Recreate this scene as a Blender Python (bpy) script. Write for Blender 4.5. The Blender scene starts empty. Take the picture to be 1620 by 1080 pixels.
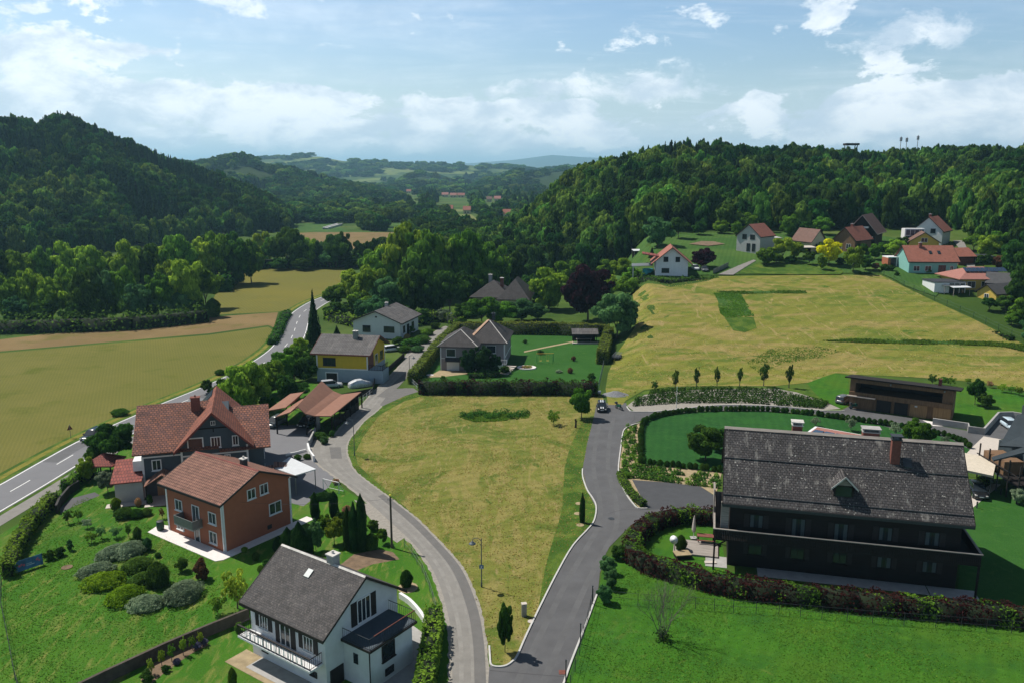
import bpy, bmesh, math, random
from mathutils import Vector, Matrix, noise as mnoise
from math import radians as R_, sin, cos, pi, atan2, hypot
random.seed(7)
sc = bpy.context.scene
# ------------------------------------------------------------------ camera
F = 1290.0; PIT = R_(11.65); CH = 40.0
cam = bpy.data.cameras.new('camera'); co = bpy.data.objects.new('camera', cam); sc.collection.objects.link(co)
cam.sensor_width = 36; cam.lens = F/1620*36; cam.clip_start = .5; cam.clip_end = 60000
co.location = (0, 0, CH); co.rotation_euler = (pi/2-PIT, 0, 0); sc.camera = co
# ------------------------------------------------------------------ sky, sun, exposure
SUN_AZ = (-0.87, 0.50); SUN_EL = R_(55)
w = bpy.data.worlds.new('World'); sc.world = w; w.use_nodes = True
def sky_world():
    nt = w.node_tree; N = nt.nodes; L = nt.links; N.clear()
    out = N.new('ShaderNodeOutputWorld'); bg = N.new('ShaderNodeBackground'); L.new(bg.outputs[0], out.inputs[0])
    sky = N.new('ShaderNodeTexSky'); sky.sky_type = 'NISHITA'; sky.sun_disc = False
    sky.sun_elevation = SUN_EL; sky.sun_rotation = atan2(SUN_AZ[0], SUN_AZ[1]); sky.air_density = 1.0; sky.dust_density = 1.2; sky.ozone_density = 1.0
    bg.inputs[1].default_value = 0.066
    tc = N.new('ShaderNodeTexCoord'); sep = N.new('ShaderNodeSeparateXYZ'); L.new(tc.outputs['Generated'], sep.inputs[0])
    def M(op, a, b=None, c=None, clamp=False):
        n = N.new('ShaderNodeMath'); n.operation = op; n.use_clamp = clamp
        for i, v in enumerate((a, b, c)):
            if v is None: continue
            if isinstance(v, (int, float)): n.inputs[i].default_value = v
            else: L.new(v, n.inputs[i])
        return n.outputs[0]
    def ramp(v, a, b):
        n = N.new('ShaderNodeMapRange'); n.interpolation_type = 'SMOOTHSTEP'; n.clamp = True
        L.new(v, n.inputs[0]); n.inputs[1].default_value = a; n.inputs[2].default_value = b
        return n.outputs[0]
    def nz(vec, scale, det, rough=.55, dist=0, off=(0, 0, 0), sxyz=(1, 1, 1)):
        mp = N.new('ShaderNodeMapping'); mp.inputs['Location'].default_value = off; mp.inputs['Scale'].default_value = sxyz
        L.new(vec, mp.inputs[0]); n = N.new('ShaderNodeTexNoise'); n.inputs['Scale'].default_value = scale
        n.inputs['Detail'].default_value = det; n.inputs['Roughness'].default_value = rough; n.inputs['Distortion'].default_value = dist
        L.new(mp.outputs[0], n.inputs['Vector']); return n.outputs[0]
    x, y, z = sep.outputs
    el = z                                            # ~ sine of elevation
    zc = M('MAXIMUM', z, .012)
    zp = M('ADD', zc, .06)
    pl = N.new('ShaderNodeCombineXYZ'); L.new(M('DIVIDE', x, zp), pl.inputs[0]); L.new(M('DIVIDE', y, zp), pl.inputs[1])
    P = pl.outputs[0]; V = tc.outputs['Generated']
    # low band of cumulus sitting above the hills: puffy tops, flat bases
    puf = nz(V, 13, 10, .60, .2, (3.1, 0, 0), (1, 1, 1.9))
    big = nz(V, 3.2, 2, .5, 0, (7.4, 0, 0), (1, 1, 1.6))
    cov = M('ADD', M('MULTIPLY', puf, .62), M('MULTIPLY', big, .5))
    band = M('MULTIPLY', ramp(el, .012, .04), M('SUBTRACT', 1.0, ramp(el, .075, .105)))
    thr = M('ADD', cov, M('MULTIPLY', band, .13))
    cum = ramp(thr, .608, .658)
    cum = M('MULTIPLY', cum, ramp(el, .0, .04))
    # veils and streaks higher up
    v1 = nz(P, .55, 8, .62, .6, (2.0, 5.5, 0), (.8, 1.2, 1))
    veil = ramp(v1, .42, .74)
    v2 = nz(P, 1.3, 9, .65, .3, (9.2, 1.5, 0), (.6, 1.5, 1))
    veil2 = ramp(v2, .52, .74)
    # larger white heaps at the upper left and the upper right
    def blob(cx, cz, rx, rz, gain):
        u = M('DIVIDE', M('SUBTRACT', M('DIVIDE', x, y), cx), rx); v = M('DIVIDE', M('SUBTRACT', M('DIVIDE', z, y), cz), rz)
        d = M('ADD', M('MULTIPLY', u, u), M('MULTIPLY', v, v))
        d = M('SUBTRACT', 1.0, d, None, True)
        return M('MULTIPLY', d, gain)
    bl = blob(-.50, .215, .15, .05, .22)
    for args in ((-.31, .205, .13, .055, .2), (.47, .16, .14, .035, .2), (.40, .20, .1, .02, .18), (-.55, .115, .16, .03, .2), (-.30, .085, .16, .03, .14),
                 (.02, .095, .2, .028, .16), (.16, .105, .1, .035, .2), (.42, .085, .2, .03, .12), (.2, .185, .05, .012, .16)):
        bl = M('ADD', bl, blob(*args))
    heap = ramp(M('ADD', nz(V, 14, 11, .66, .3, (1, 4, 2), (1, 1, 1.8)), M('MULTIPLY', bl, M('GREATER_THAN', y, 0))), .60, .78)
    low = M('SUBTRACT', 1.0, ramp(el, .26, .42)); veil = M('MULTIPLY', veil, low); veil2 = M('MULTIPLY', veil2, low)
    front = M('MAXIMUM', M('MAXIMUM', M('MULTIPLY', cum, .86), M('MULTIPLY', heap, .78)), M('MAXIMUM', M('MULTIPLY', veil, .42), M('MULTIPLY', veil2, .36)), None, True)
    # cloud brightness: sunlit tops, greyer undersides from a second noise
    sh = nz(V, 13, 10, .60, .2, (3.1, 0, .035), (1, 1, 1.9))
    mixc = N.new('ShaderNodeMix'); mixc.data_type = 'RGBA'; L.new(ramp(sh, .36, .62), mixc.inputs['Factor'])
    mixc.inputs['A'].default_value = (5.1, 6.0, 7.0, 1); mixc.inputs['B'].default_value = (8.4, 8.8, 9.2, 1)
    # pale haze close to the horizon
    hz = N.new('ShaderNodeMix'); hz.data_type = 'RGBA'; L.new(M('SUBTRACT', 1.0, ramp(el, -.01, .125)), hz.inputs['Factor'])
    sat = N.new('ShaderNodeHueSaturation'); sat.inputs['Saturation'].default_value = 1.2; sat.inputs['Value'].default_value = 1.0; L.new(sky.outputs[0], sat.inputs['Color'])
    L.new(sat.outputs[0], hz.inputs['A']); hz.inputs['B'].default_value = (4.9, 6.3, 7.7, 1)
    mx = N.new('ShaderNodeMix'); mx.data_type = 'RGBA'; L.new(front, mx.inputs['Factor']); L.new(hz.outputs['Result'], mx.inputs['A']); L.new(mixc.outputs['Result'], mx.inputs['B'])
    gn = N.new('ShaderNodeVectorMath'); gn.operation = 'SCALE'; L.new(mx.outputs['Result'], gn.inputs[0]); L.new(M('ADD', .70, M('MULTIPLY', M('SUBTRACT', 1.0, ramp(el, .20, .38)), 1.12)), gn.inputs['Scale'])
    L.new(gn.outputs[0], bg.inputs[0])
sky_world()
sl = bpy.data.lights.new('sun', 'SUN'); sl.energy = 5.0; sl.angle = R_(.5); sl.color = (1, .95, .86)
so = bpy.data.objects.new('sun', sl); sc.collection.objects.link(so)
sv = Vector((SUN_AZ[0]*cos(SUN_EL), SUN_AZ[1]*cos(SUN_EL), sin(SUN_EL)))
so.rotation_euler = sv.to_track_quat('Z', 'Y').to_euler(); so.location = (0, 0, 200)
sc.view_settings.view_transform = 'Standard'; sc.view_settings.look = 'None'; sc.view_settings.exposure = 0.22; sc.view_settings.gamma = 1
sc.cycles.max_bounces = 5; sc.cycles.diffuse_bounces = 2; sc.cycles.glossy_bounces = 2; sc.cycles.transmission_bounces = 2
sc.cycles.volume_bounces = 0; sc.cycles.transparent_max_bounces = 4; sc.cycles.caustics_reflective = False; sc.cycles.caustics_refractive = False

# ------------------------------------------------------------------ terrain
def interp(v, pts):
    if v <= pts[0][0]: return pts[0][1]
    for (a, b), (c, d) in zip(pts, pts[1:]):
        if v <= c: return b+(d-b)*(v-a)/(c-a)
    return pts[-1][1]
def sstep(a, b, v):
    t = min(1, max(0, (v-a)/(b-a))); return t*t*(3-2*t)
HZ = 540-F*math.tan(PIT)
def nse(x, y, s, seed=0): return mnoise.noise(Vector((x/s+seed*7.3, y/s-seed*3.1, seed*1.7)))
HILLS = [
 # (skyline: bearing -> elevation), foot distance, ridge distance, tree height, z at foot, fall-off behind
 ('wooded_hill', [(-250,215),(-80,200),(0,193),(60,189),(89,195),(115,180),(148,191),(184,209),(219,222),(255,238),(284,249),(326,262),(370,281),(415,299),(436,310),(452,345),(466,400)],
   [(-250,330),(0,370),(120,400),(250,455),(350,520),(440,570),(470,590)], [(-250,540),(0,560),(120,620),(300,700),(440,680),(470,640)], 13, 0),
 ('second_hill', [(180,262),(300,254),(324,256),(361,246),(385,241),(406,245),(426,256),(463,262),(504,272),(544,284),(585,291),(612,300),(626,330),(640,345)],
   [(180,1000),(640,1150)], [(180,1450),(385,1450),(640,1280)], 14, 0),
 ('castle_hill', [(560,330),(600,300),(622,288),(638,280),(655,272),(667,268),(690,274),(720,281),(760,287),(800,297),(830,330)],
   [(560,1750),(830,1750)], [(560,2150),(830,2150)], 14, 0),
 ('vineyard_hill', [(740,300),(770,284),(800,276),(815,268),(840,273),(865,268),(900,264),(960,262),(1100,262)],
   [(740,1500),(1100,1500)], [(740,2000),(1100,2100)], 10, 0),
 ('far_ridge', [(-400,258),(100,258),(250,256),(330,252),(418,249),(450,247),(483,244.5),(508,242.5),(544,250),(577,253),(610,254),(640,257),(658,258),(691,257),(711,259),(740,255.5),(760,260),(809,261),(862,265),(903,262),(1000,262),(1300,258),(2200,258)],
   [(-400,2300),(2200,2300)], [(-400,3300),(500,3300),(900,3500),(2200,3500)], 14, 0),
 ('far_mountains', [(300,264),(700,262),(760,258),(809,254.6),(845,250),(870,246.5),(890,248),(911,249.5),(960,252),(1050,258),(1300,262)],
   [(300,9000),(1300,9000)], [(300,12500),(1300,12500)], 0, 0),
 ('right_hill', [(770,400),(800,352),(815,337),(850,312),(875,288),(901,266),(925,254),(952,244),(1017,231),(1063,221),(1129,222),(1195,231),(1255,226),(1306,231),(1357,238),(1433,233),(1508,227),(1559,231),(1620,228),(1800,222),(2100,215)],
   [(770,330),(850,300),(1000,296),(1500,302),(1545,270),(1620,225),(2100,180)], [(770,400),(900,430),(1100,450),(1500,470),(1620,420),(2100,380)], 15, 19),
]
def right_base(px, X, Y):
    k = sstep(950, 1040, px)*sstep(8, 30, X)
    return k*interp(Y, [(0,0),(150,0),(165,.8),(225,11.5),(262,16),(300,19),(420,19),(900,0)])
def G(X, Y):
    if Y < 140: return 0.0
    px = 810+F*X/Y
    b = right_base(px, X, Y)
    z = b
    for nm, sky, ft, rd, th, zf in HILLS:
        if px < sky[0][0] or px > sky[-1][0]: continue
        Yf = interp(px, ft); Yr = interp(px, rd)
        if Y < Yf: continue
        zr = CH+Yr*(HZ-interp(px, sky))/F-th
        zb = b if nm == 'right_hill' else 0
        zf2 = zb
        if zr <= zf2: continue
        if Y <= Yr:
            s = (Y-Yf)/(Yr-Yf); p = .35*s+.65*sstep(0, 1, s)
            hgt = zf2+(zr-zf2)*p
            hgt += (zr-zf2)*.10*nse(X, Y, 70 if Yr < 1000 else 300, 3)*sin(pi*s)*1.3
        else:
            p = 1-sstep(Yr, Yr+(Yr-Yf)*1.8, Y); hgt = (zr)*p
        z = max(z, hgt)
    return z
SB, CB = sin(PIT), cos(PIT)
def at(px, py, z=None):
    """point on the terrain (or on the level z) seen along this bearing and depression"""
    u = (px-810)/F; v = (540-py)/F
    d = Vector((u, CB+v*SB, -SB+v*CB))
    if z is not None:
        t = (z-CH)/d.z; return Vector((0, 0, CH))+d*t
    t0 = (0-CH)/d.z if d.z < 0 else 6000
    if d.y*t0 < 140: return Vector((0, 0, CH))+d*t0
    t = 130/d.y; p = Vector((0, 0, CH))+d*t
    while t < 5000:
        st = 1.5+t*.004; q = p+d*st
        if q.z <= G(q.x, q.y):
            for _ in range(12):
                m = (p+q)/2
                if m.z <= G(m.x, m.y): q = m
                else: p = m
            return Vector((q.x, q.y, G(q.x, q.y)))
        p = q; t += st
    return p
# ------------------------------------------------------------------ objects
COL = sc.collection
def tag(o, label=None, cat=None, group=None, kind=None):
    if label: o['label'] = label
    if cat: o['category'] = cat
    if group: o['group'] = group
    if kind: o['kind'] = kind
    return o
def empty(name, loc=(0, 0, 0), rz=0, label=None, cat=None, group=None):
    o = bpy.data.objects.new(name, None); COL.objects.link(o); o.location = loc; o.rotation_euler = (0, 0, rz); o.empty_display_size = .3
    return tag(o, label, cat, group)
def dup(root, loc=None, rz=None, scale=None, label=None, group=None):
    r = root.copy(); COL.objects.link(r)
    if loc is not None: r.location = loc
    if rz is not None: r.rotation_euler = (0, 0, rz)
    if scale is not None: r.scale = scale
    if label: r['label'] = label
    if group: r['group'] = group
    for ch in root.children:
        c = ch.copy(); COL.objects.link(c); c.parent = r
        for g in ch.children:
            d = g.copy(); COL.objects.link(d); d.parent = c
    return r
class MB:
    """collects shapes and links them as one mesh object"""
    def __init__(s): s.v = []; s.f = []; s.mi = []; s.m = 0; s.st = []
    def poly(s, pts):
        i = len(s.v); s.v += [tuple(p) for p in pts]; s.f.append(tuple(range(i, i+len(pts)))); s.mi.append(s.m); return s
    def box(s, x0, y0, z0, x1, y1, z1):
        if x1 < x0: x0, x1 = x1, x0
        if y1 < y0: y0, y1 = y1, y0
        if z1 < z0: z0, z1 = z1, z0
        s.st.append(len(s.f)); i = len(s.v); s.v += [(x0,y0,z0),(x1,y0,z0),(x1,y1,z0),(x0,y1,z0),(x0,y0,z1),(x1,y0,z1),(x1,y1,z1),(x0,y1,z1)]
        for f in ((0,3,2,1),(4,5,6,7),(0,1,5,4),(1,2,6,5),(2,3,7,6),(3,0,4,7)): s.f.append(tuple(i+k for k in f)); s.mi.append(s.m)
        return s
    def prism(s, pts, d):
        """closed polygon pts (3-D) swept by vector d"""
        s.st.append(len(s.f)); n = len(pts); i = len(s.v); d = Vector(d)
        s.v += [tuple(p) for p in pts]+[tuple(Vector(p)+d) for p in pts]
        s.f.append(tuple(i+k for k in reversed(range(n)))); s.f.append(tuple(i+n+k for k in range(n))); s.mi += [s.m]*2
        for k in range(n): s.f.append((i+k, i+(k+1) % n, i+n+(k+1) % n, i+n+k)); s.mi.append(s.m)
        return s
    def tube(s, a, b, r0, r1=None, n=8, caps=True):
        s.st.append(len(s.f)); a = Vector(a); b = Vector(b); r1 = r0 if r1 is None else r1
        d = (b-a).normalized(); q = d.to_track_quat('Z', 'Y'); i = len(s.v)
        for p, r in ((a, r0), (b, r1)):
            for k in range(n): s.v.append(tuple(p+q @ Vector((r*cos(2*pi*k/n), r*sin(2*pi*k/n), 0))))
        for k in range(n): s.f.append((i+k, i+(k+1) % n, i+n+(k+1) % n, i+n+k)); s.mi.append(s.m)
        if caps: s.f.append(tuple(i+k for k in reversed(range(n)))); s.f.append(tuple(i+n+k for k in range(n))); s.mi += [s.m]*2
        return s
    def lathe(s, prof, c=(0, 0, 0), n=14, sx=1, sy=1):
        s.st.append(len(s.f)); i = len(s.v)
        for r, z in prof:
            for k in range(n): s.v.append((c[0]+r*sx*cos(2*pi*k/n), c[1]+r*sy*sin(2*pi*k/n), c[2]+z))
        for j in range(len(prof)-1):
            for k in range(n): s.f.append((i+j*n+k, i+j*n+(k+1) % n, i+(j+1)*n+(k+1) % n, i+(j+1)*n+k)); s.mi.append(s.m)
        s.f.append(tuple(i+k for k in reversed(range(n)))); s.f.append(tuple(i+(len(prof)-1)*n+k for k in range(n))); s.mi += [s.m]*2
        return s
    def build(s, name, mat, parent=None, smooth=False, link=True):
        me = bpy.data.meshes.new(name); me.from_pydata(s.v, [], s.f); me.update()
        for m in (mat if isinstance(mat, (list, tuple)) else [mat]): me.materials.append(m)
        if isinstance(mat, (list, tuple)): me.polygons.foreach_set('material_index', s.mi)
        if smooth: me.polygons.foreach_set('use_smooth', [True]*len(me.polygons))
        o = bpy.data.objects.new(name, me)
        if link: COL.objects.link(o)
        if parent: o.parent = parent
        return o
def each(s, name, mat, parent, smooth=False):
    """every shape of the builder as a part of its own"""
    out = []
    for a, b in zip(s.st, s.st[1:]+[len(s.f)]):
        q = MB(); fs = s.f[a:b]; ids = sorted({i for f in fs for i in f}); mp = {i: k for k, i in enumerate(ids)}
        q.v = [s.v[i] for i in ids]; q.f = [tuple(mp[i] for i in f) for f in fs]; out.append(q.build(name, mat, parent, smooth))
    return out
MB.each = each
# ------------------------------------------------------------------ materials
def mat(name, col, rough=.8, var=.25, scale=1.0, bump=0.0, col2=None, metal=0, spec=.3, rnd=0.0, stretch=(1, 1, 1), detail=6, world=False, bscale=None):
    m = bpy.data.materials.new(name); m.use_nodes = True; nt = m.node_tree; N = nt.nodes; L = nt.links
    b = N['Principled BSDF']; b.inputs['Roughness'].default_value = rough; b.inputs['Metallic'].default_value = metal; b.inputs['Specular IOR Level'].default_value = spec
    tc = N.new('ShaderNodeTexCoord'); mp = N.new('ShaderNodeMapping'); mp.inputs['Scale'].default_value = stretch
    if world:
        ge = N.new('ShaderNodeNewGeometry'); L.new(ge.outputs['Position'], mp.inputs[0])
    else: L.new(tc.outputs['Object'], mp.inputs[0])
    n = N.new('ShaderNodeTexNoise'); n.inputs['Scale'].default_value = scale; n.inputs['Detail'].default_value = detail; n.inputs['Roughness'].default_value = .6
    L.new(mp.outputs[0], n.inputs['Vector'])
    r = N.new('ShaderNodeMapRange'); L.new(n.outputs[0], r.inputs[0]); r.inputs[1].default_value = .3; r.inputs[2].default_value = .7
    mx = N.new('ShaderNodeMix'); mx.data_type = 'RGBA'; L.new(r.outputs[0], mx.inputs['Factor'])
    c2 = col2 if col2 else tuple(min(1, c*(1+var)) for c in col); c1 = col if col2 else tuple(c*(1-var) for c in col)
    mx.inputs['A'].default_value = (*c1, 1); mx.inputs['B'].default_value = (*c2, 1)
    last = mx.outputs['Result']
    if rnd:
        oi = N.new('ShaderNodeObjectInfo'); hs = N.new('ShaderNodeHueSaturation')
        a = N.new('ShaderNodeMapRange'); L.new(oi.outputs['Random'], a.inputs[0]); a.inputs[3].default_value = 1-rnd; a.inputs[4].default_value = 1+rnd
        L.new(a.outputs[0], hs.inputs['Value']); L.new(last, hs.inputs['Color']); last = hs.outputs[0]
    L.new(last, b.inputs['Base Color'])
    if bump:
        bp = N.new('ShaderNodeBump'); bp.inputs['Strength'].default_value = bump; bp.inputs['Distance'].default_value = .05
        nn = n
        if bscale:
            nn = N.new('ShaderNodeTexNoise'); nn.inputs['Scale'].default_value = bscale; nn.inputs['Detail'].default_value = 4; L.new(mp.outputs[0], nn.inputs['Vector'])
        L.new(nn.outputs[0], bp.inputs['Height']); L.new(bp.outputs[0], b.inputs['Normal'])
    return m
def grass_mat(name, cols, scales, bump=.5, wave=None, stretch=None):
    """cols: base + [(colour, noise scale, lo, hi)] blended one over another, in world coordinates"""
    m = bpy.data.materials.new(name); m.use_nodes = True; nt = m.node_tree; N = nt.nodes; L = nt.links
    b = N['Principled BSDF']; b.inputs['Roughness'].default_value = .95; b.inputs['Specular IOR Level'].default_value = .08
    ge = N.new('ShaderNodeNewGeometry'); pos = ge.outputs['Position']
    def nz(s, det=5, dist=.0, seed=0, st=None):
        mp = N.new('ShaderNodeMapping'); mp.inputs['Location'].default_value = (seed*13.7, seed*5.1, seed); L.new(pos, mp.inputs[0])
        if st: mp.inputs['Rotation'].default_value = (0, 0, st[0]); mp.inputs['Scale'].default_value = (st[1], st[2], 1)
        n = N.new('ShaderNodeTexNoise'); n.inputs['Scale'].default_value = s; n.inputs['Detail'].default_value = det; n.inputs['Roughness'].default_value = .62
        n.inputs['Distortion'].default_value = dist; L.new(mp.outputs[0], n.inputs['Vector']); return n.outputs[0]
    rgb = N.new('ShaderNodeRGB'); rgb.outputs[0].default_value = (*cols, 1); last = rgb.outputs[0]
    for i, (c, s, lo, hi, *rest) in enumerate(scales):
        dist = rest[0] if rest else 0; st = rest[1] if len(rest) > 1 else None
        r = N.new('ShaderNodeMapRange'); r.interpolation_type = 'SMOOTHSTEP'; L.new(nz(s, 6, dist, i+1, st), r.inputs[0]); r.inputs[1].default_value = lo; r.inputs[2].default_value = hi
        mx = N.new('ShaderNodeMix'); mx.data_type = 'RGBA'; L.new(r.outputs[0], mx.inputs['Factor']); L.new(last, mx.inputs['A']); mx.inputs['B'].default_value = (*c, 1); last = mx.outputs['Result']
    if wave:
        ang, sc_, amt, dist = wave
        mp = N.new('ShaderNodeMapping'); mp.inputs['Rotation'].default_value = (0, 0, ang); L.new(pos, mp.inputs[0])
        wv = N.new('ShaderNodeTexWave'); wv.inputs['Scale'].default_value = sc_; wv.inputs['Distortion'].default_value = dist; wv.inputs['Detail'].default_value = 3; wv.inputs['Detail Scale'].default_value = 1.5
        L.new(mp.outputs[0], wv.inputs['Vector'])
        a = N.new('ShaderNodeMapRange'); L.new(wv.outputs[1], a.inputs[0]); a.inputs[3].default_value = 1-amt; a.inputs[4].default_value = 1+amt
        hs = N.new('ShaderNodeHueSaturation'); L.new(a.outputs[0], hs.inputs['Value']); L.new(last, hs.inputs['Color']); last = hs.outputs[0]
    # blade-scale speckle
    f = nz(9, 4, 0, 9); a = N.new('ShaderNodeMapRange'); L.new(f, a.inputs[0]); a.inputs[1].default_value = .3; a.inputs[2].default_value = .7; a.inputs[3].default_value = .72; a.inputs[4].default_value = 1.28
    hs = N.new('ShaderNodeHueSaturation'); L.new(a.outputs[0], hs.inputs['Value']); L.new(last, hs.inputs['Color']); L.new(hs.outputs[0], b.inputs['Base Color'])
    bp = N.new('ShaderNodeBump'); bp.inputs['Strength'].default_value = bump; bp.inputs['Distance'].default_value = .08; L.new(nz(4, 6, 0, 11), bp.inputs['Height']); L.new(bp.outputs[0], b.inputs['Normal'])
    return m
def tile_mat(name, c1, c2, mortar, row=.33, colw=.3, axis='x', bump=.6, dirt=None, slope=.6, msize=.03, spots=None, rough=.8, off=.5):
    """courses of tiles: rows follow the height on the roof, columns follow the eaves"""
    m = bpy.data.materials.new(name); m.use_nodes = True; nt = m.node_tree; N = nt.nodes; L = nt.links
    b = N['Principled BSDF']; b.inputs['Roughness'].default_value = rough; b.inputs['Specular IOR Level'].default_value = .25
    tc = N.new('ShaderNodeTexCoord'); sp = N.new('ShaderNodeSeparateXYZ'); L.new(tc.outputs['Object'], sp.inputs[0])
    cb = N.new('ShaderNodeCombineXYZ'); mu = N.new('ShaderNodeMath'); mu.operation = 'DIVIDE'; L.new(sp.outputs[2], mu.inputs[0]); mu.inputs[1].default_value = slope
    L.new(sp.outputs[0 if axis == 'x' else 1], cb.inputs[0]); L.new(mu.outputs[0], cb.inputs[1])
    br = N.new('ShaderNodeTexBrick'); br.offset = off; br.inputs['Scale'].default_value = 1; br.inputs['Brick Width'].default_value = colw; br.inputs['Row Height'].default_value = row
    br.inputs['Mortar Size'].default_value = msize; br.inputs['Mortar Smooth'].default_value = .6; br.inputs['Bias'].default_value = 0
    br.inputs['Color1'].default_value = (*c1, 1); br.inputs['Color2'].default_value = (*c2, 1); br.inputs['Mortar'].default_value = (*mortar, 1)
    L.new(cb.outputs[0], br.inputs['Vector']); last = br.outputs['Color']
    n = N.new('ShaderNodeTexNoise'); n.inputs['Scale'].default_value = .8; n.inputs['Detail'].default_value = 8; n.inputs['Roughness'].default_value = .65; L.new(tc.outputs['Object'], n.inputs['Vector'])
    a = N.new('ShaderNodeMapRange'); L.new(n.outputs[0], a.inputs[0]); a.inputs[1].default_value = .3; a.inputs[2].default_value = .7; a.inputs[3].default_value = .7; a.inputs[4].default_value = 1.3
    hs = N.new('ShaderNodeHueSaturation'); L.new(a.outputs[0], hs.inputs['Value']); L.new(last, hs.inputs['Color']); last = hs.outputs[0]
    for (c, s, lo, hi, st) in (spots or []):
        mp = N.new('ShaderNodeMapping'); mp.inputs['Scale'].default_value = st; L.new(tc.outputs['Object'], mp.inputs[0])
        q = N.new('ShaderNodeTexNoise'); q.inputs['Scale'].default_value = s; q.inputs['Detail'].default_value = 5; q.inputs['Roughness'].default_value = .7; L.new(mp.outputs[0], q.inputs['Vector'])
        r = N.new('ShaderNodeMapRange'); L.new(q.outputs[0], r.inputs[0]); r.inputs[1].default_value = lo; r.inputs[2].default_value = hi
        mx = N.new('ShaderNodeMix'); mx.data_type = 'RGBA'; L.new(r.outputs[0], mx.inputs['Factor']); L.new(last, mx.inputs['A']); mx.inputs['B'].default_value = (*c, 1); last = mx.outputs['Result']
    L.new(last, b.inputs['Base Color'])
    bp = N.new('ShaderNodeBump'); bp.inputs['Strength'].default_value = bump; bp.inputs['Distance'].default_value = .04; bp.invert = True; L.new(br.outputs['Fac'], bp.inputs['Height']); L.new(bp.outputs[0], b.inputs['Normal'])
    return m
def leaf_mat(name, c1, c2, rnd=.25, trans=.42, clump=.35):
    c2 = tuple(v*1.35 for v in c2)
    m = bpy.data.materials.new(name); m.use_nodes = True; nt = m.node_tree; N = nt.nodes; L = nt.links; N.clear()
    out = N.new('ShaderNodeOutputMaterial'); d = N.new('ShaderNodeBsdfDiffuse'); t = N.new('ShaderNodeBsdfTranslucent'); ms = N.new('ShaderNodeMixShader'); ms.inputs[0].default_value = trans
    ge = N.new('ShaderNodeNewGeometry'); n = N.new('ShaderNodeTexNoise'); n.inputs['Scale'].default_value = clump; n.inputs['Detail'].default_value = 4; L.new(ge.outputs['Position'], n.inputs['Vector'])
    ad = N.new('ShaderNodeMath'); ad.operation = 'ADD'; rr = N.new('ShaderNodeMath'); rr.operation = 'MULTIPLY_ADD'; L.new(ge.outputs['Random Per Island'], rr.inputs[0]); rr.inputs[1].default_value = .4; rr.inputs[2].default_value = -.2
    L.new(n.outputs[0], ad.inputs[0]); L.new(rr.outputs[0], ad.inputs[1])
    r = N.new('ShaderNodeMapRange'); L.new(ad.outputs[0], r.inputs[0]); r.inputs[1].default_value = .3; r.inputs[2].default_value = .75
    mx = N.new('ShaderNodeMix'); mx.data_type = 'RGBA'; L.new(r.outputs[0], mx.inputs['Factor']); mx.inputs['A'].default_value = (*c1, 1); mx.inputs['B'].default_value = (*c2, 1)
    oi = N.new('ShaderNodeObjectInfo'); hs = N.new('ShaderNodeHueSaturation')
    a = N.new('ShaderNodeMapRange'); L.new(oi.outputs['Random'], a.inputs[0]); a.inputs[3].default_value = 1-rnd; a.inputs[4].default_value = 1+rnd*1.2
    a2 = N.new('ShaderNodeMath'); a2.operation = 'MULTIPLY'; L.new(oi.outputs['Random'], a2.inputs[0]); a2.inputs[1].default_value = 17.3
    a3 = N.new('ShaderNodeMath'); a3.operation = 'FRACT'; L.new(a2.outputs[0], a3.inputs[0])
    a4 = N.new('ShaderNodeMapRange'); L.new(a3.outputs[0], a4.inputs[0]); a4.inputs[3].default_value = .5-rnd*.09; a4.inputs[4].default_value = .5+rnd*.06
    L.new(a.outputs[0], hs.inputs['Value']); L.new(a4.outputs[0], hs.inputs['Hue']); L.new(mx.outputs['Result'], hs.inputs['Color'])
    L.new(hs.outputs[0], d.inputs[0])
    h2 = N.new('ShaderNodeHueSaturation'); h2.inputs['Hue'].default_value = .493; h2.inputs['Value'].default_value = 1.3; L.new(hs.outputs[0], h2.inputs['Color']); L.new(h2.outputs[0], t.inputs[0])
    L.new(d.outputs[0], ms.inputs[1]); L.new(t.outputs[0], ms.inputs[2]); L.new(ms.outputs[0], out.inputs[0])
    return m
M = {}
def GM(name, base, layers, **k): M[name] = grass_mat(name, base, layers, **k)
GM('lawn', (.036,.118,.010), [((.085,.14,.022),.22,.60,.72,1.2),((.026,.088,.010),.09,.52,.66,1.0),((.050,.140,.014),1.3,.46,.70,.5),((.028,.095,.009),.5,.52,.70,1.2,(.3,.6,1.4)),((.052,.120,.012),.1,.4,.65),((.028,.095,.012),.3,.5,.72),((.12,.16,.03),.45,.60,.80,.8)], bump=.6, wave=(.5,.22,.05,1.5))
GM('lawn_worn', (.036,.115,.010), [((.055,.140,.013),.1,.4,.65),((.15,.17,.04),.35,.50,.70,.6,(.55,3.2,.9)),((.075,.13,.02),.18,.52,.68,1.2),((.20,.16,.07),.22,.66,.8,.5)], bump=.6)
GM('lawn_dark', (.018,.072,.016), [((.030,.092,.022),1.2,.50,.70,1.0),((.026,.095,.018),.18,.4,.7),((.014,.055,.014),.8,.5,.8)], bump=.35, wave=(.2,.25,.05,1.5))
GM('lawn_neighbour', (.024,.085,.014), [((.045,.110,.020),.9,.50,.70,1.0),((.032,.098,.018),.18,.4,.7),((.08,.13,.03),.6,.66,.8)], bump=.4)
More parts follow.
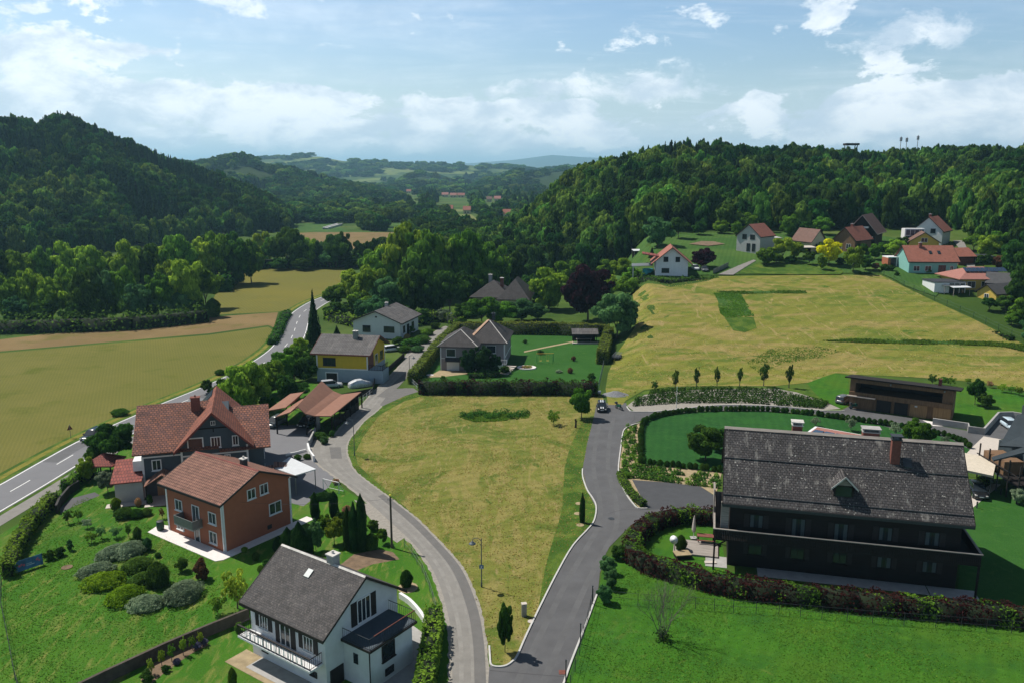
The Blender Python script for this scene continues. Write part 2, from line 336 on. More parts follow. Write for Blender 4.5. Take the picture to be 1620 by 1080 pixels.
GM('meadow', (.140,.150,.030), [((.205,.180,.055),.16,.44,.60,1.8,(.7,1.8,.6)),((.080,.115,.018),.075,.50,.62,2.0),((.23,.185,.075),.32,.55,.70,2.2,(1.1,2.2,.6)),((.060,.105,.015),.30,.60,.72,1.6,(.6,2.0,.7)),((.24,.205,.08),1.1,.56,.70,2.4,(.9,.5,1.8)),((.085,.105,.022),1.6,.56,.70,1.4,(1.2,.5,1.6))], bump=.9, wave=(1.2,.16,.07,5))
GM('hay_meadow', (.160,.165,.030), [((.235,.190,.062),.07,.46,.60,1.6,(.35,.6,1.9)),((.100,.135,.020),.045,.50,.62,1.8,(.2,.7,1.7)),((.29,.225,.095),.16,.56,.70,2.0,(.5,2.2,.6)),((.060,.115,.015),.10,.60,.70,1.6,(1.0,.7,2.)),((.24,.195,.075),.6,.56,.70,2.2,(.4,.5,1.9)),((.085,.125,.020),.9,.55,.68,1.4,(1.0,.5,1.8))], bump=.9, wave=(.9,.10,.07,5))
GM('crop', (.118,.118,.026), [((.138,.130,.032),.03,.4,.65),((.085,.100,.014),.12,.52,.75)], bump=.3, wave=(-.42,.55,.06,.6))
GM('crop_far', (.125,.120,.028), [((.15,.135,.026),.02,.4,.65),((.13,.135,.022),.05,.52,.75)], bump=.2, wave=(-.5,.3,.05,.6))
GM('brown_crop', (.165,.115,.052), [((.20,.14,.065),.05,.4,.65),((.13,.11,.035),.1,.5,.7)], bump=.3, wave=(.15,.5,.10,.6))
GM('verge', (.042,.088,.012), [((.085,.135,.02),.3,.42,.62,.6),((.17,.15,.04),.22,.58,.76,.6),((.03,.08,.01),.8,.55,.75)], bump=.8)
GM('yellow_verge', (.17,.16,.03), [((.09,.12,.02),.5,.45,.65),((.24,.20,.04),1.2,.5,.7)], bump=.8)
GM('ground', (.035,.070,.012), [((.065,.11,.018),.02,.4,.6),((.09,.12,.03),.008,.5,.65),((.03,.07,.012),.2,.5,.75)], bump=.5)
GM('green_field', (.038,.092,.018), [((.06,.115,.024),.06,.4,.65),((.11,.15,.04),.15,.55,.75)], bump=.4, wave=(.3,.25,.08,.5))
GM('forest_floor', (.018,.036,.009), [((.03,.05,.012),.05,.4,.7)], bump=.4)
GM('far_field', (.12,.15,.045), [((.17,.17,.06),.01,.4,.65)], bump=.2)
M['asphalt'] = mat('asphalt', (.088,.088,.092), .9, .16, .35, .15, bscale=30, world=True)
M['asphalt_dark'] = mat('asphalt_dark', (.060,.062,.068), .9, .12, .9, .15, bscale=30, world=True)
M['asphalt_main'] = mat('asphalt_main', (.15,.15,.16), .85, .07, .35, .1, bscale=30, world=True)
M['lane'] = mat('lane_gravel', (.20,.19,.175), .95, .13, .7, .3, bscale=20, world=True)
M['lane_patch'] = mat('lane_patch', (.13,.125,.12), .95, .1, .9, .2, bscale=20, world=True)
M['gravel'] = mat('gravel', (.26,.24,.21), .95, .2, 3, .5, world=True)
M['sand'] = mat('planter_sand', (.30,.235,.14), .95, .25, 1.2, .4, world=True)
M['soil'] = mat('soil', (.16,.11,.07), .95, .3, 1.5, .5, world=True)
M['wall_dark'] = mat('shade_darkened_wall', (.075,.06,.05), .95, .3, 1.5, .3)  # garden wall brown, darkened so the colour carries its shaded side
M['kerb'] = mat('kerb_stone', (.46,.45,.43), .8, .12, 2, .1)
M['paving'] = mat('paving', (.48,.43,.38), .85, .10, 2.5, .1)
M['paving_white'] = mat('paving_white', (.66,.62,.60), .85, .06, 2, .05)
M['paint_white'] = mat('road_paint', (.75,.75,.73), .7, .06, 4)
M['concrete'] = mat('concrete', (.33,.32,.31), .85, .15, 1.2, .1)
M['white_wall'] = mat('white_render', (.60,.62,.64), .85, .06, 1.5, .1, bscale=12)
M['white2_wall'] = mat('white_render_far', (.58,.60,.62), .85, .05, 1.5)
M['orange_wall'] = mat('orange_render', (.34,.115,.062), .85, .07, 1.5, .1, bscale=12)
M['slate_wall'] = mat('slate_blue_render', (.062,.080,.098), .85, .08, 1.5, .08, bscale=12)
M['yellow_wall'] = mat('yellow_render', (.62,.42,.035), .85, .06, 1.5)
M['blue_base'] = mat('pale_blue_render', (.30,.37,.42), .85, .06, 1.5)
M['mauve_wall'] = mat('mauve_grey_render', (.26,.23,.245), .85, .06, 1.5)
M['teal_wall'] = mat('teal_render', (.20,.42,.38), .85, .05, 1.5)
M['cream_wall'] = mat('cream_render', (.56,.50,.33), .85, .05, 1.5)
M['ochre_wall'] = mat('ochre_render', (.55,.38,.08), .85, .05, 1.5)
M['grey_wall'] = mat('grey_plaster', (.38,.38,.37), .85, .08, 1)
M['white_trim'] = mat('white_trim', (.70,.70,.70), .6, .04, 2)
M['dark_trim'] = mat('dark_trim', (.022,.018,.018), .6, .2, 2)
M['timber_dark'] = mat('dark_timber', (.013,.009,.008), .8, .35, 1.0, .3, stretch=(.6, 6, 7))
M['timber_wall'] = mat('brown_timber', (.17,.10,.055), .8, .35, 1.4, .3, stretch=(5, 5, .5))
M['timber_light'] = mat('light_timber', (.33,.20,.095), .8, .25, 1.4, .3, stretch=(6, 6, .4))
M['timber_grey'] = mat('grey_timber', (.27,.24,.215), .85, .3, 1.4, .3, stretch=(.5, 6, 6))
M['glass'] = mat('window_glass', (.020,.026,.032), .08, .3, .9, spec=.6)
M['curtain'] = mat('curtain', (.06,.078,.082), .9, .3, 6, stretch=(6, 6, .3))
M['tile_red'] = tile_mat('red_orange_tiles', (.27,.108,.066), (.150,.070,.060), (.05,.028,.025), row=.36, colw=.42, slope=.5, msize=.05, bump=1)
M['tile_brown'] = tile_mat('brown_tiles', (.27,.135,.095), (.21,.105,.075), (.07,.03,.025), row=.36, colw=.30, slope=.42, msize=.045, bump=1)
M['tile_cross'] = tile_mat('brown_gable_tiles', (.30,.10,.055), (.20,.07,.045), (.06,.03,.03), row=.36, colw=.30, slope=.68, axis='y', msize=.045)
M['tile_cross_dark'] = M['tile_cross']
M['tile_annex'] = tile_mat('annex_tiles', (.27,.075,.055), (.21,.06,.05), (.08,.03,.03), row=.4, colw=.35, slope=.4, msize=.04)
M['tile_far'] = mat('far_red_tiles', (.25,.095,.065), .8, .18, 1.2)
M['tile_far_brown'] = mat('far_brown_tiles', (.135,.075,.058), .8, .2, 1.2)
M['tile_far_grey'] = mat('far_grey_tiles', (.065,.065,.068), .8, .2, 1.2)
M['tile_far_pink'] = mat('far_pink_tiles', (.29,.13,.105), .8, .12, 1.2)
M['shingle_grey'] = tile_mat('grey_shingles', (.088,.080,.078), (.060,.056,.056), (.035,.032,.032), row=.2, colw=.3, slope=.55, msize=.02, bump=.5,
    spots=[((.22,.20,.18), 3.2, .56, .72, (3.0, 1.0, 1.6)), ((.30,.29,.27), .45, .66, .80, (1, 1, 1.4))])
M['shingle_old'] = tile_mat('old_lichened_shingles', (.070,.064,.064), (.048,.045,.046), (.012,.011,.012), row=.28, colw=.36, slope=.68, msize=.03, bump=.9,
    spots=[((.20,.19,.175), .9, .56, .72, (1.6, .6, .4)), ((.45,.44,.40), 4.2, .62, .66, (1, 1, 1)), ((.34,.32,.12), 5.5, .70, .715, (1, 1, 1)), ((.33,.36,.34), 1.2, .66, .70, (5.5, .6, .22))])
M['fibre_cement'] = tile_mat('corrugated_fibre_cement', (.125,.118,.115), (.105,.098,.098), (.055,.05,.05), row=1.6, colw=.33, slope=.42, msize=.05, bump=.8, off=0, spots=[((.19,.175,.165), .6, .55, .72, (3, .4, .4))])
M['fibre_dark'] = tile_mat('dark_roof_tiles', (.060,.054,.054), (.045,.042,.043), (.025,.022,.022), row=.35, colw=.35, slope=.5, msize=.03, bump=.5, spots=[((.16,.14,.11), 1.2, .64, .78, (2, 1, 1))])
M['ridge_copper'] = mat('ridge_copper', (.42,.26,.17), .7, .2, 2)
M['ridge_white'] = mat('ridge_caps', (.50,.48,.45), .8, .25, 2)
M['brick_red'] = mat('red_brick', (.17,.060,.045), .85, .25, 4, .2)
M['copper_roof'] = mat('carport_shingles', (.25,.125,.085), .85, .10, 1.4, .3)
M['sheet_white'] = mat('white_sheet_roof', (.58,.60,.62), .5, .05, 2, stretch=(1, 1, 1))
M['metal_dark'] = mat('dark_metal', (.035,.04,.045), .5, .2, 3)
M['metal_grey'] = mat('grey_metal', (.22,.235,.24), .45, .1, 3, metal=.6)
M['metal_white'] = mat('white_metal', (.66,.67,.68), .4, .05, 3)
M['lamp_post'] = mat('lamp_post_paint', (.075,.095,.11), .45, .1, 3)
M['solar'] = mat('solar_cells', (.03,.05,.085), .12, .2, 4, spec=.8)
M['slate_roof'] = mat('dark_blue_roof', (.040,.052,.060), .75, .12, 1.2)
M['stone_roof'] = mat('gravelled_roof', (.52,.46,.37), .9, .12, 3, .2)
M['bark'] = mat('bark', (.10,.08,.062), .95, .3, 4, .5, stretch=(3, 3, .6))
M['bark_pale'] = mat('bark_pale', (.15,.13,.11), .95, .2, 4, .4)
for n, c1, c2, *k in [
    ('broad', (0.049, 0.122, 0.016), (0.125, 0.254, 0.026)), ('dark', (0.021, 0.062, 0.012), (0.052, 0.121, 0.018)), ('light', (0.107, 0.198, 0.018), (0.234, 0.340, 0.036)),
    ('cool', (0.032, 0.097, 0.035), (0.079, 0.185, 0.062)), ('purple', (.015, .007, .011), (.030, .011, .017)), ('golden', (0.540, 0.504, 0.012), (0.800, 0.756, 0.024)),
    ('conifer', (0.010, 0.034, 0.013), (0.023, 0.058, 0.018)), ('thuja', (0.013, 0.044, 0.012), (0.029, 0.078, 0.016)), ('grey', (.12, .17, .10), (.20, .26, .16)),
    ('hedge', (0.056, 0.133, 0.017), (0.140, 0.238, 0.028)), ('hedge_dark', (0.027, 0.075, 0.015), (0.060, 0.135, 0.022)), ('hedge_red', (.034, .012, .012), (.058, .022, .018)), ('hedge_olive', (0.084, 0.119, 0.021), (0.154, 0.196, 0.035)),
    ('lime', (.085, .165, .010), (.125, .215, .014)), ('forest', (0.014, 0.046, 0.009), (0.042, 0.104, 0.019)), ('forest_light', (0.044, 0.112, 0.019), (0.109, 0.203, 0.033)), ('forest_conifer', (0.008, 0.028, 0.011), (0.020, 0.050, 0.017)),
    ('fresh', (.045, .125, .014), (.08, .19, .02)), ('straw', (.22, .21, .05), (.32, .27, .085)), ('turf', (.050, .135, .016), (.075, .155, .022)), ('turf_light', (.075, .17, .02), (.11, .20, .03)),
    ('flower', (0.300, 0.100, 0.120), (0.350, 0.300, 0.100)), ('lavender', (0.100, 0.090, 0.160), (0.160, 0.150, 0.220)), ('brownleaf', (0.100, 0.060, 0.030), (0.180, 0.100, 0.050))]:
    M['l_'+n] = leaf_mat('leaves_'+n, c1, c2, .42 if 'forest' in n else .24)
M['core'] = mat('shade_dark_core', (.010,.018,.006), .95, .3, 2)  # solid filler inside foliage; near-black colour stands for the shade between leaves
# ------------------------------------------------------------------ foliage
import numpy as np
rng = np.random.default_rng(11)
def leaf_mesh(name, C, Nn, size, jitter=.75, core=None, elong=1.0, flat=1.0):
    """one small four-cornered leaf clump at every point C, facing roughly along Nn"""
    n = len(C); Nv = Nn+rng.normal(0, jitter, (n, 3)); Nv /= np.linalg.norm(Nv, axis=1)[:, None]+1e-9
    a = np.cross(Nv, rng.normal(0, 1, (n, 3))); a /= np.linalg.norm(a, axis=1)[:, None]+1e-9; b = np.cross(Nv, a)
    s = (size*rng.uniform(.6, 1.35, n))[:, None]; a = a*s*elong; b = b*s*.62; a[:, 2] *= flat; b[:, 2] *= flat
    V = np.empty((n, 4, 3)); V[:, 0] = C-a; V[:, 1] = C-b+a*.1; V[:, 2] = C+a; V[:, 3] = C+b-a*.1
    V[:, 1] += Nv*s*.18; V[:, 3] += Nv*s*.18
    V = V.reshape(-1, 3); F_ = np.arange(4*n).reshape(-1, 4)
    if core:
        cv, cf = core; off = len(V); V = np.vstack([V, np.array(cv)])
    me = bpy.data.meshes.new(name); nv = len(V); nf = n+(len(core[1]) if core else 0)
    me.vertices.add(nv); me.vertices.foreach_set('co', V.astype(np.float32).ravel())
    tot = 4*n+(sum(len(f) for f in core[1]) if core else 0)
    me.loops.add(tot); li = F_.ravel().tolist(); ls = list(range(0, 4*n, 4)); lt = [4]*n
    if core:
        p = 4*n
        for f in core[1]: ls.append(p); lt.append(len(f)); li += [off+k for k in f]; p += len(f)
    me.loops.foreach_set('vertex_index', li); me.polygons.add(nf); me.polygons.foreach_set('loop_start', ls)
    me.update(calc_edges=True)
    if core: mi = [0]*n+[1]*len(core[1]); me.polygons.foreach_set('material_index', mi)
    return me
def sph(n):
    v = rng.normal(0, 1, (n, 3)); return v/np.linalg.norm(v, axis=1)[:, None]
def ico(center, rad, sub=1):
    bm = bmesh.new(); bmesh.ops.create_icosphere(bm, subdivisions=sub, radius=1); out = ([(center[0]+v.co.x*rad[0], center[1]+v.co.y*rad[1], center[2]+v.co.z*rad[2]) for v in bm.verts], [tuple(v.index for v in f.verts) for f in bm.faces]); bm.free(); return out
def crown_mesh(name, nleaf, size, ncl=26, seed=0, shape='round', base=.22, clr=(.24, .38), core=True):
    """crown of unit height (z from base to 1) and unit radius: clumps with gaps between them"""
    global rng; rng = np.random.default_rng(100+seed)
    cl = []; cz = (1+base)/2; hz = (1-base)/2
    for i in range(ncl*6):
        d = sph(1)[0]; r = rng.uniform(.45, .92)
        c = np.array([d[0]*r, d[1]*r, d[2]*r])
        if shape == 'oval': c[:2] *= .9
        if shape == 'dome' and c[2] < -.35: continue
        rad = rng.uniform(*clr)
        if all(np.linalg.norm(c-q[0]) > .55*(rad+q[1])*.75 for q in cl): cl.append((c, rad))
        if len(cl) >= ncl: break
    cl.append((np.array([0, 0, .1]), .5))
    C = []; Nn = []
    tot = sum(r*r for _, r in cl)
    for c, r in cl:
        k = int(nleaf*r*r/tot*1.25); d = sph(k); d[:, 2] *= .72; bump_ = 1+.16*np.sin(d[:, 0]*7+c[0]*20)*np.sin(d[:, 1]*6+c[1]*20)*np.sin(d[:, 2]*7+2); p = c+d*(r*bump_*rng.uniform(.74, 1.10, k)*np.where(rng.uniform(0, 1, k) < .06, 1.18, 1))[:, None]
        inside = np.zeros(k, bool)
        for c2, r2 in cl:
            if c2 is c: continue
            inside |= np.linalg.norm(p-c2, axis=1) < r2*.72
        C.append(p[~inside]); Nn.append(d[~inside])
    C = np.vstack(C); Nn = np.vstack(Nn)
    C[:, 2] = cz+C[:, 2]*hz*1.02
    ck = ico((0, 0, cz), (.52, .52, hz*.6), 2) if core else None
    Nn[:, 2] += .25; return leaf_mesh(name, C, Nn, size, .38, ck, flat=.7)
def conifer_mesh(name, nleaf, size, seed=0, tiers=13, base=.06, pw=1.0):
    global rng; rng = np.random.default_rng(300+seed)
    t = 1-np.sqrt(rng.uniform(0, 1, nleaf)); z = base+(1-base)*t
    ph = rng.uniform(0, 2*pi, nleaf); tier = (t*tiers) % 1
    arms = 7; arm = .80+.20*np.cos(ph*arms+np.floor(t*tiers)*2.1)
    R = ((1-t)**pw)*(.55+.45*(1-tier))*arm
    r = R*np.sqrt(rng.uniform(.25, 1, nleaf))
    C = np.stack([r*np.cos(ph), r*np.sin(ph), z-.03*r/(R+.05)], 1); Nn = np.stack([np.cos(ph)*.5, np.sin(ph)*.5, np.full(nleaf, .8)], 1)
    return leaf_mesh(name, C, Nn, size, .45, ([(.45*cos(a)*.8, .45*sin(a)*.8, base+.03) for a in (0, 1.05, 2.1, 3.14, 4.2, 5.25)]+[(0, 0, .85)], [(i, (i+1) % 6, 6) for i in range(6)]), 1.3)
def column_mesh(name, nleaf, size, seed=0, prof=((0, .75), (.3, 1), (.7, .8), (1, .05))):
    global rng; rng = np.random.default_rng(500+seed)
    z = rng.uniform(0.0, 1, nleaf); ph = rng.uniform(0, 2*pi, nleaf); pr = np.interp(z, [p[0] for p in prof], [p[1] for p in prof])
    wob = 1+.10*np.sin(ph*3+z*9)+.06*np.sin(ph*5-z*17); r = pr*wob*rng.uniform(.86, 1.02, nleaf)
    C = np.stack([r*np.cos(ph), r*np.sin(ph), z], 1); Nn = np.stack([np.cos(ph), np.sin(ph), np.full(nleaf, .35)], 1)
    cv = []; cf = []
    for j, (zz, rr) in enumerate(prof):
        for k in range(8): cv.append((rr*.8*cos(k*pi/4), rr*.8*sin(k*pi/4), zz*.97+.005))
    for j in range(len(prof)-1):
        for k in range(8): cf.append((j*8+k, j*8+(k+1) % 8, (j+1)*8+(k+1) % 8, (j+1)*8+k))
    return leaf_mesh(name, C, Nn, size, .5, (cv, cf), 1.1)
def trunk_mesh(name, base_h, r=.035, limbs=5, seed=0):
    rd = random.Random(seed); m = MB(); top = base_h+.25
    pts = [(0, 0, -.02), (rd.uniform(-.02, .02), rd.uniform(-.02, .02), base_h*.6), (rd.uniform(-.04, .04), rd.uniform(-.04, .04), base_h+.05), (rd.uniform(-.05, .05), rd.uniform(-.05, .05), top)]
    rr = [r*1.35, r, r*.85, r*.4]
    for a, b, p, q in zip(pts, pts[1:], rr, rr[1:]): m.tube(a, b, p, q, 7)
    for k in range(limbs):
        an = 2*pi*k/limbs+rd.uniform(-.4, .4); z0 = base_h*rd.uniform(.7, 1.1); L = rd.uniform(.35, .6)
        mid = (cos(an)*L*.5, sin(an)*L*.5, z0+.16); end = (cos(an)*L, sin(an)*L, z0+rd.uniform(.28, .42))
        m.tube((pts[2][0]*.5, pts[2][1]*.5, z0), mid, r*.5, r*.33, 5); m.tube(mid, end, r*.33, r*.12, 5)
    me = bpy.data.meshes.new(name); me.from_pydata(m.v, [], m.f); me.update(); return me
PROTO = {}
def proto(key, fn, mats):
    me = fn(); [me.materials.append(m) for m in mats]; PROTO[key] = me; return me
def with_mat(me, leafm):
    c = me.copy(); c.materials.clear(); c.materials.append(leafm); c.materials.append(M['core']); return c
CROWNS = [crown_mesh('broad_crown', 6500, .068, 34, 1, clr=(.14, .34)), crown_mesh('broad_crown', 6500, .068, 30, 2, base=.18, clr=(.15, .38)), crown_mesh('broad_crown', 6500, .066, 40, 3, clr=(.13, .30)),
          crown_mesh('broad_crown', 6500, .068, 34, 4, 'oval', clr=(.14, .34)), crown_mesh('broad_crown', 6500, .064, 44, 5, clr=(.12, .28), base=.12), crown_mesh('broad_crown', 6500, .070, 28, 6, 'dome', base=.28, clr=(.15, .36))]
AIRY = [crown_mesh('airy_crown', 800, .075, 22, 11, 'oval', base=.10, clr=(.12, .26), core=False), crown_mesh('airy_crown', 700, .075, 18, 12, 'oval', base=.12, clr=(.12, .24), core=False)]
CONI = [conifer_mesh('conifer_crown', 5200, .060, 1), conifer_mesh('conifer_crown', 5200, .060, 2, 16)]
COLU = [column_mesh('column_crown', 5200, .045, 1), column_mesh('column_crown', 5200, .045, 2, ((0, .8), (.25, 1), (.6, .95), (.85, .7), (1, .05)))]
ROUND = [column_mesh('clipped_crown', 3600, .055, 3, ((0, .25), (.12, .72), (.35, .98), (.6, 1), (.85, .68), (1, .1)))]
BUSH = [crown_mesh('bush_crown', 3000, .085, 22, 61, base=.0, clr=(.18, .42)), crown_mesh('bush_crown', 3000, .085, 28, 62, base=.0, clr=(.15, .36)), crown_mesh('bush_crown', 2600, .09, 18, 63, 'dome', base=.0, clr=(.2, .45))]
TRUNKS = [trunk_mesh('tree_trunk', .24, .045, 5, s) for s in range(4)]
CACHE = {}
def leafed(kind, tone, i):
    k = (kind, tone, i)
    if k not in CACHE: CACHE[k] = with_mat({'b': CROWNS, 'a': AIRY, 'c': CONI, 'k': COLU, 'r': ROUND, 'u': BUSH}[kind][i], M['l_'+tone])
    return CACHE[k]
barkmesh = {}
def trunkm(i, mt):
    if (i, mt) not in barkmesh: t = TRUNKS[i].copy(); t.materials.append(M[mt]); barkmesh[(i, mt)] = t
    return barkmesh[(i, mt)]
REG = {}      # group -> things waiting for a label that tells them apart by their place in the row
TONEW = {'broad': 'mid green', 'dark': 'dark green', 'light': 'yellowish green', 'cool': 'bluish green', 'purple': 'dark purple', 'golden': 'golden yellow', 'conifer': 'blackish green', 'thuja': 'deep green', 'grey': 'silvery green', 'lime': 'yellow green', 'fresh': 'fresh green', 'hedge': 'yellow green', 'hedge_dark': 'dark green', 'flower': 'flowering', 'hedge_olive': 'olive green', 'brownleaf': 'brownish', 'hedge_red': 'dark red', 'lavender': 'lavender'}
def tree(px, py, top, rad, kind='b', tone='broad', name=None, label=None, group=None, where=None, z=None, trunk=True, noun=None, cat='tree', squash=1.0, pos=None):
    """tree standing where the terrain is seen at (px, py), its height and spread taken at that distance"""
    p = at(px, py, z) if pos is None else Vector(pos)
    dep = p.y*CB-(p.z-CH)*SB; h = max(.4, (py-top)*dep/F/CB); r = rad*dep/F
    kk = kind
    if kind == 'r' and group and random.random() < .65: kk = 'u'; r *= 1.1
    i = random.randrange(len({'b': CROWNS, 'a': AIRY, 'c': CONI, 'k': COLU, 'r': ROUND, 'u': BUSH}[kk]))
    nm = name or {'b': 'broadleaf_tree', 'a': 'young_tree', 'c': 'spruce_tree', 'k': 'columnar_tree', 'r': 'round_shrub'}[kind]
    e = empty(nm, p, random.uniform(0, 6.28)); low = bool(group) and group.startswith('trees')
    c = bpy.data.objects.new('crown', leafed(kk, tone, i)); COL.objects.link(c); c.parent = e; c.scale = (r, r*squash*random.uniform(.85, 1.1), h)
    if kind == 'b' and (not trunk or low): c.location.z = -.12*h; c.scale.z = h*1.12
    if trunk and kind != 'r':
        t = bpy.data.objects.new('trunk', trunkm(random.randrange(4), 'bark')); COL.objects.link(t); t.parent = e
        if kind in 'ck': t.scale = (r*.5, r*.5, h)
        else: t.scale = (r*.8 if kind == 'b' else h*.35, r*.8 if kind == 'b' else h*.35, h)
    e['category'] = cat
    if group: e['group'] = group
    if label: e['label'] = label
    else:
        noun = noun or {'b': 'broadleaf tree', 'a': 'slender tree', 'c': 'pointed spruce', 'k': 'columnar evergreen', 'r': 'rounded shrub'}[kind]
        REG.setdefault((TONEW[tone], noun, where), []).append((810+F*p.x/p.y, e))
    return e
ORD = ['first', 'second', 'third', 'fourth', 'fifth', 'sixth', 'seventh', 'eighth', 'ninth', 'tenth', 'eleventh', 'twelfth', 'thirteenth', 'fourteenth', 'fifteenth', 'sixteenth', 'seventeenth', 'eighteenth', 'nineteenth', 'twentieth', '21st', '22nd', '23rd', '24th', '25th', '26th', '27th', '28th', '29th', '30th', '31st', '32nd', '33rd', '34th', '35th', '36th', '37th', '38th', '39th', '40th']
def finish_labels():
    for (tone, noun, where), lst in REG.items():
        lst.sort(key=lambda a: a[0])
        for i, (_, o) in enumerate(lst):
            o['label'] = f'{tone} {noun} {where}' if len(lst) == 1 else f'{tone} {noun} {where}, {ORD[i]} from the left'
def hedge(name, pts, wd, ht, tone, label, leaf=.16, dens=26, cat='hedge', z=None, wob=.12, group=None, tone2=None, closed=False):
    """clipped hedge along ground points: leafy skin over a solid core coloured dark as inner shade"""
    global rng; rng = np.random.default_rng(len(pts)*7+int(abs(pts[0][0])*3))
    P = [Vector((p[0], p[1], 0)) for p in pts]; C = []; Nn = []; cv = []; cf = []
    if closed: P.append(P[0].copy())
    for a, b in zip(P, P[1:]):
        d = b-a; L = d.length
        if L < 1e-3: continue
        u = d/L; v = Vector((-u.y, u.x, 0)); n = int(L*(2*ht+wd)*dens/ (leaf/.16)**2)
        s = rng.uniform(-.15, L+.15, n); q = rng.uniform(0, 2*ht+wd, n)
        side = np.where(q < ht, -1, np.where(q > ht+wd, 1, 0)); zz = np.where(side == -1, q, np.where(side == 1, 2*ht+wd-q, ht)); off = np.where(side == 0, q-ht-wd/2, side*wd/2)
        round_ = 1-.25*np.clip((zz-ht*.75)/(ht*.25), 0, 1)*(side != 0); off = off*round_
        x = a.x+u.x*s+v.x*off; y = a.y+u.y*s+v.y*off
        w1 = np.sin(x*1.7+y*.9)*np.sin(y*1.3-x*.6)+.5*np.sin(x*4.1+y*3.3); hh = 1+wob*w1*.5
        jit = rng.normal(0, wob*.5, n)
        C.append(np.stack([x+v.x*side*jit, y+v.y*side*jit, zz*hh+rng.normal(0, .03, n)], 1)); Nn.append(np.stack([v.x*side, v.y*side, (side == 0)*1.0+.2], 1))
        i = len(cv); k = .40
        for e, zt in ((a, 0), (b, 0)):
            cv += [(e.x-v.x*wd*k, e.y-v.y*wd*k, 0), (e.x+v.x*wd*k, e.y+v.y*wd*k, 0), (e.x+v.x*wd*k, e.y+v.y*wd*k, ht*.88), (e.x-v.x*wd*k, e.y-v.y*wd*k, ht*.88)]
        cf += [(i, i+1, i+2, i+3), (i+7, i+6, i+5, i+4), (i, i+3, i+7, i+4), (i+1, i+5, i+6, i+2), (i+3, i+2, i+6, i+7)]
    for p, q in ((P[0], P[1]), (P[-1], P[-2])):
        n = int(wd*ht*dens*1.2); u = (p-q).normalized(); v = Vector((-u.y, u.x, 0)); o = rng.uniform(-wd/2, wd/2, n); zz = rng.uniform(0, ht, n)
        C.append(np.stack([p.x+v.x*o+u.x*.1, p.y+v.y*o+u.y*.1, zz], 1)); Nn.append(np.stack([np.full(n, u.x), np.full(n, u.y), np.zeros(n)], 1))
    C = np.vstack(C); Nn = np.vstack(Nn)
    me = leaf_mesh(name, C, Nn, leaf, .6, (cv, cf)); me.materials.append(M['l_'+tone]); me.materials.append(M['core'])
    if tone2:
        me.materials.append(M['l_'+tone2]); n = len(C)
        k = np.sin(C[:, 0]*.9+2)*np.sin(C[:, 0]*.37+C[:, 1]*.5)+.6*np.sin(C[:, 0]*2.3+C[:, 1]*1.7)+rng.normal(0, .25, n); mi = np.where(k > .40, 2, 0).tolist()+[1]*len(cf)
        me.polygons.foreach_set('material_index', mi)
    o = bpy.data.objects.new(name, me); COL.objects.link(o)
    if z is not None: o.location.z = z
    elif P[0].y > 140: o.location.z = min(G(p.x, p.y) for p in P)
    return tag(o, label, cat, group)
# ------------------------------------------------------------------ ground
def ground_sheet():
    m = MB()
    ts = []; a = -1.5
    while a <= 1.5: ts.append(a); a += .012 if abs(a) < .75 else .06
    Ys = [-60, 0, 40, 80, 120, 140]; y = 140
    while y < 16500: y += 5 if y < 330 else (11 if y < 800 else (40 if y < 4000 else 300)); Ys.append(y)
    nt = len(ts)
    for y in Ys:
        for t in ts:
            X = t*max(y, 220) if y <= 140 else t*y
            if 140 < y < 220: X = t*220
            m.v.append((X, y, G(X, y) if y > 140 else 0))
    for j in range(len(Ys)-1):
        for i in range(nt-1): m.f.append((j*nt+i, j*nt+i+1, (j+1)*nt+i+1, (j+1)*nt+i))
    m.mi = [0]*len(m.f)
    Rr = []
    for k, f in enumerate(m.f):
        c = [sum(m.v[i][q] for i in f)/4 for q in range(3)]
        X, Y = c[0], c[1]; px = 810+F*X/max(Y, 1); mi = 0
        if Y > 200:
            b = right_base(px, X, Y); g = c[2]
            if g > b+1.0: mi = 1
            if Y > 2200 and Y < 4200: mi = 2
            if Y > 5000: mi = 3
        m.mi[k] = mi
    o = m.build('ground', [M['ground'], M['forest_floor'], M['far_hill'], M['mountain']], smooth=True); tag(o, kind='structure'); return o
M['far_hill'] = grass_mat('far_hill_cover', (.045,.080,.022), [((.13,.17,.05),.0042,.51,.54,.8),((.25,.20,.09),.006,.62,.64,.6),((.022,.045,.014),.02,.5,.7)], bump=.2)
M['mountain'] = mat('mountain_rock', (.05,.07,.05), .95, .2, .001)
ground_sheet()
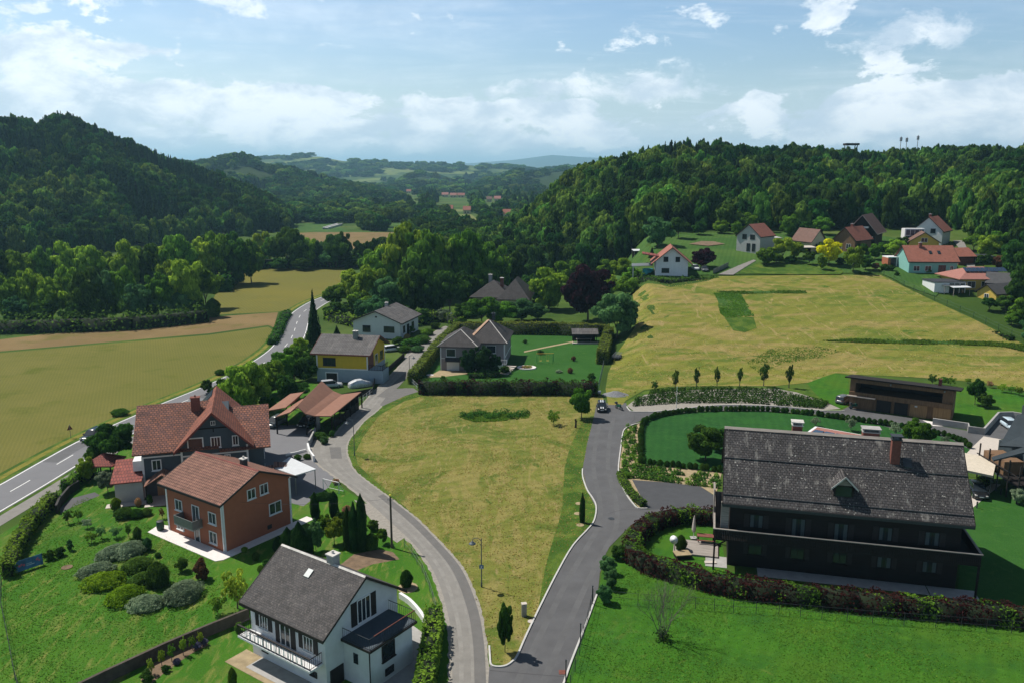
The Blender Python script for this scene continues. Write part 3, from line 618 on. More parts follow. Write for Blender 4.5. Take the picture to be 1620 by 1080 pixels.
def patch(name, pts, mt, dz, drape=False, kind='structure', step=6, label=None, cat=None):
    """flat sheet of ground cover inside the outline pts (ground points), draped over the terrain"""
    bm = bmesh.new(); vs = [bm.verts.new((p[0], p[1], 0)) for p in pts]; es = [bm.edges.new((vs[i], vs[(i+1) % len(vs)])) for i in range(len(vs))]
    bmesh.ops.triangle_fill(bm, use_beauty=True, use_dissolve=False, edges=es, normal=(0, 0, 1))
    if drape:
        xs = [p[0] for p in pts]; ys = [p[1] for p in pts]
        for axis, lo, hi in ((0, min(xs), max(xs)), (1, min(ys), max(ys))):
            k = lo+step
            while k < hi:
                n = (1, 0, 0) if axis == 0 else (0, 1, 0); c = (k, 0, 0) if axis == 0 else (0, k, 0)
                bmesh.ops.bisect_plane(bm, geom=bm.verts[:]+bm.edges[:]+bm.faces[:], plane_co=c, plane_no=n, dist=1e-4); k += step
        bmesh.ops.triangulate(bm, faces=bm.faces[:])
        for v in bm.verts: v.co.z = G(v.co.x, v.co.y)+min(dz, .03+dz*min(1, max(0, (v.co.y-150)/60)))
    else:
        for v in bm.verts: v.co.z = dz
    for f in bm.faces:
        if f.normal.z < 0: f.normal_flip()
    me = bpy.data.meshes.new(name); bm.to_mesh(me); bm.free(); me.materials.append(M[mt] if isinstance(mt, str) else mt)
    o = bpy.data.objects.new(name, me); COL.objects.link(o); return tag(o, label, cat, None, kind)
def px2(pts, z=None): return [tuple(at(a, b, z))[:2] for a, b in pts]
def smooth(pts, n=4):
    out = []
    for i in range(len(pts)-1):
        p0 = Vector(pts[max(i-1, 0)]); p1 = Vector(pts[i]); p2 = Vector(pts[i+1]); p3 = Vector(pts[min(i+2, len(pts)-1)])
        for k in range(n):
            t = k/n; out.append(tuple(.5*((2*p1)+(-p0+p2)*t+(2*p0-5*p1+4*p2-p3)*t*t+(-p0+3*p1-3*p2+p3)*t**3)))
    return out+[tuple(pts[-1])]
def offset(pts, d):
    out = []
    for i, p in enumerate(pts):
        a = Vector(pts[max(i-1, 0)]); b = Vector(pts[min(i+1, len(pts)-1)]); t = (b-a).normalized(); out.append((p[0]+t.y*d, p[1]-t.x*d))
    return out
def strip(name, left, right, mt, dz, kind='structure', label=None, cat=None, parent=None):
    m = MB(); n = min(len(left), len(right))
    for i in range(n-1):
        q = [left[i], right[i], right[i+1], left[i+1]]; m.poly([(a[0], a[1], (G(*a) if a[1] > 140 else 0)+dz) for a in q])
    return tag(m.build(name, M[mt], parent), label, cat, None, kind)
def wall_line(name, pts, wd, z0, z1, mt, label=None, cat=None, kind=None, cap=None):
    m = MB(); L = offset(pts, -wd/2); Rt = offset(pts, wd/2)
    for i in range(len(pts)-1):
        g = (G(*pts[i]) if pts[i][1] > 140 else 0)
        m.prism([(L[i][0], L[i][1], g+z0), (Rt[i][0], Rt[i][1], g+z0), (Rt[i+1][0], Rt[i+1][1], g+z0), (L[i+1][0], L[i+1][1], g+z0)], (0, 0, z1-z0))
    return tag(m.build(name, M[mt]), label, cat, None, kind)
# fields left of the main road
mainL = px2([(-260,905),(-120,830),(0,765),(61,730.6),(117,700),(170,675),(209,658),(247,641),(321,611),(376,585),(412,563),(430,548),(443,531),(453,507),(463,494),(485,480),(506,471),(530,462)])
mainL = smooth(mainL, 4)
mainR = offset(mainL, 6.4)
patch('crop_field', px2([(-500,900),(-300,600),(-150,565),(0,558),(200,541),(330,530),(424,517),(432,522),(418,545),(372,578),(318,603),(244,634),(205,650),(166,668),(113,692),(56,722),(-6,756),(-130,822),(-270,895)]), 'crop', .006)
patch('ploughed_field', px2([(-300,590),(-150,545),(0,537),(200,514),(330,502),(440,494),(433,518),(424,514.5),(330,527.5),(200,538.5),(0,555.5),(-150,562),(-300,596)]), 'brown_crop', .008)
patch('far_crop_field', px2([(310,500),(335,478),(352,444),(344,431),(372,424),(450,420.5),(545,420),(548,440),(512,468),(462,489),(440,493)]), 'crop_far', .006)
patch('grain_field', px2([(395,392),(445,383),(452,370),(500,367.5),(640,368),(640,392),(500,396),(400,402)]), 'brown_crop', .02)
patch('pasture', px2([(440,366),(446,354.5),(500,353.5),(530,354),(548,366),(580,366),(620,352),(646,353),(660,366),(520,367.4)]), 'green_field', .03)
patch('far_pasture', px2([(735,360),(722,340),(745,339),(760,352),(752,362)]), 'far_field', .05)
for a, b in zip([0], [0]):
    patch('distant_field', px2([(690,337),(735,335),(740,332),(690,332)]), 'far_field', .06)
strip('verge_strip', offset(mainL, -2.6), offset(mainL, -.05), 'verge', .012)
strip('yellow_verge', offset(mainL, -1.9), offset(mainL, -.9), 'yellow_verge', .018)
rd = strip('main_road', mainL, mainR, 'asphalt_main', .03)
strip('edge_line', offset(mainL, .16), offset(mainL, .34), 'paint_white', .036)
strip('edge_line', offset(mainL, 6.02), offset(mainL, 6.18), 'paint_white', .036)
def dashes(line, off, on, gap, wd, start=0):
    m = MB(); c = offset(line, off); acc = -start; 
    for a, b in zip(c, c[1:]):
        a = Vector(a); b = Vector(b); L = (b-a).length; u = (b-a)/L; v = Vector((-u.y, u.x)); s = 0
        while s < L:
            ph = acc % (on+gap); e = min(L, s+((on-ph) if ph < on else (on+gap-ph)))
            if ph < on:
                p = a+u*s; q = a+u*e; m.poly([(p.x-v.x*wd/2, p.y-v.y*wd/2, .036), (q.x-v.x*wd/2, q.y-v.y*wd/2, .036), (q.x+v.x*wd/2, q.y+v.y*wd/2, .036), (p.x+v.x*wd/2, p.y+v.y*wd/2, .036)])
            acc += e-s+1e-6; s = e+1e-6
    return tag(m.build('centre_line', M['paint_white']), kind='structure')
dashes(mainL, 3.1, 4.0, 6.0, .14, 2)
M['road_patch'] = mat('road_patch', (.105,.105,.11), .9, .1, 1, world=True)
for a_, b_, o0, o1 in ((12, 17, .5, 2.7), (30, 33, 3.4, 5.8), (20, 29, 5.0, 5.7)): strip('road_repair', offset(mainL, o0)[a_:b_], offset(mainL, o1)[a_:b_], 'road_patch', .0335)
# pavement on the near side of the main road
i1 = next(i for i, p in enumerate(mainL) if 810+F*p[0]/p[1] > 150)
side = mainL[:i1]
strip('pavement_verge', offset(side, 6.45), offset(side, 7.0), 'verge', .02)
strip('pavement', offset(side, 7.0), offset(side, 9.0), 'lane', .028)
# gardens on the left: one lawn sheet, worn towards the middle
gardL = px2([(-330,1000),(-160,905),(0,845),(46,818),(97,778),(130,752),(160,720),(210,690),(300,650),(380,620),(470,600),(520,610),(548,640),(500,700),(498,730),(540,770),(588,800),(621,830),(653,860),(680,895),(698,932),(711,982),(715.5,1030),(715.5,1120),(500,1250),(-200,1300)])
patch('garden_lawn', gardL, 'lawn_worn', .010)
# the middle lane
laneL = px2([(716,1170),(715.5,1080),(715.5,1027),(711,982),(698,932),(680,893),(653,858),(621,828),(588,798),(561,775),(530,752),(504,733),(496,715),(501,697),(526,691),(548,667),(570,644),(591,621),(610,602),(629,583),(646,564),(666,546),(680,530),(706,516)])
laneR = px2([(773,1170),(769,1080),(766,1021),(757,967),(739,917),(721,887),(692,855),(656,819),(615,787),(585,765),(560,744),(549,722),(548,703),(557,687),(567,675),(578,663),(600,645),(613,628),(629,607),(640,595),(653,580),(661.5,569),(685,543),(712,519)])
def rungs(a, b, n=4): return smooth(a, n), smooth(b, n)
lL, lR = rungs(laneL, laneR)
strip('lane', lL, lR, 'lane', .022)
mixp = lambda a, b, t: [(p[0]+(q[0]-p[0])*t, p[1]+(q[1]-p[1])*t) for p, q in zip(a, b)]
M['lane_wear'] = mat('lane_wear', (.218,.208,.192), .95, .16, .9, .2, bscale=20, world=True)
strip('lane_wheel_track', mixp(lL, lR, .20), mixp(lL, lR, .34), 'lane_wear', .0245); strip('lane_wheel_track', mixp(lL, lR, .56), mixp(lL, lR, .64), 'lane_wear', .0245)
def ragged(line, d0, d1, mt, name, dz, seed): 
    rd = random.Random(seed); a = smooth(line, 3); strip(name, [(p[0], p[1]) for p in offset(a, d0)], [tuple(q) for q in [(lambda p, q, t: (p[0]+(q[0]-p[0])*t, p[1]+(q[1]-p[1])*t))(u, v, rd.uniform(.6, 1.05)) for u, v in zip(offset(a, d0), offset(a, d1))]], mt, dz)
ragged(lL, .02, -.45, 'gravel', 'gravel_margin', .021, 1); ragged(lR, -.02, .35, 'gravel', 'gravel_margin', .021, 2)
strip('lane_repair_strip', mixp(lL[:34], lR[:34], .66), lR[:34], 'lane_patch', .028)
patch('lane_repair_patch', px2([(521,707),(539,707),(541,725),(524,725)]), 'lane_patch', .028)
patch('lane_repair_patch', px2([(596,627),(618,610),(640,590),(650,590),(632,610),(612,629)]), 'lane_patch', .028)
strip('gravel_shoulder', px2([(560,790),(576,808),(600,838),(628,858)]), px2([(588,799),(604,814),(621,830),(640,850)]), 'gravel', .018)
patch('driveway_apron', px2([(622,615),(640,613.5),(654,613.6),(662,619),(640,626),(605,642),(601,640),(612,626)]), 'lane_patch', .024)
patch('driveway_spur', px2([(637,567),(648,553),(664,546),(672,547),(650,566)]), 'lane', .020)
# courtyard of the big slate-blue house
patch('courtyard', px2([(418,740),(400,700),(420,672),(470,672),(500,680),(502,697),(497,715),(505,734),(530,752),(520,770),(480,800),(440,790)]), 'asphalt_main', .016)
# middle meadow, verge beside the dark drive
meadow = px2([(777,1050),(769,1020),(759,966),(741,915),(723,886),(694,853),(658,817),(618,786),(587,763),(562,742),(552,721),(551,704),(560,688),(582,662),(606,643),(640,627),(665,617.5),(800,615),(946,619),(962,640),(955,640),(941,656),(930,700),(921.5,741),(929,775),(942,801),(943,815),(934,832),(907,862),(884,901),(860,948),(833,1004),(818,1037),(800,1051)])
patch('meadow', meadow, 'meadow', .012)
patch('green_verge', smooth(px2([(852,960),(862,900),(876,850),(890,800),(893,740),(905,700),(922,668),(940,657),(930,700),(921.8,741),(929.2,775),(942,801),(943,815),(934,832),(907,862),(884,901),(860,948),(833,1004),(819,1035)]), 2), 'verge', .018)
patch('green_verge', px2([(549,706),(556,690),(580,660),(604,642),(640,626),(664,619),(690,619),(640,634),(600,656),(575,690),(562,715),(566,735),(600,765),(640,800),(668,828),(700,860),(692,856),(656,820),(615,788),(585,766),(560,745),(549,723)]), 'verge', .018)
# the dark asphalt drive with its branches
drive = px2([(769,1130),(774,1055),(777,1052),(801,1053),(818.5,1037),(833,1004),(860,948),(884,901),(907,862),(934,832.6),(941.5,818),(942,801),(929,775),(921.5,741.5),(929,700),(939.6,658.5),(944,637),(991,637),(991.5,643),(1002,651),(1035.6,651),(1087.5,645.6),(1134,641),(1191,641),(1243,643.5),(1300,649.5),(1330,649),(1342,643),(1388,652.7),(1435,659.5),(1462,663),(1472,671),(1532,681),(1556,685),(1579,663),(1600,660.5),(1640,662),(1600,690),(1584,694.5),(1556,690),(1540,714),(1505,694),(1466,684),(1408,676),(1369,666),(1330,659),(1260,652),(1191,648.5),(1113,649),(1061,654),(1020,662),(1006,668),(994,675),(986,682),(978.5,736),(981,762),(991.5,783),(1009.6,803.7),(1030,806),(1060,798),(1129,796),(1120,808),(1069,803),(1025,812),(996,832),(961,868),(949,906),(946,936),(925,992.6),(904,1046),(892.6,1078.5),(870,1140)])
patch('asphalt_drive', drive, 'asphalt', .024)
M['tar'] = mat('tar_seam', (.045,.045,.048), .8, .1, 2)
M['asphalt_old'] = mat('asphalt_worn', (.097,.097,.100), .9, .14, .5, .15, bscale=30, world=True)
cl = smooth(px2([(835,1090),(862,1030),(888,975),(914,920),(943,868),(962,830),(962,790),(951,740),(955,690),(962,660)]), 4)
strip('worn_track', offset(cl, -1.35), offset(cl, -.75), 'asphalt_old', .0265); strip('worn_track', offset(cl, .65), offset(cl, 1.25), 'asphalt_old', .0265)
for q in ([(775,1060),(840,1066),(896,1070)],[(962,812),(985,806),(1009,806)],[(1003,655),(1004,662),(998,668)]): strip('tar_seam', offset(smooth(px2(q), 3), -.03), offset(smooth(px2(q), 3), .03), 'tar', .029)
flat_later = [(951,676),(905,985)]
patch('parking_court', px2([(1000,758),(1060,763),(1108,768.7),(1129,783),(1140,800),(1060,803),(1030,806),(1024,803.7),(1008,780)]), 'asphalt_dark', .027)
def kerb(pts, name='kerb', wd=.16, h=.13):
    return wall_line(name, smooth(px2(pts), 3), wd, -.05, h, 'kerb', kind='structure')
kerb([(774,1022),(775,1040),(777,1052),(788,1055),(801,1053),(811,1046),(818.5,1037),(833,1004),(860,948),(884,901),(907,862),(934,832.6),(941.5,818),(943,800),(937,787),(929,775),(922,755),(921.5,741.5)])
kerb([(946,936),(936,963),(925,992.6),(904,1046),(892.6,1078.5),(880,1110)])
kerb([(1012,669),(1003,671),(994,675),(986,682),(982,708),(978.5,736),(979,750),(981,762),(991.5,783),(1002,797),(1009.6,803.7),(1024,804)])
kerb([(991.5,643),(995,648),(1002,651),(1035.6,651),(1087.5,645.6),(1134,641),(1191,641),(1243,643.5),(1300,649.5),(1336,650)])
# planted beds round the enclosed lawn
patch('planting_bed', px2([(988,682),(996,676),(1013,669),(1012,690),(1011,732),(1142,747),(1132,784),(1108,769),(1060,763),(1000,758.5),(1018,793),(1023,803),(1011,803),(993,783),(982.5,762),(980,736)]), 'sand', .030)
patch('planting_bank', px2([(992,641.5),(1003,633),(1020,624),(1070,617),(1140,614.5),(1225,614),(1260,620),(1300,633),(1330,646),(1300,648.5),(1243,642.4),(1191,640),(1134,640),(1087,644.5),(1036,650),(1003,650)]), 'gravel', .020)
patch('enclosed_lawn', px2([(1011,731),(1013.5,671.5),(1025,662.5),(1061,655),(1113,650),(1191,649.5),(1300,658),(1330,662),(1369,668),(1440,679),(1505,693),(1537,712),(1530,760),(1150,760),(1142,745)]), 'lawn_dark', .020)
# mown hay meadow on the slope to the right
patch('bank_grass', px2([(1002,634),(1020,624),(1070,617),(1140,614.5),(1225,614),(1262,620),(1300,633),(1332,646),(1344,640),(1342,596),(1325,590),(1280,606),(1225,611),(1120,611),(1060,612),(1020,618),(992,634),(985,640),(993,641)]), 'verge', .014)
patch('hay_meadow', px2([(962,640),(958,615),(962,590),(975,560),(990,540),(1004,520),(1008,498),(1003,480),(1000,464),(1060,456),(1120,446),(1138,438.5),(1250,437),(1392,436.5),(1430,455),(1478,478),(1540,506),(1600,536),(1680,572),(1800,640),(1700,640),(1600,612),(1522,602),(1440,596),(1340,592),(1322,590),(1278,605),(1225,610),(1120,610),(1060,611),(1018,617),(990,633),(985,640)]), 'hay_meadow', .22, drape=True, step=4)
patch('green_bank', px2([(1276,606),(1300,597),(1322,590),(1342,594),(1344,640),(1330,646),(1298,630)]), 'lawn', .27, drape=True, step=4)
patch('garage_lawn', px2([(1500,612),(1560,612),(1640,625),(1640,665),(1600,655),(1575,660),(1555,682),(1512,676),(1500,650)]), 'lawn', .27, drape=True, step=4)
patch('uncut_grass', px2([(1131,466),(1168,466),(1190,500),(1150,502),(1142,497)]), 'green_field', .30, drape=True, step=3)
patch('raked_hay', px2([(1146,504),(1192,503),(1197,520),(1178,527),(1160,524)]), 'verge', .30, drape=True, step=3)
patch('uncut_strip', px2([(1135,463.2),(1272,462.2),(1274,465),(1168,466)]), 'green_field', .31, drape=True, step=3)
patch('uncut_strip', px2([(1354,538.5),(1480,540.5),(1570,543),(1640,549),(1640,560),(1590,549),(1560,546.5),(1440,544),(1354,542)]), 'green_field', .31, drape=True, step=3)
patch('upper_meadow', px2([(940,425),(960,398),(1010,388),(1060,372),(1140,368),(1250,368),(1400,375),(1480,388),(1500,388),(1520,430),(1480,470),(1432,453),(1392,433),(1250,433.5),(1140,436),(1090,436),(1000,432)]), 'green_field', .18, drape=True, step=4)
patch('garden_plots', px2([(1165,434),(1200,416),(1310,418),(1335,431),(1330,435.4),(1250,436)]), 'verge', .26, drape=True, step=4)
patch('side_road', px2([(1136,436),(1150,430),(1168,422),(1192,412.5),(1196,414),(1178,425),(1160,436.5)]), 'lane', .30, drape=True, step=3)
patch('side_road', px2([(1507,382),(1524,382),(1530,395),(1537,408),(1543,424),(1530,424),(1522,402)]), 'lane', .30, drape=True, step=3)
patch('earth_mound', px2([(1090,388),(1110,383.5),(1130,384),(1147,388),(1120,391)]), 'soil', .4, drape=True, step=2)
# neighbour's enclosed garden and the lawns on the right
patch('neighbour_garden', px2([(663,617),(655,600),(700,530),(726,513),(840,510),(966,514),(955,580),(947,618)]), 'lawn_neighbour', .020)
patch('front_lawn', px2([(880,1140),(905,1048),(926,993),(947,937),(952,905),(966,880),(1000,850),(1040,830),(1130,850),(1140,900),(1300,930),(1630,985),(1800,1000),(1800,1300),(880,1300)]), 'lawn', .012)
patch('terrace_lawn', px2([(1010,860),(1040,825),(1090,812),(1132,806),(1150,900),(1080,890),(1030,880)]), 'lawn', .016)
patch('side_lawn', px2([(1528,760),(1575,775),(1640,760),(1900,770),(1900,1020),(1620,985),(1515,940),(1520,850)]), 'lawn_neighbour', .016)
for nm, pts, mt in [('lane_far', [(1700,1),(1,1)], 'lane')][:0]: pass
# ------------------------------------------------------------------ buildings
def slab(m, quad, th):
    """roof slab: quad is the upper face, th its thickness straight down"""
    m.prism([tuple(Vector(p)-Vector((0, 0, th))) for p in quad], (0, 0, th))
def fpt(face, L, D, a, b, z):
    """point on a wall: a along the wall, b outwards"""
    return {'f': (a, -b, z), 'b': (a, D+b, z), 'l': (-b, a, z), 'r': (L+b, a, z)}[face]
def fbox(m, face, L, D, a0, a1, b0, b1, z0, z1):
    p = fpt(face, L, D, a0, b0, z0); q = fpt(face, L, D, a1, b1, z1); m.box(*p, *q)
def window(parent, face, L, D, a0, a1, z0, z1, off=0, frame='white_trim', sill=True, shutters=None, bars=1, curtain=False, label=None, door=False, fw=.09, gl='glass'):
    m = MB(); o = off
    fbox(m, face, L, D, a0-fw, a0, o, o+.07, z0-fw, z1+fw); fbox(m, face, L, D, a1, a1+fw, o, o+.07, z0-fw, z1+fw)
    fbox(m, face, L, D, a0, a1, o, o+.07, z1, z1+fw); fbox(m, face, L, D, a0, a1, o, o+.07, z0-fw, z0)
    for k in range(bars): x = a0+(a1-a0)*(k+1)/(bars+1); fbox(m, face, L, D, x-.035, x+.035, o, o+.055, z0, z1)
    wn = m.build('door' if door else 'window', M[frame], parent)
    if label: wn['label'] = label
    g = MB(); fbox(g, face, L, D, a0, a1, o-.02, o+.025, z0, z1); g.build('pane', M[gl], wn)
    if curtain:
        c = MB(); w_ = (a1-a0)*.3
        fbox(c, face, L, D, a0, a0+w_, o+.026, o+.034, z0+.02, z1-.02); fbox(c, face, L, D, a1-w_, a1, o+.026, o+.034, z0+.02, z1-.02); c.build('curtain', M['curtain'], wn)
    if sill: s = MB(); fbox(s, face, L, D, a0-fw-.06, a1+fw+.06, o, o+.16, z0-fw-.07, z0-fw-.005); s.build('sill', M[frame], wn)
    if shutters:
        sw = (a1-a0)*.42 if shutters is True else shutters
        for x0, x1 in ((a0-fw-sw-.02, a0-fw-.02), (a1+fw+.02, a1+fw+sw+.02)):
            s = MB(); fbox(s, face, L, D, x0, x1, o+.01, o+.06, z0-.05, z1+.05)
            k = z0+.1
            while k < z1: fbox(s, face, L, D, x0+.05, x1-.05, o+.06, o+.075, k, k+.05); k += .14
            s.build('shutter', M['dark_trim'], wn)
    return wn
def gable(name, label, x, y, th, L, D, he, hr, oe, og, wall, roof, z0=0, t=.16, group=None, cat='house', rm='x', base=-.6, fascia='dark_trim', ridge=None, wallsplit=None):
    e = empty(name, (x, y, z0), th, label, cat, group)
    w_ = MB(); sec = [(0, 0, base), (0, D, base), (0, D, he), (0, D/2, hr), (0, 0, he)]; w_.prism(sec, (L, 0, 0)); wo = w_.build('wall', M[wall], e)
    sl_ = (hr-he)/(D/2); ez = he-sl_*oe; up = .10+t
    r = MB()
    slab(r, [(-og, -oe, ez+up), (L+og, -oe, ez+up), (L+og, D/2, hr+up), (-og, D/2, hr+up)], t)
    slab(r, [(-og, D/2, hr+up+.002), (L+og, D/2, hr+up+.002), (L+og, D+oe, ez+up), (-og, D+oe, ez+up)], t)
    ro = r.build('roof', M[roof], e)
    f = MB()
    for s in (-1, 1):
        yy = -oe if s < 0 else D+oe; f.box(-og-.02, yy-.06*(s < 0), ez-.12+.1, L+og+.02, yy+.06*(s > 0), ez+up-.01)
        for xx in (-og-.05, L+og+.0):
            a = Vector((xx, yy, ez+.06)); b = Vector((xx, D/2, hr+.06)); f.prism([a, b, b+Vector((0, 0, up-.02)), a+Vector((0, 0, up-.02))], (.05, 0, 0))
    f.build('verge_board', M[fascia], ro)
    if ridge:
        q = MB(); q.prism([(-og, D/2-.16, hr+up-.05), (-og, D/2, hr+up+.07), (-og, D/2+.16, hr+up-.05)], (L+2*og, 0, 0)); q.build('ridge_cap', M[ridge], ro)
    e['_roof'] = 1; del e['_roof']
    return e, wo, ro
def chimney(ro, x, y, z0, z1, a=.35, b=.35, mt='brick_red', cap='concrete', hood=False):
    m = MB(); m.box(x-a, y-b, z0, x+a, y+b, z1); c = m.build('chimney', M[mt], ro)
    k = MB(); k.box(x-a-.08, y-b-.08, z1, x+a+.08, y+b+.08, z1+.1)
    if hood: k.box(x-a-.02, y-b-.02, z1+.1, x-a+.08, y+b+.02, z1+.38); k.box(x+a-.08, y-b-.02, z1+.1, x+a+.02, y+b+.02, z1+.38); k.box(x-a-.14, y-b-.14, z1+.38, x+a+.14, y+b+.14, z1+.46)
    else: k.tube((x, y, z1+.1), (x, y, z1+.35), .12, .1, 8)
    k.build('chimney_cap', M[cap], ro)
    return c
def railing(m, pts, h=1.0, post=1.2, bar=.14, r=.02):
    for a, b in zip(pts, pts[1:]):
        a = Vector(a); b = Vector(b); m.tube(a+Vector((0, 0, h)), b+Vector((0, 0, h)), r*1.3, n=6); m.tube(a+Vector((0, 0, .1)), b+Vector((0, 0, .1)), r, n=5)
        n = max(1, int((b-a).length/bar))
        for i in range(n+1): p = a+(b-a)*i/n; m.tube(p, p+Vector((0, 0, h)), r*(1.2 if i % 8 == 0 else .6), n=4, caps=False)
# --- white house with dark shutters (lower left)
def white_house():
    L, D = 9.1, 8.2; e, wo, ro = gable('white_house', 'white rendered house with dark shutters, grey shingle roof and a flower balcony, nearest the camera', -22.03, 62.7, -.61, L, D, 5.1, 7.95, .65, .55, 'white_wall', 'shingle_grey', ridge='ridge_white')
    chimney(ro, 5.6, D/2+.25, 7.2, 8.9, .38, .38, 'concrete', 'ridge_white')
    m = MB(); m.prism([(3.9, 2.55, 7.12), (4.5, 2.55, 7.12), (4.5, 3.15, 7.54), (3.9, 3.15, 7.54)], (0, 0, .12)); m.build('skylight', M['metal_grey'], ro)
    window(e, 'f', L, D, 1.25, 2.15, 2.95, 4.1, shutters=.5, frame='white_trim', bars=2)
    window(e, 'f', L, D, 3.85, 4.95, 2.2, 4.1, shutters=.55, bars=1, sill=False, door=True, label='balcony door with dark shutters')
    window(e, 'f', L, D, 6.65, 7.65, 2.85, 4.0, shutters=.5, bars=2)
    window(e, 'f', L, D, 1.3, 1.95, .75, 1.1, frame='dark_trim', bars=1, sill=False); window(e, 'f', L, D, 7.2, 7.9, .75, 1.1, frame='dark_trim', bars=1, sill=False)
    # balcony along the front with flower boxes behind the rail
    b = MB(); b.box(-.1, -1.35, 2.12, L-.35, -.01, 2.28); bo = b.build('balcony', M['white_trim'], e)
    r = MB(); railing(r, [(-.05, -.05, 2.3), (-.05, -1.28, 2.3), (L-.42, -1.28, 2.3), (L-.42, -.05, 2.3)], .95, bar=.2, r=.03); r.box(-.1, -1.34, 3.22, L-.37, -1.2, 3.3); r.build('railing', M['dark_trim'], bo)
    k = MB()
    x = .9
    while x < L-1: k.prism([(x+.05, -1.30, 2.5), (x+.2, -1.30, 2.5), (x+.17, -1.30, 2.95), (x+.24, -1.30, 3.08), (x+.02, -1.30, 3.08), (x+.08, -1.30, 2.95)], (0, -.03, 0)); x += .52
    k.build('white_baluster', M['white_trim'], bo)
    # side wing with roof terrace
    w2 = MB(); w2.box(L+.005, 1.9, -.6, L+2.9, 6.8, 3.55); wing = w2.build('side_wing', M['white_wall'], e)
    s = MB(); s.box(L+.01, 1.6, 3.555, L+3.25, 7.1, 3.75); s.build('terrace_slab', M['dark_trim'], wing)
    s = MB(); s.box(L+.01, 1.65, 3.755, L+3.15, 7.05, 3.78); s.build('terrace_floor', M['slate_wall'], wing)
    r = MB(); railing(r, [(L+.15, 1.72, 3.75), (L+3.12, 1.72, 3.75), (L+3.12, 6.98, 3.75), (L+.15, 6.98, 3.75)], .95, bar=.2, r=.022); r.build('terrace_railing', M['metal_dark'], wing)
    r = MB(); r.tube((L+3.12, 2.2, 4.74), (L+3.12, 6.9, 4.74), .045); r.build('handrail', M['brick_red'], wing)
    window(wing, 'r', L+2.9, D, 3.3, 4.6, 1.95, 3.15, frame='dark_trim', bars=0); window(wing, 'r', L+2.9, D, 3.6, 4.4, .55, 1.0, frame='dark_trim', bars=0, sill=False)
    m = MB(); m.box(L+1.1, 1.86, 1.9, L+1.6, 1.895, 2.8); m.build('side_window', M['glass'], wing)
    m = MB(); m.tube((L+2.95, 1.82, -.3), (L+2.95, 1.82, 3.5), .05); m.build('downpipe', M['dark_trim'], wing)
    window(e, 'r', L, D, 3.55, 4.9, 4.15, 6.1, frame='white_trim', bars=2, shutters=.62, sill=False, door=True, label='gable window door with dark shutters')
    m = MB(); m.box(L+.0, .35, -.3, L+.07, 1.75, 1.55); m.build('garage_door', M['dark_trim'], e)
    p = MB(); p.box(-.9, -2.2, -.05, L+.6, -.01, .045); tag(p.build('terrace_paving', M['sand']), kind='structure'); po = bpy.context.scene.objects['terrace_paving']; po.location = e.location; po.rotation_euler = e.rotation_euler
    p = MB(); p.box(1.2, -1.7, .05, 7.6, -.05, .06); o = p.build('terrace_paving', M['concrete']); tag(o, kind='structure'); o.location = e.location; o.rotation_euler = e.rotation_euler
white_house()
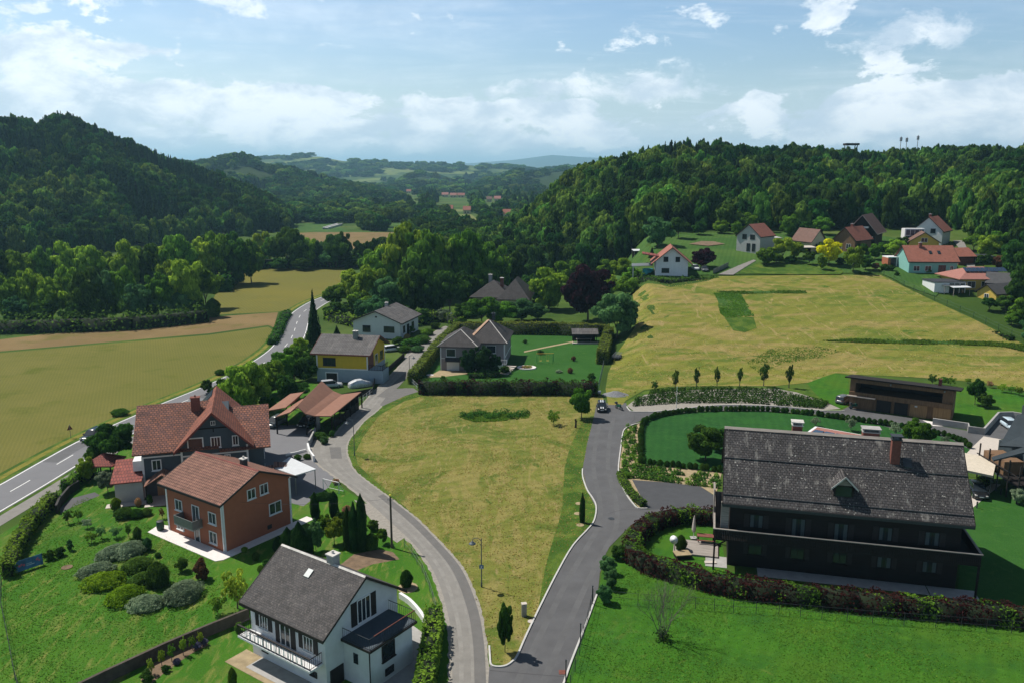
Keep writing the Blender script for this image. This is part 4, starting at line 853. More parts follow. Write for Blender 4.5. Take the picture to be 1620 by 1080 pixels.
# --- terracotta house
def orange_house():
    s = (CH-.55)/CH; L, D = 10.3*s, 9.34*s
    e, wo, ro = gable('terracotta_house', 'terracotta rendered house with brown tiled roof and a small grey balcony', -39.84*s, 88.43*s, -.60, L, D, 5.75, 7.75, .6, .6, 'orange_wall', 'tile_brown', z0=0, base=-.3, ridge='tile_annex')
    for (a0, a1, z0, z1) in ((1.75, 2.9, 3.05, 4.15), (7.8, 8.95, 2.95, 4.1)): window(e, 'f', L, D, a0, a1, z0, z1, curtain=True)
    window(e, 'f', L, D, 4.85, 6.0, 2.3, 4.2, sill=False, door=True, curtain=True, label='balcony door')
    window(e, 'f', L, D, 7.7, 8.85, .65, 1.85, curtain=True); window(e, 'f', L, D, 1.75, 2.9, .75, 1.55); window(e, 'f', L, D, 5.0, 5.8, .05, 1.75, sill=False, door=True, bars=0, label='ground floor door')
    window(e, 'r', L, D, 3.35, 4.3, 4.95, 5.95); window(e, 'r', L, D, 5.05, 6.0, 4.95, 6.0); window(e, 'r', L, D, 6.15, 7.7, 2.15, 3.35); 
    m = MB(); m.box(L, 5.7, .5, L+.03, 6.3, 1.0); m.build('vent_opening', M['dark_trim'], e)
    b = MB(); b.box(3.1, -1.25, 1.95, 6.5, -.01, 2.1); bo = b.build('balcony', M['concrete'], e)
    r = MB(); r.box(3.1, -1.25, 2.12, 6.5, -1.19, 3.05); r.box(3.1, -1.18, 2.12, 3.16, -.02, 3.05); r.box(6.44, -1.18, 2.12, 6.5, -.02, 3.05); r.build('balcony_panel', M['metal_grey'], bo)
    q = MB()
    for x, y in ((-.03, -.03), (L-.22, -.03)): q.box(x, y-.03, -.3, x+.25, y+.02, 5.55)
    q.box(L-.02, -.06, -.3, L+.03, .2, 5.6); q.box(L-.02, D-.2, -.3, L+.04, D+.05, 5.6); q.each('corner_trim', M['white_trim'], e)
    chimney(ro, L-3.2, D/2+.9, 7.1, 8.35, .3, .3, 'metal_dark', 'ridge_white')
    m = MB(); m.prism([(-2.2, .2, 0), (-1.4, -1.8, 0), (L+.9, -1.9, 0), (L+1.35, -1.2, 0), (L+1.35, D+2.2, 0), (L+.03, D+2.2, 0), (L+.03, -.03, 0), (-.03, -.03, 0), (-.9, .6, 0)], (0, 0, .07)); p = m.build('house_paving', M['paving_white']); tag(p, kind='structure'); p.location = e.location; p.rotation_euler = e.rotation_euler
    b = empty('rain_barrel', e.matrix_basis @ Vector((-.75, -.6, .07)), 0, 'dark green rain barrel at the left corner of the terracotta house', 'barrel'); m = MB(); m.lathe([(.36, 0), (.42, .3), (.43, .6), (.38, 1.0), (.36, 1.0), (.35, .92)], n=14); m.build('drum', mat('barrel_green', (.02, .06, .04), .5), b); m = MB(); m.lathe([(.39, 1.0), (.39, 1.05), (.2, 1.1)], n=14); m.build('lid', M['metal_dark'], b)
orange_house()
# --- slate-blue house with the big cross gable
def slate_house():
    L, D = 14.6, 13.6; th = R_(17)
    e = empty('slate_blue_house', (-46.3, 96.9, 0), th, 'large slate blue house with red orange tiled roof and a tall steep cross gable', 'house')
    w_ = MB(); he, hr = 6.0, 9.9; w_.prism([(0, 0, -.3), (0, D, -.3), (0, D, he), (0, D/2, hr), (0, 0, he)], (L-4.2, 0, 0)); w_.prism([(L-4.2, 0, -.3), (L-4.2, D, -.3), (L-4.2, D, 5.5), (L-4.2, D/2, 8.8), (L-4.2, 0, 5.5)], (4.2, 0, 0)); w_.build('wall', M['slate_wall'], e)
    r = MB(); up = .28; ez = he-(hr-he)/(D/2)*.7
    slab(r, [(-1.0, -.7, ez+up), (9.2, -.7, ez+up), (9.2, D/2, hr+up), (-1.0, D/2, hr+up)], .18); slab(r, [(-1.0, D/2, hr+up+.002), (9.2, D/2, hr+up+.002), (9.2, D+.7, ez+up), (-1.0, D+.7, ez+up)], .18)
    h2, z2 = 8.8, 5.5; e2 = z2-(h2-z2)/(D/2)*.7
    slab(r, [(9.205, -.7, e2+up), (L+.9, -.7, e2+up), (L+.9, D/2, h2+up), (9.205, D/2, h2+up)], .18); slab(r, [(9.205, D/2, h2+up+.002), (L+.9, D/2, h2+up+.002), (L+.9, D+.7, e2+up), (9.205, D+.7, e2+up)], .18)
    ro = r.build('roof', M['tile_red'], e)
    chimney(ro, 6.3, D/2-1.2, 8.9, 11.0, .55, .4, 'brick_red', 'brick_red')
    # cross gable
    c0, c1, yf, yb, ce, ca = 4.6, 12.7, -.35, 12.4, 6.35, 10.45; cm = (c0+c1)/2
    w2 = MB(); w2.prism([(c0, yf, 0), (c1, yf, 0), (c1, yf, ce), (cm, yf, ca-.25), (c0, yf, ce)], (0, yb-yf-.6, 0)); cg = w2.build('cross_gable', M['slate_wall'], e)
    r = MB(); s = (ca-ce)/(cm-c0); o = .75; ze = ce-s*o
    slab(r, [(c0-o, yf-1.1, ze+.3), (cm, yf-1.1, ca+.3), (cm, yb, ca+.3), (c0-o, yb, ze+.3)], .2); slab(r, [(cm, yf-1.1, ca+.302), (c1+o, yf-1.1, ze+.3), (c1+o, yb, ze+.3), (cm, yb, ca+.302)], .2); cr = r.build('cross_roof', M['tile_cross'], e)
    f = MB()
    for xa, xb in ((c0-o, cm), (c1+o, cm)):
        a = Vector((xa, yf-1.13, ze-.02)); b = Vector((xb, yf-1.13, ca-.02)); f.prism([a, b, b+Vector((0, 0, .34)), a+Vector((0, 0, .34))], (0, .05, 0))
    f.each('bargeboard', M['tile_annex'], cr)
    # trims: pale corner boards and storey band
    q = MB(); q.box(c0-.02, yf-.05, 0, c0+.22, yf-.001, 5.9); q.box(c1-.22, yf-.05, 0, c1+.02, yf-.001, 5.9); q.box(c0+.22, yf-.05, 4.9, c1-.22, yf-.001, 5.08); q.box(-.02, -.05, 0, .2, -.001, 5.3); q.box(.2, -.05, 5.1, c0-.02, -.001, 5.28); q.box(-.05, -.02, 0, -.001, .2, 5.3); q.each('corner_boards', M['white_trim'], e)
    W = lambda *a, **k: window(cg, 'f', c1, D, *a, off=.35, **k)
    W(8.35, 9.35, 5.95, 7.15, bars=2, fw=.12); W(10.95, 11.5, 6.0, 7.1, bars=1, fw=.12); W(5.6, 7.25, 5.85, 7.2, bars=0, gl='glass', fw=.14); W(8.45, 8.9, 8.85, 9.3, bars=1, fw=.06, sill=False); W(9.85, 10.4, 3.6, 4.65, bars=1, fw=.12)
    m = MB(); m.box(6.7, yf-.08, 8.35, 10.6, yf-.002, 8.5); m.box(8.6, yf-.075, 7.9, 8.72, yf-.003, 8.34); m.build('gable_framing', M['timber_dark'], cg)
    window(e, 'f', L, D, 1.2, 2.1, 3.5, 4.7, bars=1, fw=.12)
    m = MB(); m.box(L+.001, .6, .1, L+.05, 1.5, 2.4); m.box(L+.001, 2.2, 2.8, L+.06, 3.0, 4.2); m.each('side_glazing', M['white_trim'], e)
    # balcony box at the left end, low tiled annex and canopy over the entrance
    m = MB(); m.box(-1.15, .4, 3.4, -.001, 3.4, 4.7); m.build('bay_balcony', M['white_trim'], e)
    m = MB(); m.box(-3.2, -1.2, -.1, -.005, 3.6, 2.55); an = m.build('annex', M['grey_wall'], e)
    m = MB(); slab(m, [(-3.6, -1.6, 2.75), (-.003, -1.6, 2.75), (-.003, 3.9, 4.0), (-3.6, 3.9, 4.0)], .14); m.build('annex_roof', M['tile_annex'], an)
    m = MB(); slab(m, [(.3, -2.6, 2.3), (2.4, -2.6, 3.6), (2.4, -.01, 3.6), (.3, -.01, 2.3)], .14); slab(m, [(2.4, -2.6, 3.602), (4.3, -2.6, 2.4), (4.3, -.01, 2.4), (2.4, -.01, 3.602)], .14); m.build('porch_roof', M['tile_brown'], e)
    m = MB(); m.tube((.5, -2.4, 0), (.5, -2.4, 2.25), .09); m.tube((4.1, -2.4, 0), (4.1, -2.4, 2.3), .09); m.each('porch_post', M['timber_dark'], e)
    m = MB(); m.box(1.5, -.03, 0, 2.7, -.002, 2.1); m.build('front_door', M['timber_light'], e)
    m = MB()
    for k, (x, y) in enumerate(((L+.4, -.9), (L+2.6, .2))):
        slab(m, [(x-1.6, y-1.2, 2.5), (x+.7, y-1.5, 2.9), (x+.7, y+.2, 2.9), (x-1.6, y+.4, 2.6)], .12) if k == 0 else slab(m, [(x-1.45, y-1.8, 2.95), (x+1.5, y-1.4, 2.5), (x+1.6, y+.1, 2.5), (x-1.45, y+.1, 2.95)], .12)
    m.each('side_canopy', M['tile_brown'], e)
    m = MB()
    for k in range(4):
        x = 5.3+.01; y0 = D/2+1.0+k*1.1; 
    m = MB(); s0 = c0-o; 
    f_ = lambda x: ze+.32+s*(x-(c0-o))
    m.prism([(5.2, 8.6, f_(5.2)), (8.2, 8.6, f_(8.2)), (8.2, 12.0, f_(8.2)), (5.2, 12.0, f_(5.2))], (0, 0, .1)); m.build('solar_panel', M['solar'], cr)
    m = MB(); m.box(.3, -3.6, .02, 4.6, -.05, .06); m.box(-4.2, -2.6, .02, .3, -1.25, .06); p = m.build('entrance_paving', M['paving']); tag(p, kind='structure'); p.location = e.location; p.rotation_euler = e.rotation_euler
slate_house()
# --- copper-coloured carport group
def carport():
    s = 1.0
    def q(a, b, z): return tuple(at(a, b, z))
    e = empty('carport_building', at(470, 690), 0, 'open carport with swept copper brown shingle roofs beside the courtyard', 'carport'); b = e.location
    def rel(p): return tuple(Vector(p)-b)
    def C(x, y): return 400+x/6.75, 580+y/6.75
    zr, zm, ze = 5.2, 3.6, 2.9
    A = q(*C(470, 415), zr-.5); B = q(*C(735, 148), zr); 
    Al = q(*C(245, 530), 2.9); Bl = q(*C(560, 245), 3.6)
    A1 = q(*C(560, 495), 3.6); B1 = q(*C(860, 255), 3.6); A2 = q(*C(660, 520), 3.0); B2 = q(*C(950, 292), 3.0); A3 = q(*C(835, 522), 3.0); B3 = q(*C(1155, 265), 3.0)
    m = MB()
    for qd in ([A, A1, B1, B], [A1, A2, B2, B1], [A2, A3, B3, B2]): slab(m, [rel(p) for p in qd], .16)
    Am = q(*C(400, 480), 3.6); Bm = q(*C(620, 300), 4.0)
    slab(m, [rel(Al), rel(Am), rel(q(*C(640, 330), 3.2)), rel(q(*C(520, 340), 3.0))], .14); slab(m, [rel(Am), rel(A), rel(B), rel(Bm)], .14)
    m.build('roof', M['copper_roof'], e)
    m = MB(); P1, P2, P3, P4 = q(*C(145, 467), 2.9), q(*C(350, 430), 3.2), q(*C(540, 265), 3.4), q(*C(400, 285), 2.9); slab(m, [rel(P1), rel(P2), rel(P3), rel(P4)], .14)
    P5 = q(*C(450, 365), 3.1); slab(m, [rel(P2), rel(P5), rel(q(*C(560, 245), 3.9)), rel(P3)], .13); m.build('side_roof', M['copper_roof'], e)
    m = MB()
    for p in (A1, A2, A3, B3, B2, Al, P1, P2, P4): r_ = rel(p); m.box(r_[0]-.1, r_[1]+.25, 0, r_[0]+.1, r_[1]+.45, r_[2]-.2)
    n = 6
    for i in range(1, n): p = Vector(A3).lerp(Vector(B3), i/n); r_ = rel(p); m.box(r_[0]-.4, r_[1]-.08, 0, r_[0]-.24, r_[1]+.08, 2.7)
    m.each('post', M['timber_dark'], e)
    a, c = Vector(rel(B1)), Vector(rel(B3)); d = Vector(rel(Bl))
    m = MB(); m.prism([(d.x, d.y-.8, 0), (c.x-.4, c.y-.5, 0), (c.x-.4, c.y-.35, 0), (d.x, d.y-.65, 0)], (0, 0, 2.75)); m.prism([(Vector(rel(A3)).x-.4, Vector(rel(A3)).y+3, .0), (c.x-.45, c.y-.5, 0), (c.x-.35, c.y-.5, 0), (Vector(rel(A3)).x-.3, Vector(rel(A3)).y+3, 0)], (0, 0, 1.3)); m.each('rear_wall', M['timber_dark'], e)
    m = MB(); p = rel(at(*C(690, 665))); m.box(p[0]-.35, p[1]-.1, 0, p[0]+.35, p[1]+.5, 2.6); m.build('stone_pier', M['concrete'], e)
carport()
# --- yellow house
def yellow_house():
    L, D = 10.4, 10.6
    e, wo, ro = gable('yellow_house', 'yellow house with pale blue ground floor and grey corrugated roof', -38.26, 155.67, -.16, L, D, 5.87, 8.15, .9, .9, 'yellow_wall', 'fibre_cement', fascia='brick_red')
    m = MB(); m.box(-.04, -.05, -.4, L+3.0, D*.35, 2.55); m.box(-.04, D*.35, -.4, L+.04, D+.04, 2.5); m.build('ground_floor', M['blue_base'], e)
    m = MB(); m.box(-.05, -.08, 2.551, L+.05, -.001, 2.75); m.box(-.06, -.07, 2.75, .2, -.002, 5.4); m.box(L-.2, -.07, 2.75, L+.06, -.002, 5.4); m.box(L+.001, D-.25, .3, L+.05, D+.03, 5.4); m.each('white_band', M['white_trim'], e)
    window(e, 'f', L, D, 1.4, 3.8, 3.3, 4.7, frame='dark_trim', bars=2)
    m = MB(); m.box(1.9, -.10, 0, 4.1, -.051, 1.75); m.build('garage_door', M['dark_trim'], e); m = MB(); m.box(1.7, -.12, 1.751, 4.3, -.051, 1.95); m.box(1.7, -.12, 0, 1.899, -.051, 1.75); m.box(4.101, -.12, 0, 4.3, -.051, 1.75); m.each('garage_surround', M['white_trim'], e)
    window(e, 'r', L, D, 4.4, 5.9, 2.3, 4.6, frame='white_trim', door=True, sill=False, bars=0); window(e, 'r', L, D, 7.6, 9.2, 3.1, 4.6, frame='dark_trim')
    m = MB(); m.box(L+.001, .4, 2.6, L+.06, 3.4, 5.4); m.build('timber_panel', M['brick_red'], e)
    m = MB(); railing(m, [(L+.1, 0, 2.56), (L+2.9, 0, 2.56), (L+2.9, D*.35-.1, 2.56)], 1.0, bar=.3, r=.04); m.build('terrace_railing', M['dark_trim'], e)
    chimney(ro, 6.6, D/2-1.0, 7.6, 9.3, .45, .4, 'metal_grey', 'ridge_white')
yellow_house()
# --- second white house
def white2():
    L, D = 12.7, 12.4
    e, wo, ro = gable('white_bungalow', 'white bungalow with wide low grey corrugated roof behind the yellow house', -27.45, 196.52, 1.33, L, D, 4.1, 6.6, .8, .8, 'white2_wall', 'fibre_cement', base=-.8)
    window(e, 'l', L, D, 7.9, 9.8, 1.6, 3.0, frame='dark_trim'); window(e, 'l', L, D, 1.6, 4.2, 1.7, 3.0, frame='dark_trim', bars=2)
    window(e, 'f', L, D, 2, 3.2, 1.3, 2.8, frame='dark_trim'); window(e, 'f', L, D, 4.6, 6, .3, 2.8, frame='dark_trim'); window(e, 'f', L, D, 8, 9.4, 1.3, 2.8, frame='dark_trim')
    m = MB(); m.box(-.03, 6, 5.1, -.001, 6.5, 5.5); m.build('gable_vent', M['dark_trim'], e)
    chimney(ro, 8, D/2+.5, 6.2, 7.6, .35, .35, 'concrete', 'ridge_white')
white2()
# --- mauve-grey neighbour with hipped roofs
def hip(m, x0, y0, x1, y1, ze, zr, ov=.5, t=.16, inset=None, ridge_y=True):
    a = [(x0-ov, y0-ov, ze), (x1+ov, y0-ov, ze), (x1+ov, y1+ov, ze), (x0-ov, y1+ov, ze)]
    if ridge_y: i = (x1-x0)/2+ov if inset is None else inset; p = ((x0+x1)/2, y0-ov+i, zr); q = ((x0+x1)/2, y1+ov-i, zr)
    else: i = (y1-y0)/2+ov if inset is None else inset; p = (x0-ov+i, (y0+y1)/2, zr); q = (x1+ov-i, (y0+y1)/2, zr)
    if ridge_y: fs = [[a[0], a[1], p], [a[1], a[2], q, p], [a[2], a[3], q], [a[3], a[0], p, q]]
    else: fs = [[a[0], a[1], q, p], [a[1], a[2], q], [a[2], a[3], p, q], [a[3], a[0], p]]
    for f in fs: m.poly(f)
    m.poly([(v[0], v[1], v[2]-t) for v in reversed(a)])
    for k in range(4): b, c = a[k], a[(k+1) % 4]; m.poly([(b[0], b[1], b[2]-t), (c[0], c[1], c[2]-t), c, b])
    return p, q, a
def mauve_house():
    th = R_(-6); e = empty('mauve_house', (-14.8, 164.6, 0), th, 'mauve grey house with two dark hipped roofs inside the clipped hedge', 'house')
    m = MB(); m.box(0, 0, -.3, 7.4, 12, 5.1); m.box(5.2, 4.6, -.3, 12.9, 16.5, 5.1); m.build('wall', M['mauve_wall'], e)
    r = MB(); p, q, a = hip(r, 0, 0, 7.4, 11, 5.12, 7.9, .6); p2, q2, a2 = hip(r, 5.0, 4.4, 12.9, 16.5, 5.13, 8.9, .6, inset=6.0); ro = r.build('roof', M['fibre_dark'], e)
    c = MB(); c.tube(a[1], p, .09, n=6); c.tube(a[0], p, .07, n=6); c.tube(a2[1], p2, .09, n=6); c.tube(a2[1], p2, .05, n=6); c.each('hip_cap', M['ridge_white'], ro)
    c = MB(); c.prism([Vector(a2[0])+Vector((0, 0, .02)), Vector(a2[0])+Vector((.7, 0, .05)), Vector(p2)+Vector((.05, 0, .1)), Vector(p2)+Vector((-.5, 0, .02))], (0, 0, .08)); c.build('copper_valley', M['ridge_copper'], ro)
    chimney(ro, 9.5, 12.5, 8.5, 9.9, .35, .35, 'metal_dark', 'metal_dark')
    window(e, 'f', 7.4, 12, 1.3, 3.1, 3.0, 4.5, bars=0); 
    m = MB(); m.box(1.3, -.06, 0, 3.9, -.001, 2.0); m.build('garage_door', M['white_trim'], e)
    m = MB(); slab(m, [(.9, -1.0, 2.15), (4.3, -1.0, 2.15), (4.1, -.002, 2.75), (1.1, -.002, 2.75)], .12); m.build('garage_canopy', M['fibre_dark'], e)
    m = MB(); m.box(-.04, -.05, 0, .18, -.002, 4.9); m.box(.18, -.05, 2.5, .9, -.002, 2.62); m.box(4.4, -.05, 2.5, 7.3, -.002, 2.62); m.box(12.65, 4.54, 0, 12.95, 4.598, 4.9); m.box(12.901, 4.56, 1.9, 12.96, 16.5, 2.1); m.each('white_band', M['white_trim'], e)
    o = MB(); window(e, 'f', 12.9, 12, 9.0, 10.9, 2.9, 4.4, off=-4.6, bars=0)
    m = MB(); m.box(9.2, 2.6, 1.0, 11.4, 4.55, 1.15); m.box(11.4, 2.6, 0, 12.6, 4.0, .8); m.build('porch', M['white_trim'], e)
    m = MB(); railing(m, [(11.4, 2.6, 1.15), (13.4, 2.6, .9), (13.4, 4.5, .9)], .9, bar=.3, r=.04); m.build('porch_railing', M['metal_white'], e)
    p = MB(); p.prism([(-1.5, -6.5, 0), (-.2, -.3, 0), (7.5, -.3, 0), (7.0, -2.2, 0), (1.5, -5.6, 0)], (0, 0, .06)); o = p.build('garage_forecourt', M['sand']); tag(o, kind='structure'); o.location = e.location; o.rotation_euler = e.rotation_euler
    # garden steps
    s = empty('garden_steps', e.matrix_basis @ Vector((12.2, -1.8, 0)), th-.25, 'pale garden steps between low hedges beside the mauve house', 'steps')
    for k in range(5): m = MB(); m.box(0, k*1.05, k*.14, 2.2, k*1.05+.85, k*.14+.16); m.each('step', M['paving'], s)
mauve_house()
# --- timber chalet
def chalet():
    L, D, he, hr = 21.7, 11.0, 7.82, 12.94
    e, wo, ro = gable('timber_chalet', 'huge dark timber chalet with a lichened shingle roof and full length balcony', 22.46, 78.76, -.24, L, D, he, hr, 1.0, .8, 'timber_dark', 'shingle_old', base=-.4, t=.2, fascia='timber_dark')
    sl_ = (hr-he)/(D/2)
    def rz(v): return he+sl_*v+.3
    # snow guard rails and ridge boards
    m = MB()
    for v in (-.35, 2.75): m.tube((-.8, v, rz(v)+.09), (L+.8, v, rz(v)+.09), .045, n=6)
    m.each('snow_guard', M['metal_dark'], ro)
    m = MB(); m.prism([(-.85, D/2-.25, hr+.18), (-.85, D/2, hr+.42), (-.85, D/2+.25, hr+.18)], (L+1.7, 0, 0)); m.build('ridge_cap', M['timber_grey'], ro)
    m = MB(); m.box(-.8, -1.12, rz(-1)-.35, L+.8, -1.0, rz(-1)-.06); m.build('gutter', M['metal_dark'], ro)
    for a0, a1, z0, z1, d in ((2.05, 3.25, 4.45, 5.8, 0), (6.15, 7.35, 3.7, 5.8, 1), (10.2, 11.4, 3.7, 5.7, 1), (14.35, 15.5, 4.4, 5.75, 0), (18.55, 19.75, 4.35, 5.7, 0)):
        window(e, 'f', L, D, a0, a1, z0, z1, frame='timber_dark', sill=not d, door=bool(d), shutters=.5, curtain=True)
    for a0 in (2.1, 6.25, 10.3, 14.45, 18.6): window(e, 'f', L, D, a0, a0+1.2, 1.5, 2.6, frame='timber_dark', shutters=.45, curtain=a0 > 14)
    # balcony round the front and both ends
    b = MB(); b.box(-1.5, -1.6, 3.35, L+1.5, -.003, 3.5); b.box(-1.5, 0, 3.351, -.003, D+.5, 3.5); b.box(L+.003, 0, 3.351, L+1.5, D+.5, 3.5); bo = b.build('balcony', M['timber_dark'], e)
    m = MB(); x = -1.5
    def rail(p, q):
        p = Vector(p); q = Vector(q); n = int((q-p).length/.17); u = (q-p).normalized(); v = Vector((-u.y, u.x, 0))
        for i in range(n): c = p+(q-p)*(i+.5)/n; m.prism([c-u*.07-v*.015, c+u*.07-v*.015, c+u*.07+v*.015, c-u*.07+v*.015], (0, 0, 1.02))
    rail((-1.5, -1.58, 3.5), (L+1.5, -1.58, 3.5)); rail((-1.48, -1.5, 3.5), (-1.48, D+.5, 3.5)); rail((L+1.48, -1.5, 3.5), (L+1.48, D+.5, 3.5)); m.build('baluster', M['timber_dark'], bo)
    m = MB(); m.box(-1.6, -1.68, 4.53, L+1.6, -1.48, 4.62); m.box(-1.6, -1.479, 4.53, -1.4, D+.5, 4.62); m.box(L+1.4, -1.479, 4.53, L+1.6, D+.5, 4.62); m.each('handrail', M['timber_grey'], bo)
    m = MB()
    for (x, y) in ((-1.4, -1.45), (L+1.4, -1.45), (-1.4, 5), (L+1.4, 5)): m.box(x-.09, y-.09, 0, x+.09, y+.09, 3.35)
    m.prism([(-1.35, -1.4, 2.5), (-1.35, -1.4, 2.65), (-.3, -1.4, 3.35), (-.3, -1.4, 3.2)], (0, .1, 0)); m.each('post', M['timber_dark'], e)
    m = MB(); m.box(-.9, -.4, 3.5, -.1, .0, 7.0); m.box(-1.62, 2.5, 3.5, -1.5, 4.2, 7.2); m.each('wind_screen', M['timber_grey'], e)
    # dormer
    m = MB(); yd = .35; zb = rz(yd)-.1; m.prism([(9.9, yd, zb), (11.75, yd, zb), (11.75, yd, zb+1.25), (10.82, yd, zb+2.15), (9.9, yd, zb+1.25)], (0, 2.0, 0)); d = m.build('dormer', M['timber_dark'], ro)
    m = MB(); zp = zb+2.3; slab(m, [(9.55, yd-.5, zb+1.05), (10.82, yd-.5, zp), (10.82, yd+2.2, zp), (9.55, yd+2.2, zb+1.05)], .12); slab(m, [(10.82, yd-.5, zp+.002), (12.1, yd-.5, zb+1.05), (12.1, yd+2.2, zb+1.05), (10.82, yd+2.2, zp+.002)], .12); m.build('dormer_roof', M['shingle_old'], ro)
    m = MB()
    for xa in (9.55, 12.1): a = Vector((xa, yd-.56, zb+.92)); b2 = Vector((10.82, yd-.56, zp-.1)); m.prism([a, b2, b2+Vector((0, 0, .2)), a+Vector((0, 0, .2))], (0, .05, 0))
    m.each('dormer_bargeboard', M['ridge_white'], ro)
    m = MB(); m.prism([(10.1, yd-.02, zb+1.3), (11.55, yd-.02, zb+1.3), (10.82, yd-.02, zb+2.0)], (0, -.03, 0)); m.build('dormer_gable', M['timber_grey'], ro)
    m = MB(); m.box(10.1, yd-.03, zb+.15, 11.55, yd-.002, zb+1.15); m.build('dormer_window', M['glass'], ro)
    chimney(ro, 15.9, 3.7, rz(3.7)-1.2, hr+.8, .42, .36, 'brick_red', 'metal_dark', True)
    chimney(ro, 6.7, 6.9, 11.2, 13.6, .5, .45, 'brick_red', 'ridge_white', True)
    chimney(ro, 14.0, 6.6, 11.4, 13.5, .8, .5, 'brick_red', 'concrete', True)
    m = MB(); m.prism([(16.7, 3.1, rz(3.1)-.02), (17.5, 3.1, rz(3.1)-.02), (17.5, 3.9, rz(3.9)-.02), (16.7, 3.9, rz(3.9)-.02)], (0, 0, .1)); m.build('skylight', M['glass'], ro)
    m = MB(); m.box(-2.2, -.9, .012, -.02, 1.6, .05); m.box(L-2.6, -2.0, .012, L+1.7, -.02, .05); m.box(3, -1.9, .01, L-2.7, -.02, .04); p = m.build('chalet_paving', M['concrete']); tag(p, kind='structure'); p.location = e.location; p.rotation_euler = e.rotation_euler
    m = MB(); m.box(-5.6, 1.1, .03, -.9, 4.6, .22); p = m.build('garden_deck', M['timber_grey']); tag(p, 'pale timber garden deck at the left end of the dark chalet', 'deck'); p.location = e.location; p.rotation_euler = e.rotation_euler
    return e
CHA = chalet()
def pool_house():
    z = 4.0; P = [at(1262, 693, z), at(1289.6, 673.7, z), at(1425, 698, z), at(1400, 724, z)]; e = empty('flat_roofed_annex', (P[0].x, P[0].y, 0), 0, 'low annex with a white rimmed reddish flat roof and solar panels behind the chalet ridge', 'building'); b = e.location; c = (P[0]+P[1]+P[2]+P[3])/4
    m = MB(); m.prism([tuple(p.lerp(c, .04)-b-Vector((0, 0, z+.2))) for p in P], (0, 0, z-.05)); w_ = m.build('wall', M['white_wall'], e)
    m = MB(); m.prism([tuple(p-b-Vector((0, 0, .25))) for p in P], (0, 0, .25)); m.build('roof_rim', M['white_trim'], e); m = MB(); m.prism([tuple(p.lerp(c, .07)-b+Vector((0, 0, .003))) for p in P], (0, 0, .04)); rf = m.build('roof_covering', M['tile_far_pink'], e)
    u = (P[2]-P[1]).normalized(); v = (P[0]-P[1]).normalized()
    for k in range(6):
        o = P[1].lerp(P[2], .06)+v*2.0+u*(k*1.45)-b+Vector((0, 0, .1)); m = MB(); m.prism([o, o+u*1.25, o+u*1.25+v*1.9+Vector((0, 0, -.02)), o+v*1.9], (0, 0, .07)); m.build('solar_panel', M['solar'], rf)
pool_house()
# --- timber garage building
def garage():
    th = -.56; L, D = 15.9, 6.2; e = empty('timber_garage', (58.56, 136.81, 0), th, 'long timber garage with a dark open upper deck and a low pitched roof', 'garage')
    m = MB(); m.box(0, .4, -.5, L, D, 2.6); m.box(0, D-.2, 2.6, L, D, 4.35); m.prism([(0, 0, 2.6), (0, D-.2, 2.6), (0, D-.2, 4.4), (0, 0, 5.3)], (.9, 0, 0)); m.prism([(L-1.6, 0, 2.61), (L-1.6, D-.2, 2.61), (L-1.6, D-.2, 4.4), (L-1.6, 0, 5.3)], (1.6, 0, 0)); m.box(.9, 0, 4.7, L-1.6, .2, 5.3); m.box(0, -.25, 2.25, L, 0, 3.1); m.build('wall', M['timber_wall'], e)
    m = MB(); slab(m, [(-.8, -.9, 5.75), (L+1.0, -.9, 5.75), (L+1.0, D+.4, 4.55), (-.8, D+.4, 4.55)], .2); m.build('pitched_roof', M['timber_dark'], e)
    m = MB(); m.box(-.3, -1.0, 2.35, 4.3, -.26, 2.5); m.build('canopy', M['timber_grey'], e)
    for x0, x1, mt in ((.4, 3.8, 'timber_wall'), (9.6, 12.2, 'timber_light'), (13.1, 15.7, 'timber_light')): m = MB(); m.box(x0, .32, 0, x1, .395, 2.2); m.build('garage_door', M[mt], e)
    for x0, x1 in ((4.4, 6.7), (7.2, 9.3)): m = MB(); m.box(x0, .33, 0, x1, .396, 2.2); m.build('garage_door', M['dark_trim'], e)
    m = MB(); m.box(10.3, .3, 1.7, 10.7, .319, 1.95); m.build('door_plate', M['white_trim'], e)
    m = MB(); m.box(.9, 5.9, 2.61, L-1.6, 5.99, 4.3); m.build('deck_lining', M['dark_trim'], e)
    m = MB(); m.lathe([(.14, 0), (.14, .3), (.05, .32)], (6.4, -.1, 4.9), 8); m.lathe([(.14, 0), (.14, .3), (.05, .32)], (14.5, -.1, 4.9), 8); m.each('wall_lamp', M['metal_grey'], e)
    m = MB(); m.box(13.2, 4.2, 4.5, 13.7, 4.7, 6.1); m.build('chimney', M['brick_red'], e)
garage()
